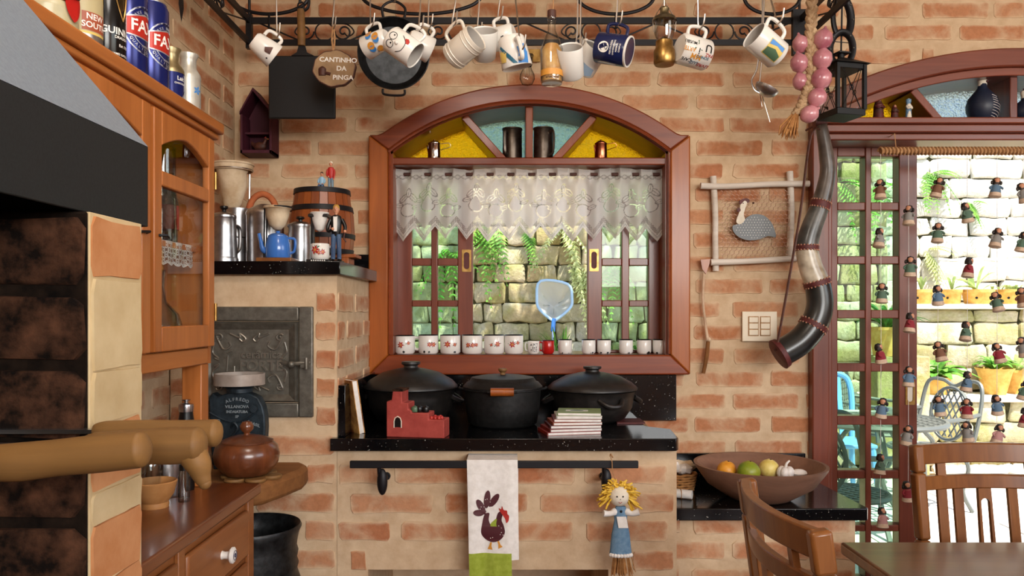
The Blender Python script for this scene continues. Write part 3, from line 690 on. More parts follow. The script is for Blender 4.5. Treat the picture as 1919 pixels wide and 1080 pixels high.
m.add([(hx, hy0, hz0), (hx, hy1, hz0), (hx, hy1, hz1), (hx, hy0, hz1), (hx - t, hy0, hz0), (hx - t, hy1, hz0), (hx - t, hy1, hz1), (hx - t, hy0, hz1)], [(0, 1, 2, 3), (7, 6, 5, 4), (1, 0, 4, 5), (2, 1, 5, 6), (3, 2, 6, 7), (0, 3, 7, 4)])
m.box((XL, hy1 - t, hz0), (hx, hy1, hz1)); m.box((XL, hy0, hz0), (hx, hy0 + t, hz1)); m.build('skirt', K['hood'], hood, .0015)
K['hoodtop'] = mottled('daylit_black_sheet', '#76818c', '#828d99', 200, .42, .1, .03, .5)  # black hood's slope coloured lighter and bluer, daylight painted in
m = MB(hood); k = 3.6; tx, ta, tb, tz = hx - .105 * k, hy1 - .12 * k, hy0 + .12 * k, hz1 + .164 * k
m.add([(hx, hy0, hz1), (hx, hy1, hz1), (tx, ta, tz), (tx, tb, tz), (XL, hy0, hz1), (XL, hy1, hz1), (XL, ta, tz), (XL, tb, tz)], [(0, 1, 2, 3), (1, 5, 6, 2), (0, 3, 7, 4), (3, 2, 6, 7)]); m.build('sloping_top', K['hoodtop'], hood, sharp=20)
m = MB(hood); m.box((XL, tb, tz), (tx, ta, ZC)); m.build('flue', K['hoodtop'], hood)
# ------------------------------------------------------------------ garden outside
rg = random.Random(21)
def stone_meshes(n, w, h, name, mt='stone'):
    out = []
    for k in range(n):
        t = rg.uniform(-.02, .02)
        out.append(brick_mesh(-w / 2 + rg.uniform(-.015, .015), w / 2 + rg.uniform(-.015, .015), -w / 2 + rg.uniform(-.02, .02), w / 2 + rg.uniform(-.02, .02), h, .022, .012, rg, K[mt], name, .008, .009))
    return out
ST = {w: stone_meshes(6, w, .17, 'stone') for w in (.26, .38, .52)}
SP = {w: stone_meshes(6, w, .17, 'stone', 'sunlitstone') for w in (.38, .52)}
def stonewall(parent, x0, x1, z0, z1, y, ws, rh=.19, ST=ST):
    z = z0
    while z < z1 - .06:
        h = min(rh * rg.uniform(.86, 1.14), z1 - z); x = x0 + rg.uniform(-.15, 0)
        while x < x1 - .06:
            b = rg.choice(ws); w = b * rg.uniform(.72, 1.2); w = min(w, x1 - x)
            o = bpy.data.objects.new('stone', rg.choice(ST[b])); col.objects.link(o); o.parent = parent
            o.location = V((x + w / 2, y + rg.uniform(-.015, .015), z + h / 2)) - V(parent.location); o.scale = ((w - .006) / b, rg.uniform(.8, 1.2), (h - .002) / .17)
            o.rotation_euler = (rg.uniform(-.03, .03), rg.uniform(-.02, .02), 0); x += w
        z += h
gl_ = MB((0, 7.7, 0)); gl_.box((-1.9, 7.7, 0), (2.2, 8.1, 4.1)); gl_ = tag(gl_.build('wall_garden_left', K['stonejoint']), kind='structure')
stonewall(gl_, -1.75, 2.2, .55, 4.05, 7.7, (.26, .26, .38))
gr_ = MB((2.2, 7.7, 0)); gr_.box((2.2, 7.7, 0), (6.2, 8.1, 4.1)); gr_ = tag(gr_.build('wall_garden_right', K['stonejoint']), kind='structure')
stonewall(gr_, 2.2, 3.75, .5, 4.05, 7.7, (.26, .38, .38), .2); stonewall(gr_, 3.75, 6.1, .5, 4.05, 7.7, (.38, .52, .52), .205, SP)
tm = MB((3.8, 7.25, 0)); tm.box((3.82, 7.32, .60), (6.2, 7.70, 1.43)); tm = tag(tm.build('wall_terrace_upper', K['stonejoint']), kind='structure')
stonewall(tm, 3.82, 6.1, .66, 1.42, 7.32, (.38, .52, .52), .205)
m = MB(tm); m.box((3.78, 7.24, 1.425), (6.2, 7.70, 1.475)); m.build('ledge_cap', K['plaster'], tm, .01)
tl_ = MB((3.0, 6.9, 0)); tl_.box((2.7, 6.95, 0), (6.2, 7.32, .60)); tl_ = tag(tl_.build('wall_terrace_lower', K['stonejoint']), kind='structure')
stonewall(tl_, 2.7, 6.1, .02, .60, 6.95, (.38, .52, .52), .2)
m = MB(tl_); m.box((2.68, 6.88, .595), (6.2, 7.32, .645)); m.build('ledge_cap', K['plaster'], tl_, .01)
pv = MB((2, 5, -.03)); pv.box((-2, YB, -.10), (7, 8.1, -.035)); pv = tag(pv.build('floor_patio', K['mortar']), kind='structure')
pm = []
for k in range(4):
    q = MB(); q.box((-.245, -.245, -.03), (.245, .245, .0)); pm.append(q.mesh('paver', K['floorstone']))
for i in range(9):
    for j in range(7):
        o = bpy.data.objects.new('paver', rg.choice(pm)); col.objects.link(o); o.parent = pv; o.rotation_euler = (0, 0, rg.choice((0, pi / 2, pi)))
        o.location = V((1.5 + .5 * i, YB + .28 + .5 * j, rg.uniform(-.003, .003) - .005)) - V(pv.location)
pb = thing('pebble_border', 'strip of white pebbles along the foot of the stone terrace', 'pebbles', (4.4, 6.7, 0))
pbm = []
for k in range(6):
    q = MB(); q.ball((0, 0, 0), (.07 * rg.uniform(.8, 1.3), .055, .038), 9, 6); q.v = [p * (1 + .18 * mnoise.noise(p * 14 + V((k * 7, 0, 0)))) for p in q.v]; pbm.append(q.mesh('pebble', K['pebble'], 60))
for i in range(34):
    for j in range(2):
        o = bpy.data.objects.new('pebble', rg.choice(pbm)); col.objects.link(o); o.parent = pb
        o.location = V((3.72 + .072 * i + rg.uniform(-.02, .02), 6.62 + .14 * j + rg.uniform(-.03, .03), .03)) - V(pb.location); o.rotation_euler = (rg.uniform(-.2, .2), rg.uniform(-.2, .2), rg.uniform(0, 6.3))
# plants
def frond(root, p0, d, ln, mat, droop=.5, wid=.09, n=13, name='frond', sg=1):
    p0 = V(p0); d = V(d).normalized(); side = d.cross(V((0, 0, 1))); side = side.normalized() if side.length > .05 else V((1, 0, 0))
    pts = [p0 + d * (ln * t) + V((0, 0, -droop * ln * t * t)) for t in [k / n for k in range(n + 1)]]
    m = MB(root); m.tube(pts, [.004, .0015], 4)
    for i in range(1, n + 1):
        t = i / n; w = wid * (1.15 - t) * min(1, t * 5); tang = (pts[i] - pts[i - 1]).normalized()
        for s in (-1, 1):
            sd = (side * s + tang * .35).normalized(); b = pts[i]; wv = tang * (ln / n * .36)
            m.add([b - wv * .6, b + sd * w * .5 - wv + V((0, 0, -.1 * w)), b + sd * w + V((0, 0, -.3 * w)), b + sd * w * .5 + wv - V((0, 0, .1 * w)), b + wv * .6], [(0, 1, 2, 3, 4)])
    return m.build(name, mat, root, sharp=0)
def blade(root, p0, d, ln, w, mat, droop=.6, name='leaf', n=6):
    p0 = V(p0); d = V(d).normalized(); side = d.cross(V((0, 0, 1))); side = side.normalized() if side.length > .05 else V((1, 0, 0))
    rows = []
    for k in range(n + 1):
        t = k / n; c = p0 + d * (ln * t) + V((0, 0, -droop * ln * t * t)); ww = w * (sin(pi * (t * .86 + .10)) ** .8)
        rows.append([c - side * ww / 2 + V((0, 0, ww * .18)), c, c + side * ww / 2 + V((0, 0, ww * .18))])
    m = MB(root); m.sheet(rows); return m.build(name, mat, root, sharp=0)
def fern(px, py, Y, label, n, ln, mat, dirs, droop=.7):
    Y = 7.69; p = W(px, py, Y); t = thing('fern', label, 'fern', p, 'ferns growing out of the garden wall')
    for k in range(n):
        a = dirs[k % len(dirs)]; frond(t, p + V((rg.uniform(-.05, .05), 0, rg.uniform(-.03, .03))), (a[0] + rg.uniform(-.15, .15), -.35, a[1] + rg.uniform(-.1, .1)), ln * rg.uniform(.8, 1.15), mat, droop, .10)
    return t
fern(898, 430, 7.62, 'bright green fern on the garden wall beside the left window sash', 7, .42, K['fern'], [(-.3, -.2), (.1, -.6), (.45, -.5), (.3, .2)], .8)
fern(930, 428, 7.62, 'narrow green fern hanging between the left sash and the wall middle', 3, .40, K['fern'], [(.1, -.8), (.2, -.6)], .4)
fern(985, 425, 7.62, 'small fern hanging under the middle of the lace curtain', 3, .32, K['fern'], [(.1, -.7), (.35, -.5)], .5)
fern(1060, 420, 7.60, 'pale yellowish fern trailing behind the skimmer net', 9, .48, K['fernpale'], [(.3, -.7), (.15, -.8), (-.3, -.3), (.5, -.4)], .6)
fern(1080, 500, 7.60, 'lower pale fern trailing right of the skimmer net', 7, .42, K['fernpale'], [(.25, -.8), (.4, -.5)], .6)
fern(1150, 500, 7.62, 'fern behind the middle panes of the right window sash', 5, .35, K['fern'], [(-.2, -.4), (.2, -.7), (.4, .1)], .8)
fern(835, 470, 7.62, 'deep green fern behind the upper panes of the left window sash', 6, .4, K['fern'], [(-.4, -.1), (.4, .1), (.1, -.5)], .8)
fern(1575, 345, 7.6, 'green fern behind the top left pane of the door sash', 5, .4, K['fern'], [(.3, -.4), (.5, .1), (.1, -.6)], .8)
fern(1650, 345, 7.6, 'green fern behind the top right pane of the door sash', 5, .4, K['fern'], [(-.3, -.4), (.3, .1), (.1, -.6)], .8)
fern(1745, 325, 7.6, 'leafy fern high on the sunlit wall beside the open doorway', 9, .30, K['fern'], [(-.3, -.5), (.3, -.4), (.1, -.7), (.3, .2)], .7)
fern(1815, 375, 7.6, 'small tuft of fern right of the large one on the sunlit wall', 5, .20, K['fern'], [(.3, -.4), (.2, -.6), (.4, .2)], .6)
fern(1735, 470, 7.6, 'wispy fern above the potted plants by the doorway', 7, .30, K['fernpale'], [(.3, -.4), (.1, -.7), (.4, .1)], .6)
t = thing('grass_tuft', 'tuft of green grass blades behind the skimmer net pole', 'grass plant', W(1045, 668, 7.4))
for k in range(16): blade(t, t.location + V((rg.uniform(-.08, .08), 0, 0)), (rg.uniform(-.5, .5), rg.uniform(-.3, .1), 1), rg.uniform(.25, .42), .02, K['leaf'], .3)
t2 = thing('grass_clump', 'short green clump behind the lowest panes of the right window sash', 'grass plant', W(1180, 668, 7.4))
for k in range(14): blade(t2, t2.location + V((rg.uniform(-.2, .2), 0, 0)), (rg.uniform(-.6, .6), -.2, 1), rg.uniform(.18, .3), .03, K['leaf'], .5)
# planting bed that carries the two clumps
m = MB((0, 7.4, 0)); m.box((-1.6, 7.2, 0), (2.2, 7.66, .985)); bed = tag(m.build('trim_planting_bed', K['stonejoint']), kind='structure')
# skimmer net leaning against the wall
nt = thing('skimmer_net', 'pool skimmer net with pale blue rim leaning on the stone wall', 'net', W(1037, 600, 7.45))
oc = [W(x, y, 7.5) for x, y in ((1013, 527), (1064, 533), (1072, 560), (1068, 578), (1042, 600), (1034, 600), (1011, 580), (1006, 560))]
m = MB(nt); m.tube(spl(oc, 4, True), .014, 8, True); m.build('rim', mat_new('pale_blue_plastic', '#9fbfdc', .35), nt)
K['netmesh'] = bpy.data.materials.new('white_net'); nm = K['netmesh']; nm.use_nodes = True; nb = nm.node_tree.nodes['Principled BSDF']; nb.inputs['Base Color'].default_value = C4('#e9ecec'); nb.inputs['Roughness'].default_value = .8
ntr = N(nm, 'BsdfTransparent'); ntl = N(nm, 'BsdfTranslucent'); ntl.inputs[0].default_value = C4('#e4e8e8'); nx1 = N(nm, 'MixShader'); nx1.inputs[0].default_value = .5; nx2 = N(nm, 'MixShader'); nx2.inputs[0].default_value = .24
L(nm, nb.outputs[0], nx1.inputs[1]); L(nm, ntl.outputs[0], nx1.inputs[2]); L(nm, nx1.outputs[0], nx2.inputs[1]); L(nm, ntr.outputs[0], nx2.inputs[2]); L(nm, nx2.outputs[0], nm.node_tree.nodes['Material Output'].inputs[0])
m = MB(nt); S = spl(oc, 4, True); c = sum(S, V((0, 0, 0))) / len(S)
R = [S, [c + (p - c) * .62 + V((0, .07 + .02 * sin(i * 1.3), -.02)) for i, p in enumerate(S)], [c + (p - c) * .25 + V((0, .10, -.03 + .01 * sin(i * 2))) for i, p in enumerate(S)]]
n_ = len(S); m.add([p for r_ in R for p in r_] + [c + V((0, .11, -.04))], [(a * n_ + i, a * n_ + (i + 1) % n_, (a + 1) * n_ + (i + 1) % n_, (a + 1) * n_ + i) for a in (0, 1) for i in range(n_)] + [(2 * n_ + i, 2 * n_ + (i + 1) % n_, 3 * n_) for i in range(n_)])
m.build('net_bag', nm, nt)
m = MB(nt); m.tube([W(1038, 598, 7.5), W(1036, 622, 7.46)], .022, 10); m.build('socket', mat_new('blue_plastic', '#3c78c0', .3), nt)
m = MB(nt); m.tube([W(1036, 618, 7.46), V((W(1036, 618, 7.46).x - .02, 7.1, .02))], .013, 8); m.build('pole', K['alu'], nt)
# pots on the upper ledge
def bowl_pot(px, w, label, zc, Y, mat=K['potyellow'], h=.14, grp='clay pots on the upper ledge'):
    x = (px - CX) * Y / F; t = thing('plant_pot', label, 'plant pot', (x, Y, zc), grp)
    m = MB(); r = w / 2; m.lathe([(0, 0), (r * .74, 0), (r * .80, .008), (r * .95, h * .75), (r * 1.04, h * .8), (r * 1.04, h), (r * .95, h), (r * .9, h * .78), (0, h * .72)], n=28); m.build('bowl', mat, t, sharp=50)
    m = MB(fn=wrap(r * .955, -pi / 2)); [m.flat(circ(d, h * .42, .012, 8), -.004) for d in (-.08, .08)]; m.build('drain_hole', K['black'], t)
    m = MB(); m.lathe([(r * .88, h * .76), (0, h * .80)], n=20); m.build('soil', K['stonejoint'], t); return t, (x, Y, zc + h)
_, p = bowl_pot(1727, .20, 'ochre bowl pot at the doorway edge of the upper ledge', 1.475, 7.42)
for k in range(4): blade(_, V((0, 0, .12)) + V(_.location), (rg.uniform(-.4, .4), -.2, 1), .25, .03, K['leaf2'], .4)
_, p = bowl_pot(1784, .175, 'second ochre bowl pot on the ledge with one arching leaf', 1.475, 7.42)
for k in range(3): blade(_, V((0, 0, .12)) + V(_.location), (-.3 + .3 * k, -.2, 1), .3, .03, K['leaf2'], .5)
_, p = bowl_pot(1832, .28, 'wide ochre bowl pot with broad pale leaves on the ledge', 1.475, 7.42)
for a, l_, w_ in ((-.9, .36, .08), (-.4, .42, .07), (.1, .45, .06), (.45, .4, .06), (-1.6, .3, .08), (.9, .22, .04), (.25, .5, .03)): blade(_, V((rg.uniform(-.04, .04), 0, .12)) + V(_.location), (a, -.15, 1), l_, w_, K['leaf2'], .45)
_, p = bowl_pot(1893, .25, 'right ochre bowl pot full of low creeping leaves', 1.475, 7.42)
for k in range(26): blade(_, V((rg.uniform(-.14, .14), rg.uniform(-.08, .08), .13)) + V(_.location), (rg.uniform(-.8, .8), -.3, 1), rg.uniform(.08, .15), .03, K['leaf2'], .6)
# plants on the lower ledge
def rosette(px, py, Y, label, n, ln, w, mat, z, spread=.9, name='potted_plant', potr=.12, pot=None, poth=.2, up=.9):
    x = (px - CX) * Y / F; t = thing(name, label, 'potted plant', (x, Y, z))
    m = MB()
    if pot == 'flare': m.lathe([(0, 0), (potr * .62, 0), (potr * .68, .03), (potr * .98, poth * .86), (potr * 1.12, poth), (potr * 1.0, poth * 1.0), (potr * .9, poth * .86), (0, poth * .84)], n=28)
    else: m.lathe([(0, 0), (potr * .8, 0), (potr, poth * .9), (potr * 1.05, poth * .9), (potr * 1.05, poth), (potr * .95, poth), (potr * .9, poth * .85), (0, poth * .8)], n=24)
    m.build('pot', K['potyellow'], t, sharp=50)
    for k in range(n):
        a = 2 * pi * k / n * 2.4; s = spread * (.25 + .75 * (k / n)); blade(t, V((x, Y, z + poth * .85)), (cos(a) * s, sin(a) * s, up), ln * rg.uniform(.75, 1.1), w, mat, .55)
    return t
rosette(1864, 0, 7.1, 'spiky green bromeliad in the flared yellow pot on the lower ledge', 26, .34, .05, K['leaf'], .645, 1.1, 'bromeliad', .145, 'flare', .24)
rosette(1752, 0, 7.12, 'bushy broad-leaved plant by the doorway edge on the lower ledge', 26, .42, .10, K['leaf'], .645, 1.3, 'leafy_plant', .13, None, .16, .8)
rosette(1716, 0, 7.14, 'pale leaved plant half hidden by the door stile on the lower ledge', 14, .36, .08, K['leaf2'], .645, 1.2, 'leafy_plant', .11, None, .18, .8)
rosette(1905, 0, 7.2, 'long strappy grey-green plant at the right end of the lower ledge', 18, .5, .05, K['leaf2'], .645, 1.2, 'strappy_plant', .13, None, .22, 1.0)
rosette(1662, 0, 6.73, 'dark strappy plant seen through the right column of door panes', 22, .6, .045, K['darkleaf'], 1.02, 1.0, 'strappy_plant', .14, None, .25, .9)
m = MB((3.35, 6.9, 0)); m.box((3.15, 6.62, 0), (3.6, 6.84, 1.02)); solo(m, 'plant_plinth', 'dark stone plinth under the strappy plant seen through the door panes', 'plinth', K['stone'], bevel=.01)
# cast metal garden furniture
def garden_chair(loc, rz, label):
    t = thing('garden_armchair', label, 'garden chair', loc, 'cast metal garden chairs'); mt = K['whitemetal']
    m = MB(); m.tube([(cos(a) * .22, sin(a) * .21, .43) for a in [2 * pi * k / 24 for k in range(24)]], .014, 6, True)
    for k in range(-4, 5):
        q = k * .047; w = sqrt(max(.0, .21 ** 2 - q * q)); m.tube([(q, -w, .43), (q, w, .43)], .006, 5); m.tube([(-w, q, .432), (w, q, .432)], .006, 5)
    m.build('seat', mt, t)
    m = MB(); oval = [(cos(a) * .16, .24 + .05 * (sin(a) * .5 + .5), .66 + .19 * sin(a)) for a in [2 * pi * k / 28 for k in range(28)]]; m.tube(oval, .013, 6, True)
    for k in range(-3, 4):
        for s in (-1, 1):
            P = []
            for j in range(-8, 9):
                z = j / 8 * .19; x = k * .052 + s * z * .55
                if (x / .158) ** 2 + (z / .188) ** 2 < 1: P.append((x, .24 + .05 * (z / .19 * .5 + .5), .66 + z))
            if len(P) > 1: m.tube(P, .006, 5)
    m.build('oval_back', mt, t)
    m = MB(); m.tube(spl([(-.24, .20, .43), (-.25, .27, .70), (-.22, .31, .88), (-.10, .315, .90), (0, .315, .86), (.10, .315, .90), (.22, .31, .88), (.25, .27, .70), (.24, .20, .43)], 6), .014, 6); m.build('back_yoke', mt, t)
    for s in (-1, 1):
        m = MB(); m.tube(spl([(s * .25, .26, .68), (s * .28, .05, .66), (s * .28, -.18, .65), (s * .26, -.24, .60), (s * .25, -.16, .52), (s * .23, -.16, .43)], 6), .015, 6); m.build('arm', mt, t)
        for y, k in ((-.17, -1), (.17, 1)):
            m = MB(); m.tube(spl([(s * .18, y, .43), (s * .22, y * 1.15, .30), (s * .19, y * 1.05, .14), (s * .23, y * 1.3, 0)], 5), .014, 6); m.build('leg', mt, t)
    t.rotation_euler = (0, 0, rz); return t
gc = garden_chair((2.95, 5.55, 0), -1.25, 'grey cast metal armchair with oval lattice back seen in the doorway')
def garden_table(loc, label):
    t = thing('garden_table', label, 'garden table', loc); m = MB(); r = .42
    m.tube([(cos(a) * r, sin(a) * r, .70) for a in [2 * pi * k / 36 for k in range(36)]], .018, 6, True); m.tube([(cos(a) * .2, sin(a) * .2, .70) for a in [2 * pi * k / 24 for k in range(24)]], .01, 6, True)
    for k in range(-6, 7):
        q = k * .063; w = sqrt(r * r - q * q); m.box((q - .008, -w, .693), (q + .008, w, .705)); m.box((-w, q - .008, .694), (w, q + .008, .706))
    m.build('lattice_top', K['whitemetal'], t)
    for k in range(3):
        a = 2 * pi * k / 3 + .4; c, s = cos(a), sin(a); m = MB(); m.tube(spl([(c * .10, s * .10, .69), (c * .22, s * .22, .5), (c * .08, s * .08, .3), (c * .3, s * .3, 0)], 6), .016, 6); m.build('leg', K['whitemetal'], t)
    return t
garden_table((2.35, 5.0, 0), 'round white lattice garden table seen through the lower door panes')
g2_ = garden_chair((1.80, 4.15, 0), 2.2, 'grey cast metal garden armchair seen through the left column of door panes')
g3_ = garden_chair((3.0, 6.28, 0), .9, 'cast metal garden armchair seen through the right column of door panes')
# blue plastic chair standing behind the metal furniture
t = thing('plastic_chair', 'pale blue plastic chair seen through the left door panes', 'garden chair', (2.42, 5.72, 0)); bp = mat_new('sky_blue_plastic', '#6fa4dc', .3)
m = MB(); m.box((-.21, -.2, .42), (.21, .2, .45)); m.build('seat', bp, t, .01)
m = MB(); m.tube(spl([(-.2, .2, .43), (-.22, .27, .8), (-.14, .30, .92), (.14, .30, .92), (.22, .27, .8), (.2, .2, .43)], 6), .022, 8)
for k in (-2, -1, 0, 1, 2): m.bar((k * .065, .21, .45), (k * .065, .295, .9), .035, .012, (0, 1, 0))
m.build('backrest', bp, t)
for sx_ in (-1, 1):
    for sy_ in (-1, 1): m = MB(); m.tube([(sx_ * .18, sy_ * .17, .43), (sx_ * .22, sy_ * .22, 0)], [.025, .018], 8); m.build('leg', bp, t)
# unseen tree added so its crown shades the left part of the garden wall
tr = thing('added_shade_tree', 'leafy tree added out of view to shade the garden wall', 'tree', (-2.6, 6.0, 0))
m = MB(tr); m.tube(spl([(-2.6, 6.0, 0), (-2.55, 6.0, 1.6), (-2.2, 5.9, 3.2), (-1.2, 5.7, 4.6)], 6), [.13, .11, .09, .05], 10); m.tube(spl([(-2.2, 5.9, 3.2), (-1.0, 5.6, 4.4), (.6, 5.4, 5.0), (1.4, 5.3, 5.2)], 6), [.07, .06, .04, .02], 8); m.build('trunk', K['slabwood'], tr)
m = MB(tr)
for k in range(2100):
    c = V((rg.uniform(-2.2, 3.55), rg.uniform(4.6, 6.4), rg.uniform(4.35, 5.6))); a = V((rg.uniform(-1, 1), rg.uniform(-1, 1), rg.uniform(-.5, .5))).normalized(); b = a.cross(V((rg.uniform(-1, 1), rg.uniform(-1, 1), rg.uniform(-1, 1)))).normalized(); s = rg.uniform(.07, .13)
    m.add([c - a * s, c + b * s * .5, c + a * s, c - b * s * .5], [(0, 1, 2, 3)])
tag(m.build('foliage', K['leaf'], tr, sharp=0), kind='stuff')
# ------------------------------------------------------------------ lace curtain on its rod
rod = MB((0, 2.955, 1.93)); zr = CZ - (327 - CY) * 2.955 / F
rod.cyl((-.440, 2.955, zr), (.588, 2.955, zr), .0065, n=10)
solo(rod, 'curtain_rod', 'thin dark brown rod threaded through the lace curtain', 'curtain rod', K['leather'])
NP, cper, rows_ = 13, 40, 110; ncol = NP * cper
lace = []; vs = []; S2 = F / 2.955
def frac(x): return x - math.floor(x)
for i in range(ncol + 1):
    u = i / cper; f = frac(u); tri = abs(f - .5) * 2          # tips at f = .5
    s_ = u / NP; xt = (742 + (1247 - 742) * s_ - CX) / S2; xb = (736 + (1251 - 736) * s_ - CX) / S2
    zt = CZ - (317 + 2 * sin(u * 2.2) - CY) / S2; zb = CZ - ((451 + 3 * sin(u * 1.7)) - 26 * tri - CY) / S2
    for j in range(rows_ + 1):
        v = j / rows_; x = xb + (xt - xb) * v; z = zb + (zt - zb) * v
        zfix = (z - zb) 
        rodw = math.exp(-((z - zr) / .03) ** 2)
        slot = max(0.0, cos(2 * pi * (f - .55))) ** 1.2 - .45
        fold = .013 * sin(2 * pi * u + .6) * (1 - rodw) + .006 * sin(pi * u * .83 + 1) * (1 - v)
        y = 2.955 - .004 + fold + rodw * (.017 * max(-.7, min(1, slot * 1.6)))
        vs.append((x, y, z))
        # how closed the lace is here
        h = (z - (CZ - (451 - CY) / S2)) * S2                  # pixels above the tip line
        e = h - 26 * tri                                       # pixels above the zigzag edge
        xpix = s_ * 510; a = .93
        if e < 3: a = 1.0
        elif e < 7: a = .55 if (int(xpix * .7) + int(h * .7)) % 2 else .95
        elif e < 10: a = 1.0
        elif e < 21: a = .45 if (int(xpix / 1.6) % 2 == 0 or int(h / 1.7) % 2 == 0) else .97
        if 114 < h < 122: a = .55 if abs(abs(frac(u * 3) - .5) * 16 - abs(h - 118) * 2) < 2.2 else .98
        # fruit: pears and apples with leaves, joined by a stem line
        w = frac(u * .93); k = int(u * .93); fx = (w - .5) * 42 + 5 * (k % 3 - 1); fz = h - (56 + 10 * (k % 2))
        wid = (13 if fz < 0 else 13 - .42 * fz) if k % 2 else 13.5; hgt = 12 if fz < 0 else (19 if k % 2 else 12)
        r = hypot(fx / max(wid, 2), fz / hgt)
        if r < .93: a = 1.0
        elif r < 1.06: a = .30
        for lx, lz, la, lw in ((-9, 22, .9, 5), (9, 24, -.8, 5), (1, 32, .1, 4.2), (-17, 10, 1.6, 4), (16, 6, -1.9, 4)):
            qx, qz = fx - lx, fz - lz; cx_, cz_ = qx * cos(la) - qz * sin(la), qx * sin(la) + qz * cos(la); rr = hypot(cx_ / lw, cz_ / (lw * 2.0))
            if rr < .82: a = 1.0 if abs(cx_) > .7 else .5
            elif rr < 1.08: a = min(a, .32)
        lace.append(a)
fs = [(i * (rows_ + 1) + j, (i + 1) * (rows_ + 1) + j, (i + 1) * (rows_ + 1) + j + 1, i * (rows_ + 1) + j + 1) for i in range(ncol) for j in range(rows_)]
me = bpy.data.meshes.new('lace_curtain'); me.from_pydata(vs, [], fs); at = me.attributes.new('lace', 'FLOAT', 'POINT'); at.data.foreach_set('value', lace)
me.polygons.foreach_set('use_smooth', [True] * len(me.polygons))
lm = bpy.data.materials.new('white_lace'); lm.use_nodes = True; lb = lm.node_tree.nodes['Principled BSDF']; lb.inputs['Base Color'].default_value = C4('#f2efec'); lb.inputs['Roughness'].default_value = .9
ltr = N(lm, 'BsdfTransparent'); ltl = N(lm, 'BsdfTranslucent'); ltl.inputs[0].default_value = C4('#ece9e6'); la_ = N(lm, 'Attribute'); la_.attribute_name = 'lace'
lx1 = N(lm, 'MixShader'); lx1.inputs[0].default_value = .5; lx2 = N(lm, 'MixShader'); L(lm, la_.outputs['Fac'], lx2.inputs[0])
L(lm, lb.outputs[0], lx1.inputs[1]); L(lm, ltl.outputs[0], lx1.inputs[2]); L(lm, ltr.outputs[0], lx2.inputs[1]); L(lm, lx1.outputs[0], lx2.inputs[2]); L(lm, lx2.outputs[0], lm.node_tree.nodes['Material Output'].inputs[0])
me.materials.append(lm); lc = bpy.data.objects.new('lace_curtain', me); col.objects.link(lc)
tag(lc, 'white lace cafe curtain with fruit pattern and zigzag hem', 'curtain')
# ------------------------------------------------------------------ mugs
def mug_body(R, H, taper=1.0, wall=.003, rnd=.006):
    b = R * taper; return [(0, .004), (b * .8, .0), (b - rnd, 0), (b, rnd), (b + (R - b) * .5, H * .5), (R, H - .002), (R - wall * .4, H), (R - wall, H - .002), (b + (R - b) * .5 - wall, H * .5), (b - wall - .002, rnd + .002), (0, .008)]
def handle_pts(R, H, out=.03, z0=.22, z1=.82, ang=0.0):
    c, s = cos(ang), sin(ang)
    P = [(R * .97, H * z1), (R + out * .8, H * (z1 + .03)), (R + out, H * (z0 + z1) / 2 + H * .06), (R + out * .75, H * (z0 + .04)), (R * .97, H * z0)]
    return spl([(r * c, r * s, z) for r, z in P], 5)
def mug(name, label, R, H, mat, loc, hang=0.0, taper=1.0, group=None, rim=None, inner=None, cat='mug', hr=.0045, out=.026):
    t = thing(name, label, cat, loc, group)
    m = MB(); m.lathe(mug_body(R, H, taper), n=36); m.build('body', mat, t, sharp=45)
    if inner:
        m = MB(); b = R * taper - .0035; m.lathe([(R - .0034, H - .003), (b + (R * (1) - R * taper) * .5 - .0004, H * .5), (b - .0025, .0105), (0, .0095)], n=32); m.build('inside', inner, t)
    if rim: m = MB(); m.lathe([(R - .0035, H - .0014), (R - .001, H + .0012), (R + .0008, H - .0012), (R - .001, H - .003)], n=32); m.build('rim', rim, t)
    m = MB(); m.tube(handle_pts(R, H, out, ang=hang), hr, 8); m.build('handle', mat, t)
    return t
rm = random.Random(5)
def petals(mb, x, z, r, n=6, d=-.0004, a0=0.0):
    for k in range(n):
        a = a0 + 2 * pi * k / n; mb.flat([(x, z), (x + r * .6 * cos(a - .45), z + r * .6 * sin(a - .45)), (x + r * cos(a), z + r * sin(a)), (x + r * .6 * cos(a + .45), z + r * .6 * sin(a + .45))], d - rm.uniform(0, .0002))
def flowers(t, R, zc, sp, w=.028, a0=-pi / 2):
    fn = wrap(R, a0); r_, g_, o_ = MB(fn=fn), MB(fn=fn), MB(fn=fn)
    for x, z, s in sp:
        s *= 1.35
        for _ in range(5):
            a = rm.uniform(0, 6.3); lx, lz = x + cos(a) * s * 1.1, z + sin(a) * s * .8; g_.flat([(x + cos(a) * s * .4, zc + z - z + sin(a) * s * .3 + z), (lx + .002, zc + lz), (lx + cos(a) * s * .5, zc + lz + sin(a) * s * .3), (lx - .001, zc + lz + .002)], -.0003)
        petals(r_, x, zc + z, s, 6, -.0005, rm.uniform(0, 1)); o_.flat(circ(x, zc + z, s * .28, 8), -.0009)
    r_.build('flower_print', K['redprint'], t, sharp=0); g_.build('leaf_print', K['greenprint'], t, sharp=0); o_.build('flower_centre', K['orangeprint'], t, sharp=0)
def chips(t, R, sp, a0=-pi / 2):
    m = MB(fn=wrap(R, a0))
    for x, z, s in sp: m.flat([(x + s * rm.uniform(.7, 1.15) * cos(q), z + s * rm.uniform(.6, 1.0) * sin(q)) for q in [2 * pi * k / 9 for k in range(9)]], -.0004)
    m.build('enamel_chip', K['black'], t, sharp=0, label='black chipped spots')
SILL = 1.2416; YM = 2.955; sm_ = F / YM
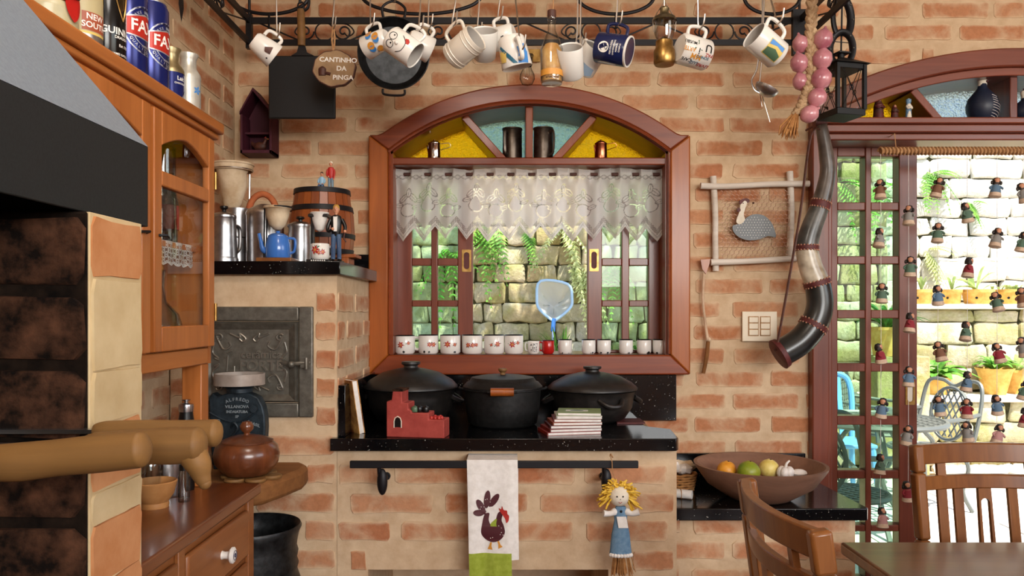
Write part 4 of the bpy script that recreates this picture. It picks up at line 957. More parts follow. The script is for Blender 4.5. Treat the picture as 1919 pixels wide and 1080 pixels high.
specs = [  # px centre, width px, top px, handle angle, flowers, chips, label
    (759, 37, 629, 1.2, [(-.012, 0, .010), (.018, .006, .006)], [(.0, .008, .005)], 'first flowered enamel mug from the left on the window sill'),
    (803, 37, 628, pi - .15, [(.008, 0, .008), (.024, 0, .008)], [(-.012, .008, .005), (.006, .007, .005)], 'flowered enamel mug with its handle turned left and two chips'),
    (844, 38, 628, pi - 1.1, [(-.008, .001, .010), (.02, 0, .006)], [(.02, .007, .005)], 'third flowered enamel mug from the left, big red flower in the middle'),
    (885, 38, 628, .35, [(-.014, -.002, .008), (.004, -.002, .008), (.018, -.001, .006)], [], 'fourth flowered enamel mug from the left, three red flowers in a row'),
    (926, 38, 628, .3, [(-.010, -.001, .005), (.014, .002, .009)], [], 'fifth flowered enamel mug from the left, red flower on its right side'),
    (963, 35, 628, 1.3, [(-.006, 0, .010), (.015, .006, .006)], [], 'sixth flowered enamel mug from the left, wide orange-centred flower'),
]
for px, w, tp, ha, fl, ch, lab in specs:
    R = w / 2 / sm_; H = CZ - (tp - CY) / sm_ - SILL; t = mug('enamel_mug', lab, R, H, K['white'], ((px - CX) / sm_, YM, SILL), ha, 1.0, 'flowered enamel mugs on the window sill', K['black'], None, hr=.005, out=.02)
    flowers(t, R, H * .5, fl)
    if ch: chips(t, R, ch)
R = 11 / sm_; t = mug('small_cup', 'small white cup with black lettering between flowered and red mugs', R, .047, K['white'], ((1000 - CX) / sm_, YM, SILL), pi - .4, cat='cup', hr=.003, out=.012)
m = MB(fn=wrap(R)); [letter(m, s, .013, x, z, -.0004) for s, x, z in (('AT', -.006, .033), ('EST', .004, .022), ('KT', .008, .034), ('FI', -.008, .012), ('LT', .006, .011))]; m.build('lettering', K['black'], t, sharp=0)
t = mug('red_mug', 'small glossy red enamel mug in the middle of the sill', 11.5 / sm_, .050, K['red'], ((1027 - CX) / sm_, YM, SILL), pi - .25, rim=K['darkred'], hr=.0035, out=.012)
for px, w, ch, lab in ((1059, 26, [(-.012, .003, .003), (.013, .003, .002)], 'small white enamel mug just right of the red mug'), (1103, 26, [(.014, .004, .004), (.006, .003, .002)], 'small white enamel mug under the right brass window pull'),
                       (1132, 26, [(.012, .004, .005), (-.015, .004, .004)], 'small white enamel mug with two bottom chips, middle of the white row'), (1173, 26, [(.008, .003, .004)], 'fourth small white enamel mug, standing alone in the row'),
                       (1207, 27, [(.016, .005, .006), (.010, .003, .004)], 'fifth small white enamel mug with a large black chip'), (1236, 26, [(-.014, .003, .005)], 'last small white enamel mug at the right end of the sill')):
    R = w / 2 / sm_; t = mug('white_mug', lab, R, .053, K['white'], ((px - CX) / sm_, YM, SILL), rm.uniform(.9, 2.2), 1.0, 'small white mugs on the window sill', K['black'], hr=.004, out=.014); chips(t, R, ch)
# jugs on the fanlight shelf
def pitcher(px, w, top, label, ang):
    Y = 2.99; s = F / Y; R = w / 2 / s; H = CZ - (top - CY) / s - ZS; t = thing('pewter_mug', label, 'mug', ((px - CX) / s, Y, ZS), 'dark metal mugs on the fanlight shelf')
    m = MB(); m.lathe(mug_body(R * .97, H, 1.03), n=32); m.build('body', K['tin'], t)
    m = MB(); m.tube(handle_pts(R, H, .022, .2, .85, ang), .004, 8, flat=1.6); m.build('handle', K['tin'], t)
    m = MB(); m.lathe([(R * .98, H - .004), (R * 1.04, H - .002), (R * 1.02, H + .003), (R * .9, H)], n=32); m.build('rim', K['tin'], t)
K['tin'] = mottled('dark_pewter', '#5a5149', '#7b7168', 30, .32, .9, .05)
pitcher(960, 37, 243, 'dark metal mug left of the fanlight mullion', -pi / 2 - .5); pitcher(1018, 37, 242, 'dark metal mug right of the fanlight mullion', -pi / 2 + .7)
def little_can(px, w, top, label, mt, right):
    Y = 2.985; s = F / Y; R = w / 2 / s; H = CZ - (top - CY) / s - ZS; t = thing('tiny_kettle', label, 'kettle', ((px - CX) / s, Y, ZS))
    m = MB(); m.lathe([(0, 0), (R, 0), (R * .98, .003), (R * .9, H * .78), (R * .95, H * .8), (R * .95, H * .83), (R * .5, H * .93), (R * .12, H * .95), (R * .16, H), (0, H)], n=24); m.build('body', mt, t)
    m = MB(); m.tube([(R * .9, 0, H * .82), (R * 2.1, 0, H * .86), (R * 2.35, 0, H * .78), (R * 2.3, 0, H * .68), (R * .95, 0, H * .55)], .0014, 6); m.build('wire_handle', K['wire'] if mt is K['chrome'] else K['copper'], t)
    m = MB(); m.tube([(-R * .8, -.004, H * .4), (-R * 1.05, -.006, H * .75)], [.004, .002], 6); m.build('spout', mt, t)
little_can(814, 26, 262, 'tiny steel kettle on the left side of the fanlight shelf', K['chrome'], True); little_can(1126, 25, 262, 'tiny copper kettle on the right side of the fanlight shelf', K['copper'], True)
# ------------------------------------------------------------------ black pots on the granite ledge
def clay_pot(px, w, Y, ytop_lid, yrim, ybot, label, kn):
    s = F / Y; x = (px - CX) / s; R = w / 2 / s; zr_ = CZ - (yrim - CY) / s; h = zr_ - ZG; zl = CZ - (ytop_lid - CY) / s - ZG
    t = thing('clay_pot', label, 'cooking pot', (x, Y, ZG), 'black clay pots on the granite ledge')
    m = MB(); m.lathe([(0, 0), (R * .60, 0), (R * .74, .012), (R * .90, h * .45), (R * .93, h * .75), (R * .96, h * .93), (R * 1.0, h * .98), (R * .97, h), (R * .9, h * .95), (R * .6, .02), (0, .014)], n=44); m.build('pot', K['clay_black'], t, sharp=60)
    m = MB(); hl = zl - h; m.lathe([(R * .9, h), (R * 1.02, h + .002), (R * 1.02, h + .008), (R * .9, h + hl * .30), (R * .62, h + hl * .58), (R * .3, h + hl * .72), (R * .16, h + hl * .76), (R * .15, h + hl * .84), (R * .21, h + hl * .9), (R * .20, h + hl * .98), (0, h + hl)], n=44); m.build('lid', K['clay_black'], t, sharp=60)
    for a in kn:
        c, s_ = cos(a), sin(a); m = MB(); m.tube(spl([(R * .94 * cos(a - .3), R * .94 * sin(a - .3), h * .78), (R * 1.10 * cos(a - .12), R * 1.10 * sin(a - .12), h * .62), (R * 1.10 * cos(a + .12), R * 1.10 * sin(a + .12), h * .62), (R * .94 * cos(a + .3), R * .94 * sin(a + .3), h * .78)], 6), .008, 8); m.build('handle', K['clay_black'], t)
    return t
clay_pot(770, 172, 2.68, 677, 727, 0, 'wide black clay pot with domed lid at the left of the ledge', (pi * .95, .0))
clay_pot(1110, 165, 2.70, 686, 730, 0, 'black clay pot with domed lid at the right of the ledge', (-pi / 2 + .35, .15, pi))
Y = 2.60; s = F / Y; R = 146 / 2 / s; zr_ = CZ - (727 - CY) / s; h = zr_ - ZG
t = thing('iron_pot', 'black cast iron pot with wooden lid knob between the clay pots', 'cooking pot', ((942 - CX) / s, Y, ZG)); K['ironpot'] = mottled('black_pot_iron', '#141414', '#222222', 70, .5, .3, .2)
m = MB(); m.lathe([(0, 0), (R * .80, 0), (R * .88, .008), (R * .95, h * .5), (R * .98, h * .95), (R * 1.03, h * .97), (R * 1.03, h), (R * .95, h), (R * .9, h * .5), (R * .8, .012), (0, .01)], n=44); m.build('pot', K['ironpot'], t, sharp=50)
m = MB(); hl = m_(727 - 702, Y); m.lathe([(R * .9, h), (R * 1.02, h + .001), (R * 1.02, h + .006), (R * .92, h + hl * .45), (R * .86, h + hl * .52), (R * .8, h + hl * .8), (R * .5, h + hl * .95), (0, h + hl)], n=44); m.build('lid', K['ironpot'], t, sharp=40)
m = MB(); m.lathe([(0, h + hl - .002), (.010, h + hl - .002), (.008, h + hl + .006), (.015, h + hl + .014), (.014, h + hl + .020), (0, h + hl + .022)], n=20); m.build('lid_knob', K['logwood'], t, label='pale wooden knob')
m = MB(); m.cyl((-.037, -R * 1.10, h - .0), (.037, -R * 1.10, h - .0), .0135, n=14); m.build('wooden_grip', K['orangewood'], t, label='orange brown wooden side grip')
for q in (-1, 1): m = MB(); m.tube([(q * .045, -R * .98, h - .004), (q * .045, -R * 1.09, h), (q * .03, -R * 1.10, h)], .004, 6); m.build('grip_wire', K['ironpot'], t)
m = MB(); m.cyl((-.037, R * 1.10, h), (.037, R * 1.10, h), .0135, n=14); m.build('wooden_grip', K['orangewood'], t)
m = MB(); m.tube(spl([(-R, 0, h * .97), (-R * 1.1, 0, h * .99), (-R * 1.12, .02, h * .99)], 4), .004, 6); m.tube(spl([(R, 0, h * .97), (R * 1.1, 0, h * .99), (R * 1.12, .02, h * .99)], 4), .004, 6); m.build('rim_lug', K['ironpot'], t)
# red toy stove, cook book, booklets
t = thing('toy_stove', 'small red clay model of a stepped brick stove on the ledge', 'ornament', W(775, 820, 2.36)); t.location.z = ZG; t.rotation_euler = (0, 0, radians(-9))
q = 2.36 / F
m = MB(); prof = [(-46, 0), (64, 0), (64, 34), (35, 34), (35, 46), (2, 46), (2, 50), (-4, 52), (-4, 64), (-16, 64), (-16, 87), (-34, 87), (-36, 68), (-46, 66)]
m.prism([(a * q, b * q) for a, b in prof], -.035, .035); m.build('stove_body', K['redclay'], t, .003)
m = MB(); m.flat([(x * q, z * q) for x, z in [(-30, 19), (-18, 19), (-18, 30), (-20, 35), (-24, 37), (-28, 35), (-30, 30)]], -.0362); m.build('fire_opening', K['black'], t)
m = MB(); ar = [(-31, 18), (-31, 30), (-29, 36), (-24, 39), (-19, 36), (-17, 30), (-17, 18)]; m.tube([(x * q, -.036, z * q) for x, z in ar], .0016, 6); m.build('opening_rim', K['plaster'], t)
m = MB(); [m.ball((x * q, y, 36 * q), .006, 8, 6) for x, y in ((38, -.02), (45, -.02), (52, -.02), (41, -.005), (48, -.005), (56, -.01), (40, .012), (50, .012))]; m.build('red_logs', K['redprint'], t)
for x, mt, y in ((6, K['greenprint'], -.02), (14, K['black'], -.015), (26, K['black'], -.015)):
    m = MB(); m.lathe([(0, 0), (.010, 0), (.012, .008), (.010, .014), (.004, .017), (0, .020)], (x * q, y, 47 * q), 14); m.build('toy_pot', mt, t)
m = MB(); m.box((-34 * q, -.036, 85 * q), (-15 * q, .036, 89 * q)); m.build('chimney_cap', K['sootbrick'], t)
t = thing('cook_book', 'cook book with bread photo cover leaning against the oven side', 'book', W(664, 816, 2.45)); t.location.z = ZG + .001
P0, P1 = V((0, 0, 0)), V((-.028, .02, .165)); t.rotation_euler = (0, 0, radians(38))
K['bookcover'] = mottled('bread_photo_cover', '#6b3312', '#d9a25a', 26, .35, 0, 0, .5, 3)
lean = Matrix.Rotation(radians(-9), 4, 'Y')
m = MB(); m.box((-.010, -.055, 0), (.006, .055, .165), lean); m.build('pages', K['cloth'], t)
m = MB(); m.box((.006, -.058, -.001), (.008, .058, .168), lean); m.box((-.012, -.058, -.001), (-.010, .058, .168), lean); m.build('cover', K['bookcover'], t)
m = MB(); m.box((.0082, -.05, .01), (.0086, .0, .12), lean); m.build('cover_panel', K['yellowprint'], t)
m = MB()
for k in range(4): m.ball(lean @ V((.009, .03, .03 + .033 * k)), (.004, .02, .014), 8, 6)
m.build('loaf_print', K['logwood'], t)
for k in range(7):
    a = radians(-34 + k * 3.2); z = ZG + .0095 * k; c = W(1070 + 1.6 * k, 0, 2.42)
    covers = ['#8d2b1d', '#7b2a1d', '#5a2417', '#9c4a2a', '#7b3220', '#c9c2b4', '#8fa06a']; mt = mat_new('booklet_cover', covers[k], .4)
    t = thing('booklet', ['bottom booklet of the pile with red cover on the ledge', 'second booklet from the bottom of the pile', 'dark brown booklet in the lower half of the pile', 'orange brown booklet in the middle of the pile', 'third booklet from the top of the pile', 'pale booklet just under the top one', 'top booklet of the pile with green and white cover'][k], 'booklet', (c.x, 2.44 + .002 * k, z), 'booklets piled on the granite ledge'); t.rotation_euler = (0, 0, radians(12 - 3.0 * k + (k % 2) * 3))
    m = MB(); m.box((-.088 + .006 * k, -.06, .001), (.080, .06, .0078)); m.build('pages', K['cloth'], t)
    m = MB(); m.box((-.090 + .006 * k, -.061, .0078), (.0805, .061, .0090)); m.box((-.090 + .006 * k, -.061, .0), (.0805, .061, .0009)); m.build('cover', mt, t)
    m = MB(); m.box((-.0912 + .006 * k, -.061, .0), (-.0900 + .006 * k, .061, .009)); m.build('spine', mt, t)
    if k == 6: m = MB(); m.box((-.03, -.02, .00905), (.04, .015, .0092)); m.build('cover_photo', K['whiteprint'], t); m = MB(); m.ball((.005, -.002, .0093), (.022, .010, .0008), 12, 6); m.build('cover_leaf', K['greenprint'], t)
m = MB(W(1180, 790, 2.62)); c = V((W(1180, 0, 2.66).x, 2.66, ZG + .0006)); m.box(c + V((-.05, -.05, 0)), c + V((.045, .06, .004))); solo(m, 'trivet_cloth', 'dark folded cloth under the right clay pot', 'cloth', K['maroon'])
# ------------------------------------------------------------------ towel rail, towel, hanging doll
YR_ = 2.245; s = F / YR_
rail = thing('towel_rail', 'black iron rail with two oval brackets under the ledge', 'rail', W(925, 871, YR_))
m = MB(rail); m.box(W(656, 864, YR_) + V((0, -.006, 0)), W(1196, 877.5, YR_) + V((0, .006, 0))); m.build('bar', K['iron'], rail, .002)
for px in (716, 1137):
    m = MB(rail); c = W(px, 904, YR_); m.tube([W(px - 6, 872, YR_), W(px - 5, 890, YR_ + .005), c + V((-.01, .03, .005))], .006, 8); m.cyl((c.x, YO - .004, c.z), (c.x, YO - .012, c.z), .012, n=12); m.cyl((c.x - .005, YR_ + .02, c.z), (c.x, YO - .006, c.z), .008, n=10)
    m.build('bracket', K['iron'], rail)
    m = MB(rail); m.ball((c.x, YR_ + .004, c.z), (.0155, .012, .039), 14, 10); m.build('oval_knob', K['iron'], rail)
tw = thing('dish_towel', 'white dish towel with a dark hen and lime green hem on the rail', 'towel', W(922, 862, YR_))
YT = YR_ - .0078
def twx(u, v): return (875 + 2 * v) + (95 + 0 * v) * u + (3 * v if u < .5 else 1 * v)
rows = []
for j in range(34):
    v = j / 33; row = []
    for i in range(29):
        u = i / 28; p = W(twx(u, v), 862 + (222 - 0) * v, YT); p.y = YT - .003 - .004 * sin(u * 9 + v * 2) * min(1, v * 3) - .002 * sin(u * 17) * v; row.append(p)
    rows.append(row)
top = [[V((p.x, YR_ + .014 * 0 + (.0135) * k / 3 + YT - 0.0, p.z + .0015 - (.0 if k else 0))) for p in rows[0]] for k in (3, 2, 1)]
back = [[V((p.x + .002, YT + .0150, p.z - .02 * k)) for p in rows[0]] for k in range(9, 0, -1)]
m = MB(tw); m.sheet(back + top + rows[:27], .0012); m.build('cotton', K['cloth'], tw, sharp=60)
m = MB(tw); lime = [[V((p.x - .0015 if 0 else p.x, p.y - .0006, p.z)) for p in r[:25]] for r in rows[26:]]; m.sheet(lime, .0012); m.build('green_hem', K['limecloth'], tw, sharp=60)
m = MB(tw); m.sheet([[V((p.x, p.y + .002, p.z)) for p in r[24:]] for r in rows[26:29]], .001); m.build('cotton_edge', K['cloth'], tw, sharp=60)
def on_tw(px, py, d=.0):
    u = (px - 877) / 95; v = (py - 862) / 222; p = W(px, py, YT); p.y = YT - .003 - .004 * sin(u * 9 + v * 2) * min(1, v * 3) - .002 * sin(u * 17) * v - .0012 - d; return p
def twpoly(mb, P, d=0.0):
    from mathutils.geometry import tessellate_polygon
    Q = [on_tw(x, y, d) for x, y in P]
    mb.add(Q, [tuple(t_) for t_ in tessellate_polygon([[V((x, y, 0)) for x, y in P]])])
def s2(P, n=5): return [(p.x, p.y) for p in spl([(a, b, 0) for a, b in P], n, True)]
m = MB(tw); twpoly(m, s2([(908, 965), (903, 985), (902, 1000), (910, 1011), (924, 1016), (938, 1011), (946, 998), (944, 984), (940, 974), (943, 960), (940, 957), (933, 962), (929, 975), (922, 986), (916, 975), (917, 962)]))
for (cx_, cy_, rx, ry, a) in ((913, 936, 6, 17, .12), (901, 948, 6, 14, -.5), (926, 938, 6, 15, .62), (897, 961, 10, 6, .15), (905, 958, 5, 8, -.8)): twpoly(m, circ(cx_, cy_, rx, 16, ry, a), .0004)
m.build('hen_print', K['darkred'], tw, sharp=0)
m = MB(tw); twpoly(m, s2([(937, 958), (935, 952), (939, 954), (941, 948), (944, 955), (950, 956), (951, 962), (954, 966), (953, 975), (949, 979), (947, 972), (943, 966)]), .0006); m.build('comb_print', K['redprint'], tw, sharp=0)
m = MB(tw); twpoly(m, s2([(919, 984), (924, 977), (931, 972), (930, 982), (932, 992), (924, 994)]), .0008); m.build('wing_print', K['limecloth'], tw, sharp=0)
m = MB(tw); twpoly(m, [(919, 1016), (922, 1016), (921, 1023), (923, 1030), (914, 1029), (917, 1022)], .0004); twpoly(m, [(932, 1014), (935, 1013), (938, 1020), (942, 1024), (934, 1028), (934, 1020)], .0004); m.build('feet_print', K['orangeprint'], tw, sharp=0)
m = MB(tw)
for _ in range(26): x, y = rm.uniform(905, 944), rm.uniform(985, 1010); twpoly(m, circ(x, y, .9, 6), .0010)
for _ in range(16): x, y = rm.uniform(898, 930), rm.uniform(925, 962); twpoly(m, circ(x, y, .8, 6), .0010)
m.build('dot_print', K['whiteprint'], tw, sharp=0)
YDl = 2.215
dl_ = thing('rag_doll', 'yarn-haired cloth doll in blue apron hanging from the towel rail', 'doll', W(1160, 940, YDl)); w = lambda x, y, d=0: W(x, y, YDl) + V((0, d, 0))
m = MB(dl_); m.ball(w(1160, 930), m_(19, YDl), 20, 14); m.build('head', K['plaster'], dl_)
m = MB(dl_)
for k in range(90):
    a = rm.uniform(-.5, pi + .5); r0 = rm.uniform(14, 21); x0, y0 = 1160 + r0 * cos(a) * .95, 928 - r0 * sin(a)
    pts = [w(x0, y0, rm.uniform(-.012, .018))]
    for q in range(4): pts.append(pts[-1] + V((m_(rm.uniform(-3, 3) + 4.5 * cos(a), YDl), rm.uniform(-.006, .006), m_(5.0 * sin(a) - rm.uniform(1, 5), YDl))))
    m.tube(spl(pts, 3), .0026, 5)
m.build('yarn_hair', K['yarn'], dl_)
m = MB(dl_); [m.ball(w(x, y, -m_(18.3, YDl)), m_(r_, YDl), 8, 6) for x, y, r_ in ((1154, 927, 1.6), (1165, 927, 1.6))]; m.ball(w(1160, 932, -m_(18.8, YDl)), m_(.9, YDl), 6, 5); m.build('eyes', K['black'], dl_)
m = MB(dl_); m.tube([w(1157, 937, -m_(18.3, YDl)), w(1160, 939.5, -m_(18.2, YDl)), w(1163, 937, -m_(18.3, YDl))], .0008, 5); m.build('mouth', K['redprint'], dl_)
m = MB(dl_); m.lathe([(m_(9, YDl), 0), (m_(13, YDl), -m_(10, YDl)), (m_(12, YDl), -m_(26, YDl)), (m_(17, YDl), -m_(52, YDl)), (m_(21, YDl), -m_(90, YDl)), (m_(19, YDl), -m_(90, YDl)), (0, -m_(60, YDl))], w(1163, 949), 24, sy=.6); m.build('dress', K['bluecloth'], dl_)
m = MB(dl_); [m.tube(spl([w(1163 + q * 9, 958), w(1163 + q * 20, 962, -.006), w(1163 + q * 33, 958 + 3 * (q < 0), -.01)], 5), [.010, .011, .008, .008, .009, .010], 10) for q in (-1, 1)]; m.build('sleeves', K['cloth'], dl_)
m = MB(dl_)
for q in range(9): a = -pi / 2 + (q - 4) * .28; m.ball(w(1163, 1039) + V((m_(21, YDl) * cos(a), m_(21, YDl) * .6 * sin(a), 0)), .006, 8, 6)
tag(m.build('lace_hem', K['cloth'], dl_), kind='stuff'); m = MB(dl_)
m.sheet([[w(1154 + k * 6 + j * 1.2, 966 + j * 7, -m_(13 + j * .5, YDl) * .62 - .004) for k in range(4)] for j in range(4)], .001); m.build('lace_bib', K['cloth'], dl_)
m = MB(dl_)
for k in range(70): a = rm.uniform(0, 2 * pi); r0 = rm.uniform(0, 15); x0 = 1165 + r0 * cos(a); m.tube([w(x0, 1030, m_(r0 * sin(a) * .5, YDl)), w(1167 + r0 * cos(a) * 1.75 + rm.uniform(-3, 3), rm.uniform(1070, 1082), m_(r0 * sin(a) * .8, YDl))], .0016, 4)
m.build('straw_skirt', K['straw'], dl_)
m = MB(dl_); m.tube(spl([w(1146, 859, .02), w(1148, 868, .012), w(1149, 885, .01), w(1156, 903, .004), w(1160, 912)], 4), .0013, 5); m.tube(spl([w(1146, 860, .03), w(1147, 855, .03), w(1150, 860, .018)], 4), .002, 5); m.build('hanging_string', K['rope'], dl_)
m = MB(dl_); m.ball(w(1163, 957, -m_(13, YDl) * .6), .004, 8, 6); m.build('button', K['black'], dl_)
# ------------------------------------------------------------------ things on the oven-top shelf
def at(px, Y, z=None): p = W(px, 0, Y); p.z = ZO if z is None else z; return p
def zpx(py, Y): return CZ - (py - CY) * Y / F
def ringtube(mb, c, r, t, n=32, tilt=None, sy=1.0): mb.tube([V(c) + V((r * cos(a), r * sy * sin(a), 0)) for a in [2 * pi * k / n for k in range(n)]], t, 8, True)
Y = 2.44; t = thing('coffee_pot', 'tall aluminium coffee pot with black lid knob at the shelf end', 'coffee pot', at(420, Y)); h = zpx(408, Y) - ZO
r0, r1 = m_(26, Y), m_(21, Y)
m = MB(); m.lathe([(0, 0), (r0 * 1.0, 0), (r0 * 1.02, .006), (r0 * .98, .018), (r0 * .93, .02), (r1 * 1.02, h * .75), (r1, h - .004), (r1 * 1.06, h), (r1 * .97, h + .001), (0, h)], n=36); m.build('body', K['alu'], t, sharp=30)
m = MB(); m.lathe([(r1 * 1.06, h), (r1 * 1.06, h + .006), (r1 * .9, h + .012), (r1 * .3, h + .018), (0, h + .018)], n=32); m.build('lid', K['alu'], t)
m = MB(); m.lathe([(0, h + .017), (.007, h + .018), (.006, h + .024), (.013, h + .030), (.012, h + .036), (0, h + .038)], n=12); m.build('lid_knob', K['black'], t, label='black lid knob')
m = MB(); m.tube(spl([(-r1 * .9, -.006, h * .42), (-r1 * 1.35, -.008, h * .46), (-r1 * 1.7, -.008, h * .7), (-r1 * 1.95, -.008, h * .92)], 6), [.010, .008, .006, .005], 10); m.build('spout', K['alu'], t)
m = MB(); m.tube(spl([(r1 * .5, r1 * .85, h * .85), (r1 * .8, r1 * 1.6, h * .8), (r1 * .8, r1 * 1.55, h * .35), (r1 * .5, r1 * .9, h * .25)], 6), .006, 8); m.build('handle', K['alu'], t)
Y = 2.62; t = thing('coffee_filter', 'big cloth coffee filter hanging in a tall metal ring holder', 'coffee filter', at(436, Y)); s_ = F / Y
cx0 = V((0, 0, 0)); zr1 = zpx(309, Y) - ZO; rr = m_(37, Y)
m = MB(); ringtube(m, (0, 0, zr1), rr, .0035, 36); m.lathe([(rr, zr1 + .004), (rr * 1.0, zr1 - .016), (rr * .97, zr1 - .022), (rr * .95, zr1 - .016), (rr * .965, zr1 + .004), (rr, zr1 + .004)], n=40); m.build('ring_band', K['filtercloth'], t); m = MB(); ringtube(m, (0, 0, zr1 - .018), rr * .985, .0022, 36); m.build('lower_wire_ring', K['wire'], t)
m = MB(); m.lathe([(rr * .93, zr1 + .002), (rr * .84, zr1 - .014), (rr * .76, zr1 - .03), (rr * .66, zr1 - .07), (rr * .40, zr1 - .135), (rr * .20, zr1 - .158), (0, zr1 - .162)], n=28); m.v = [p + V((.004 * sin(p.z * 60 + p.x * 90), .004 * cos(p.z * 50), 0)) for p in m.v]; m.build('cloth_bag', K['filtercloth'], t, sharp=70)
m = MB(); m.tube([(rr * .6, rr * .8, zr1), (rr * .5, rr * 1.0, zr1 * .5), (rr * .45, rr * .95, .006)], .004, 8); m.lathe([(0, 0), (.05, 0), (.05, .006), (0, .006)], (rr * .45, rr * .95, 0), 24); m.build('stand', K['wire'], t)
Y = 2.56; t = thing('milk_boiler', 'tall aluminium pot behind the coffee pot, under the big filter', 'pot', at(446, Y)); h = zpx(392, Y) - ZO; r = m_(24, Y)
m = MB(); m.lathe([(0, 0), (r * .86, 0), (r * .88, h * .48), (r * .98, h * .50), (r, h), (r * .96, h), (r * .8, h * .5), (0, .01)], n=32); m.build('body', K['alu'], t, sharp=30)
Y = 2.50; t = thing('aluminium_canister', 'wide aluminium canister with domed lid in the middle of the shelf', 'canister', at(497, Y)); h = zpx(400, Y) - ZO; r = m_(34, Y)
m = MB(); m.lathe([(0, 0), (r, 0), (r, h), (0, h)], n=40); m.build('body', K['alu'], t, sharp=30)
m = MB(); m.lathe([(r * 1.02, h - .008), (r * 1.03, h), (r * .95, h + .010), (r * .55, h + .022), (r * .3, h + .028), (0, h + .03)], n=40); m.build('lid', K['alu'], t)
Y = 2.68; t = thing('clay_jug', 'terracotta jug with thick arched handle behind the canister', 'jug', at(487, Y)); h = zpx(392, Y) - ZO
m = MB(); m.lathe([(0, 0), (.04, 0), (.058, h * .5), (.05, h * .85), (.022, h * .97), (.026, h), (.016, h), (0, h * .9)], n=28); m.build('body', K['terracotta'], t)
m = MB(); c = V((m_(5, Y), 0, zpx(400, Y) - ZO)); m.tube([c + V((m_(26, Y) * cos(a), 0, m_(36, Y) * sin(a))) for a in [pi * k / 14 for k in range(15)]], .011, 10); m.build('handle', K['terracotta'], t)
m = MB(); m.tube([c + V((-m_(24, Y), 0, -.01)), c + V((-m_(36, Y), -.01, .012))], [.014, .010], 10); m.build('spout', K['terracotta'], t)
# wire stand with small filter over the blue teapot
Y = 2.39; t = thing('filter_stand', 'wire coffee stand on wooden base with small cloth filter', 'coffee stand', at(520, Y)); q = lambda px: (px - 520) * Y / F; zq = lambda py: zpx(py, Y) - ZO
m = MB(); m.box((q(488), -.045, 0), (q(553), .045, m_(8, Y))); m.build('wooden_base', K['chairwood'], t, .002)
m = MB(); rz, rc = zq(389), q(522)
for yy in (-.012, .012): m.tube([(q(497), yy, m_(7, Y)), (q(498), yy, rz - .004), (q(502), yy * .8, rz), (rc - m_(17, Y), yy, rz)], .0026, 6)
ringtube(m, (rc, 0, rz), m_(24, Y), .003, 28); m.build('wire_frame', K['iron'], t)
m = MB(); r = m_(24, Y); m.lathe([(r * 1.06, rz + .003), (r * 1.08, rz - .004), (r * .93, rz - .006), (r * .88, rz - .025), (r * .62, rz - .055), (r * .3, rz - .068), (0, rz - .07)], n=24); m.build('cloth_filter', K['filtercloth'], t, sharp=70)
Y = 2.385; t = thing('blue_teapot', 'small bright blue enamel teapot on the wooden coffee stand base', 'teapot', at(521, Y, ZO + m_(8.4, 2.39))); h = m_(46, Y); r = m_(23, Y)
m = MB(); m.lathe([(0, 0), (r * .93, 0), (r, .004), (r * .97, h * .55), (r * .8, h * .86), (r * .76, h * .9), (0, h * .9)], n=36); m.build('body', K['blue'], t)
m = MB(); m.lathe([(r * .8, h * .88), (r * .8, h * .91), (r * .55, h * .99), (r * .15, h * 1.03), (r * .18, h * 1.1), (0, h * 1.12)], n=30); m.build('lid', K['blue'], t)
m = MB(); m.tube(spl([(-r * .75, -.004, h * .28), (-r * 1.15, -.006, h * .34), (-r * 1.35, -.006, h * .7), (-r * 1.5, -.006, h * 1.0)], 6), [.012, .009, .006, .005], 10); m.build('spout', K['blue'], t)
m = MB(); m.tube(spl([(r * .85, 0, h * .82), (r * 1.35, .004, h * .75), (r * 1.3, .004, h * .3), (r * .92, 0, h * .2)], 6), .004, 8); m.build('handle', K['blue'], t)
Y = 2.47; t = thing('milk_can', 'small aluminium milk can with black lid knob right of the blue teapot', 'milk can', at(563, Y)); h = zpx(424, Y) - ZO; r = m_(23, Y)
m = MB(); m.lathe([(0, 0), (r * .95, 0), (r * 1.0, h * .5), (r * .92, h * .9), (r * .98, h), (0, h)], n=32); m.build('body', K['alu'], t, sharp=30)
m = MB(); m.lathe([(r * 1.03, h - .003), (r * 1.03, h + .003), (r * .6, h + .012), (0, h + .015)], n=32); m.build('lid', K['alu'], t)
m = MB(); m.lathe([(0, h + .014), (.006, h + .014), (.006, h + .02), (.014, h + .024), (.012, h + .030), (0, h + .031)], n=14); m.build('lid_knob', K['black'], t, label='black lid knob')
# black stand with flowered mug
Y = 2.37; t = thing('single_cup_stand', 'black one-cup coffee stand with white filter beside the figurine', 'coffee stand', at(601, Y)); q = lambda px: (px - 601) * Y / F; zq = lambda py: zpx(py, Y) - ZO
m = MB(); m.box((q(580), -.04, 0), (q(622), .04, .007)); m.box((q(580), .012, .007), (q(586), .03, zq(402))); m.box((q(580), -.02, zq(408)), (q(617), .03, zq(402))); m.build('frame', K['black'], t, .0015)
m = MB(); [m.flat(circ(q(590 + 4 * k), .0035, .0022, 6), -.0402) for k in range(7)]; m.build('edge_lettering', K['whiteprint'], t, sharp=0)
m = MB(); rz = zq(401); r = m_(17, Y); m.lathe([(r, rz + .004), (r * 1.06, rz + .002), (r * .9, rz - .004), (r * .8, rz - .02), (r * .5, rz - .048), (0, rz - .056)], (q(599), 0, 0), 24); m.build('cloth_filter', K['cloth'], t, sharp=70)
R = m_(17, Y); H = m_(30, Y); t = mug('flowered_mug', 'white mug with red flowers under the one-cup filter stand', R, H, K['white'], at(601, Y, ZO + .0072) + V((0, -.006, 0)), .6, hr=.004, out=.016)
flowers(t, R, H * .55, [(-.010, .002, .011), (.014, -.004, .007), (.002, -.006, .006)])
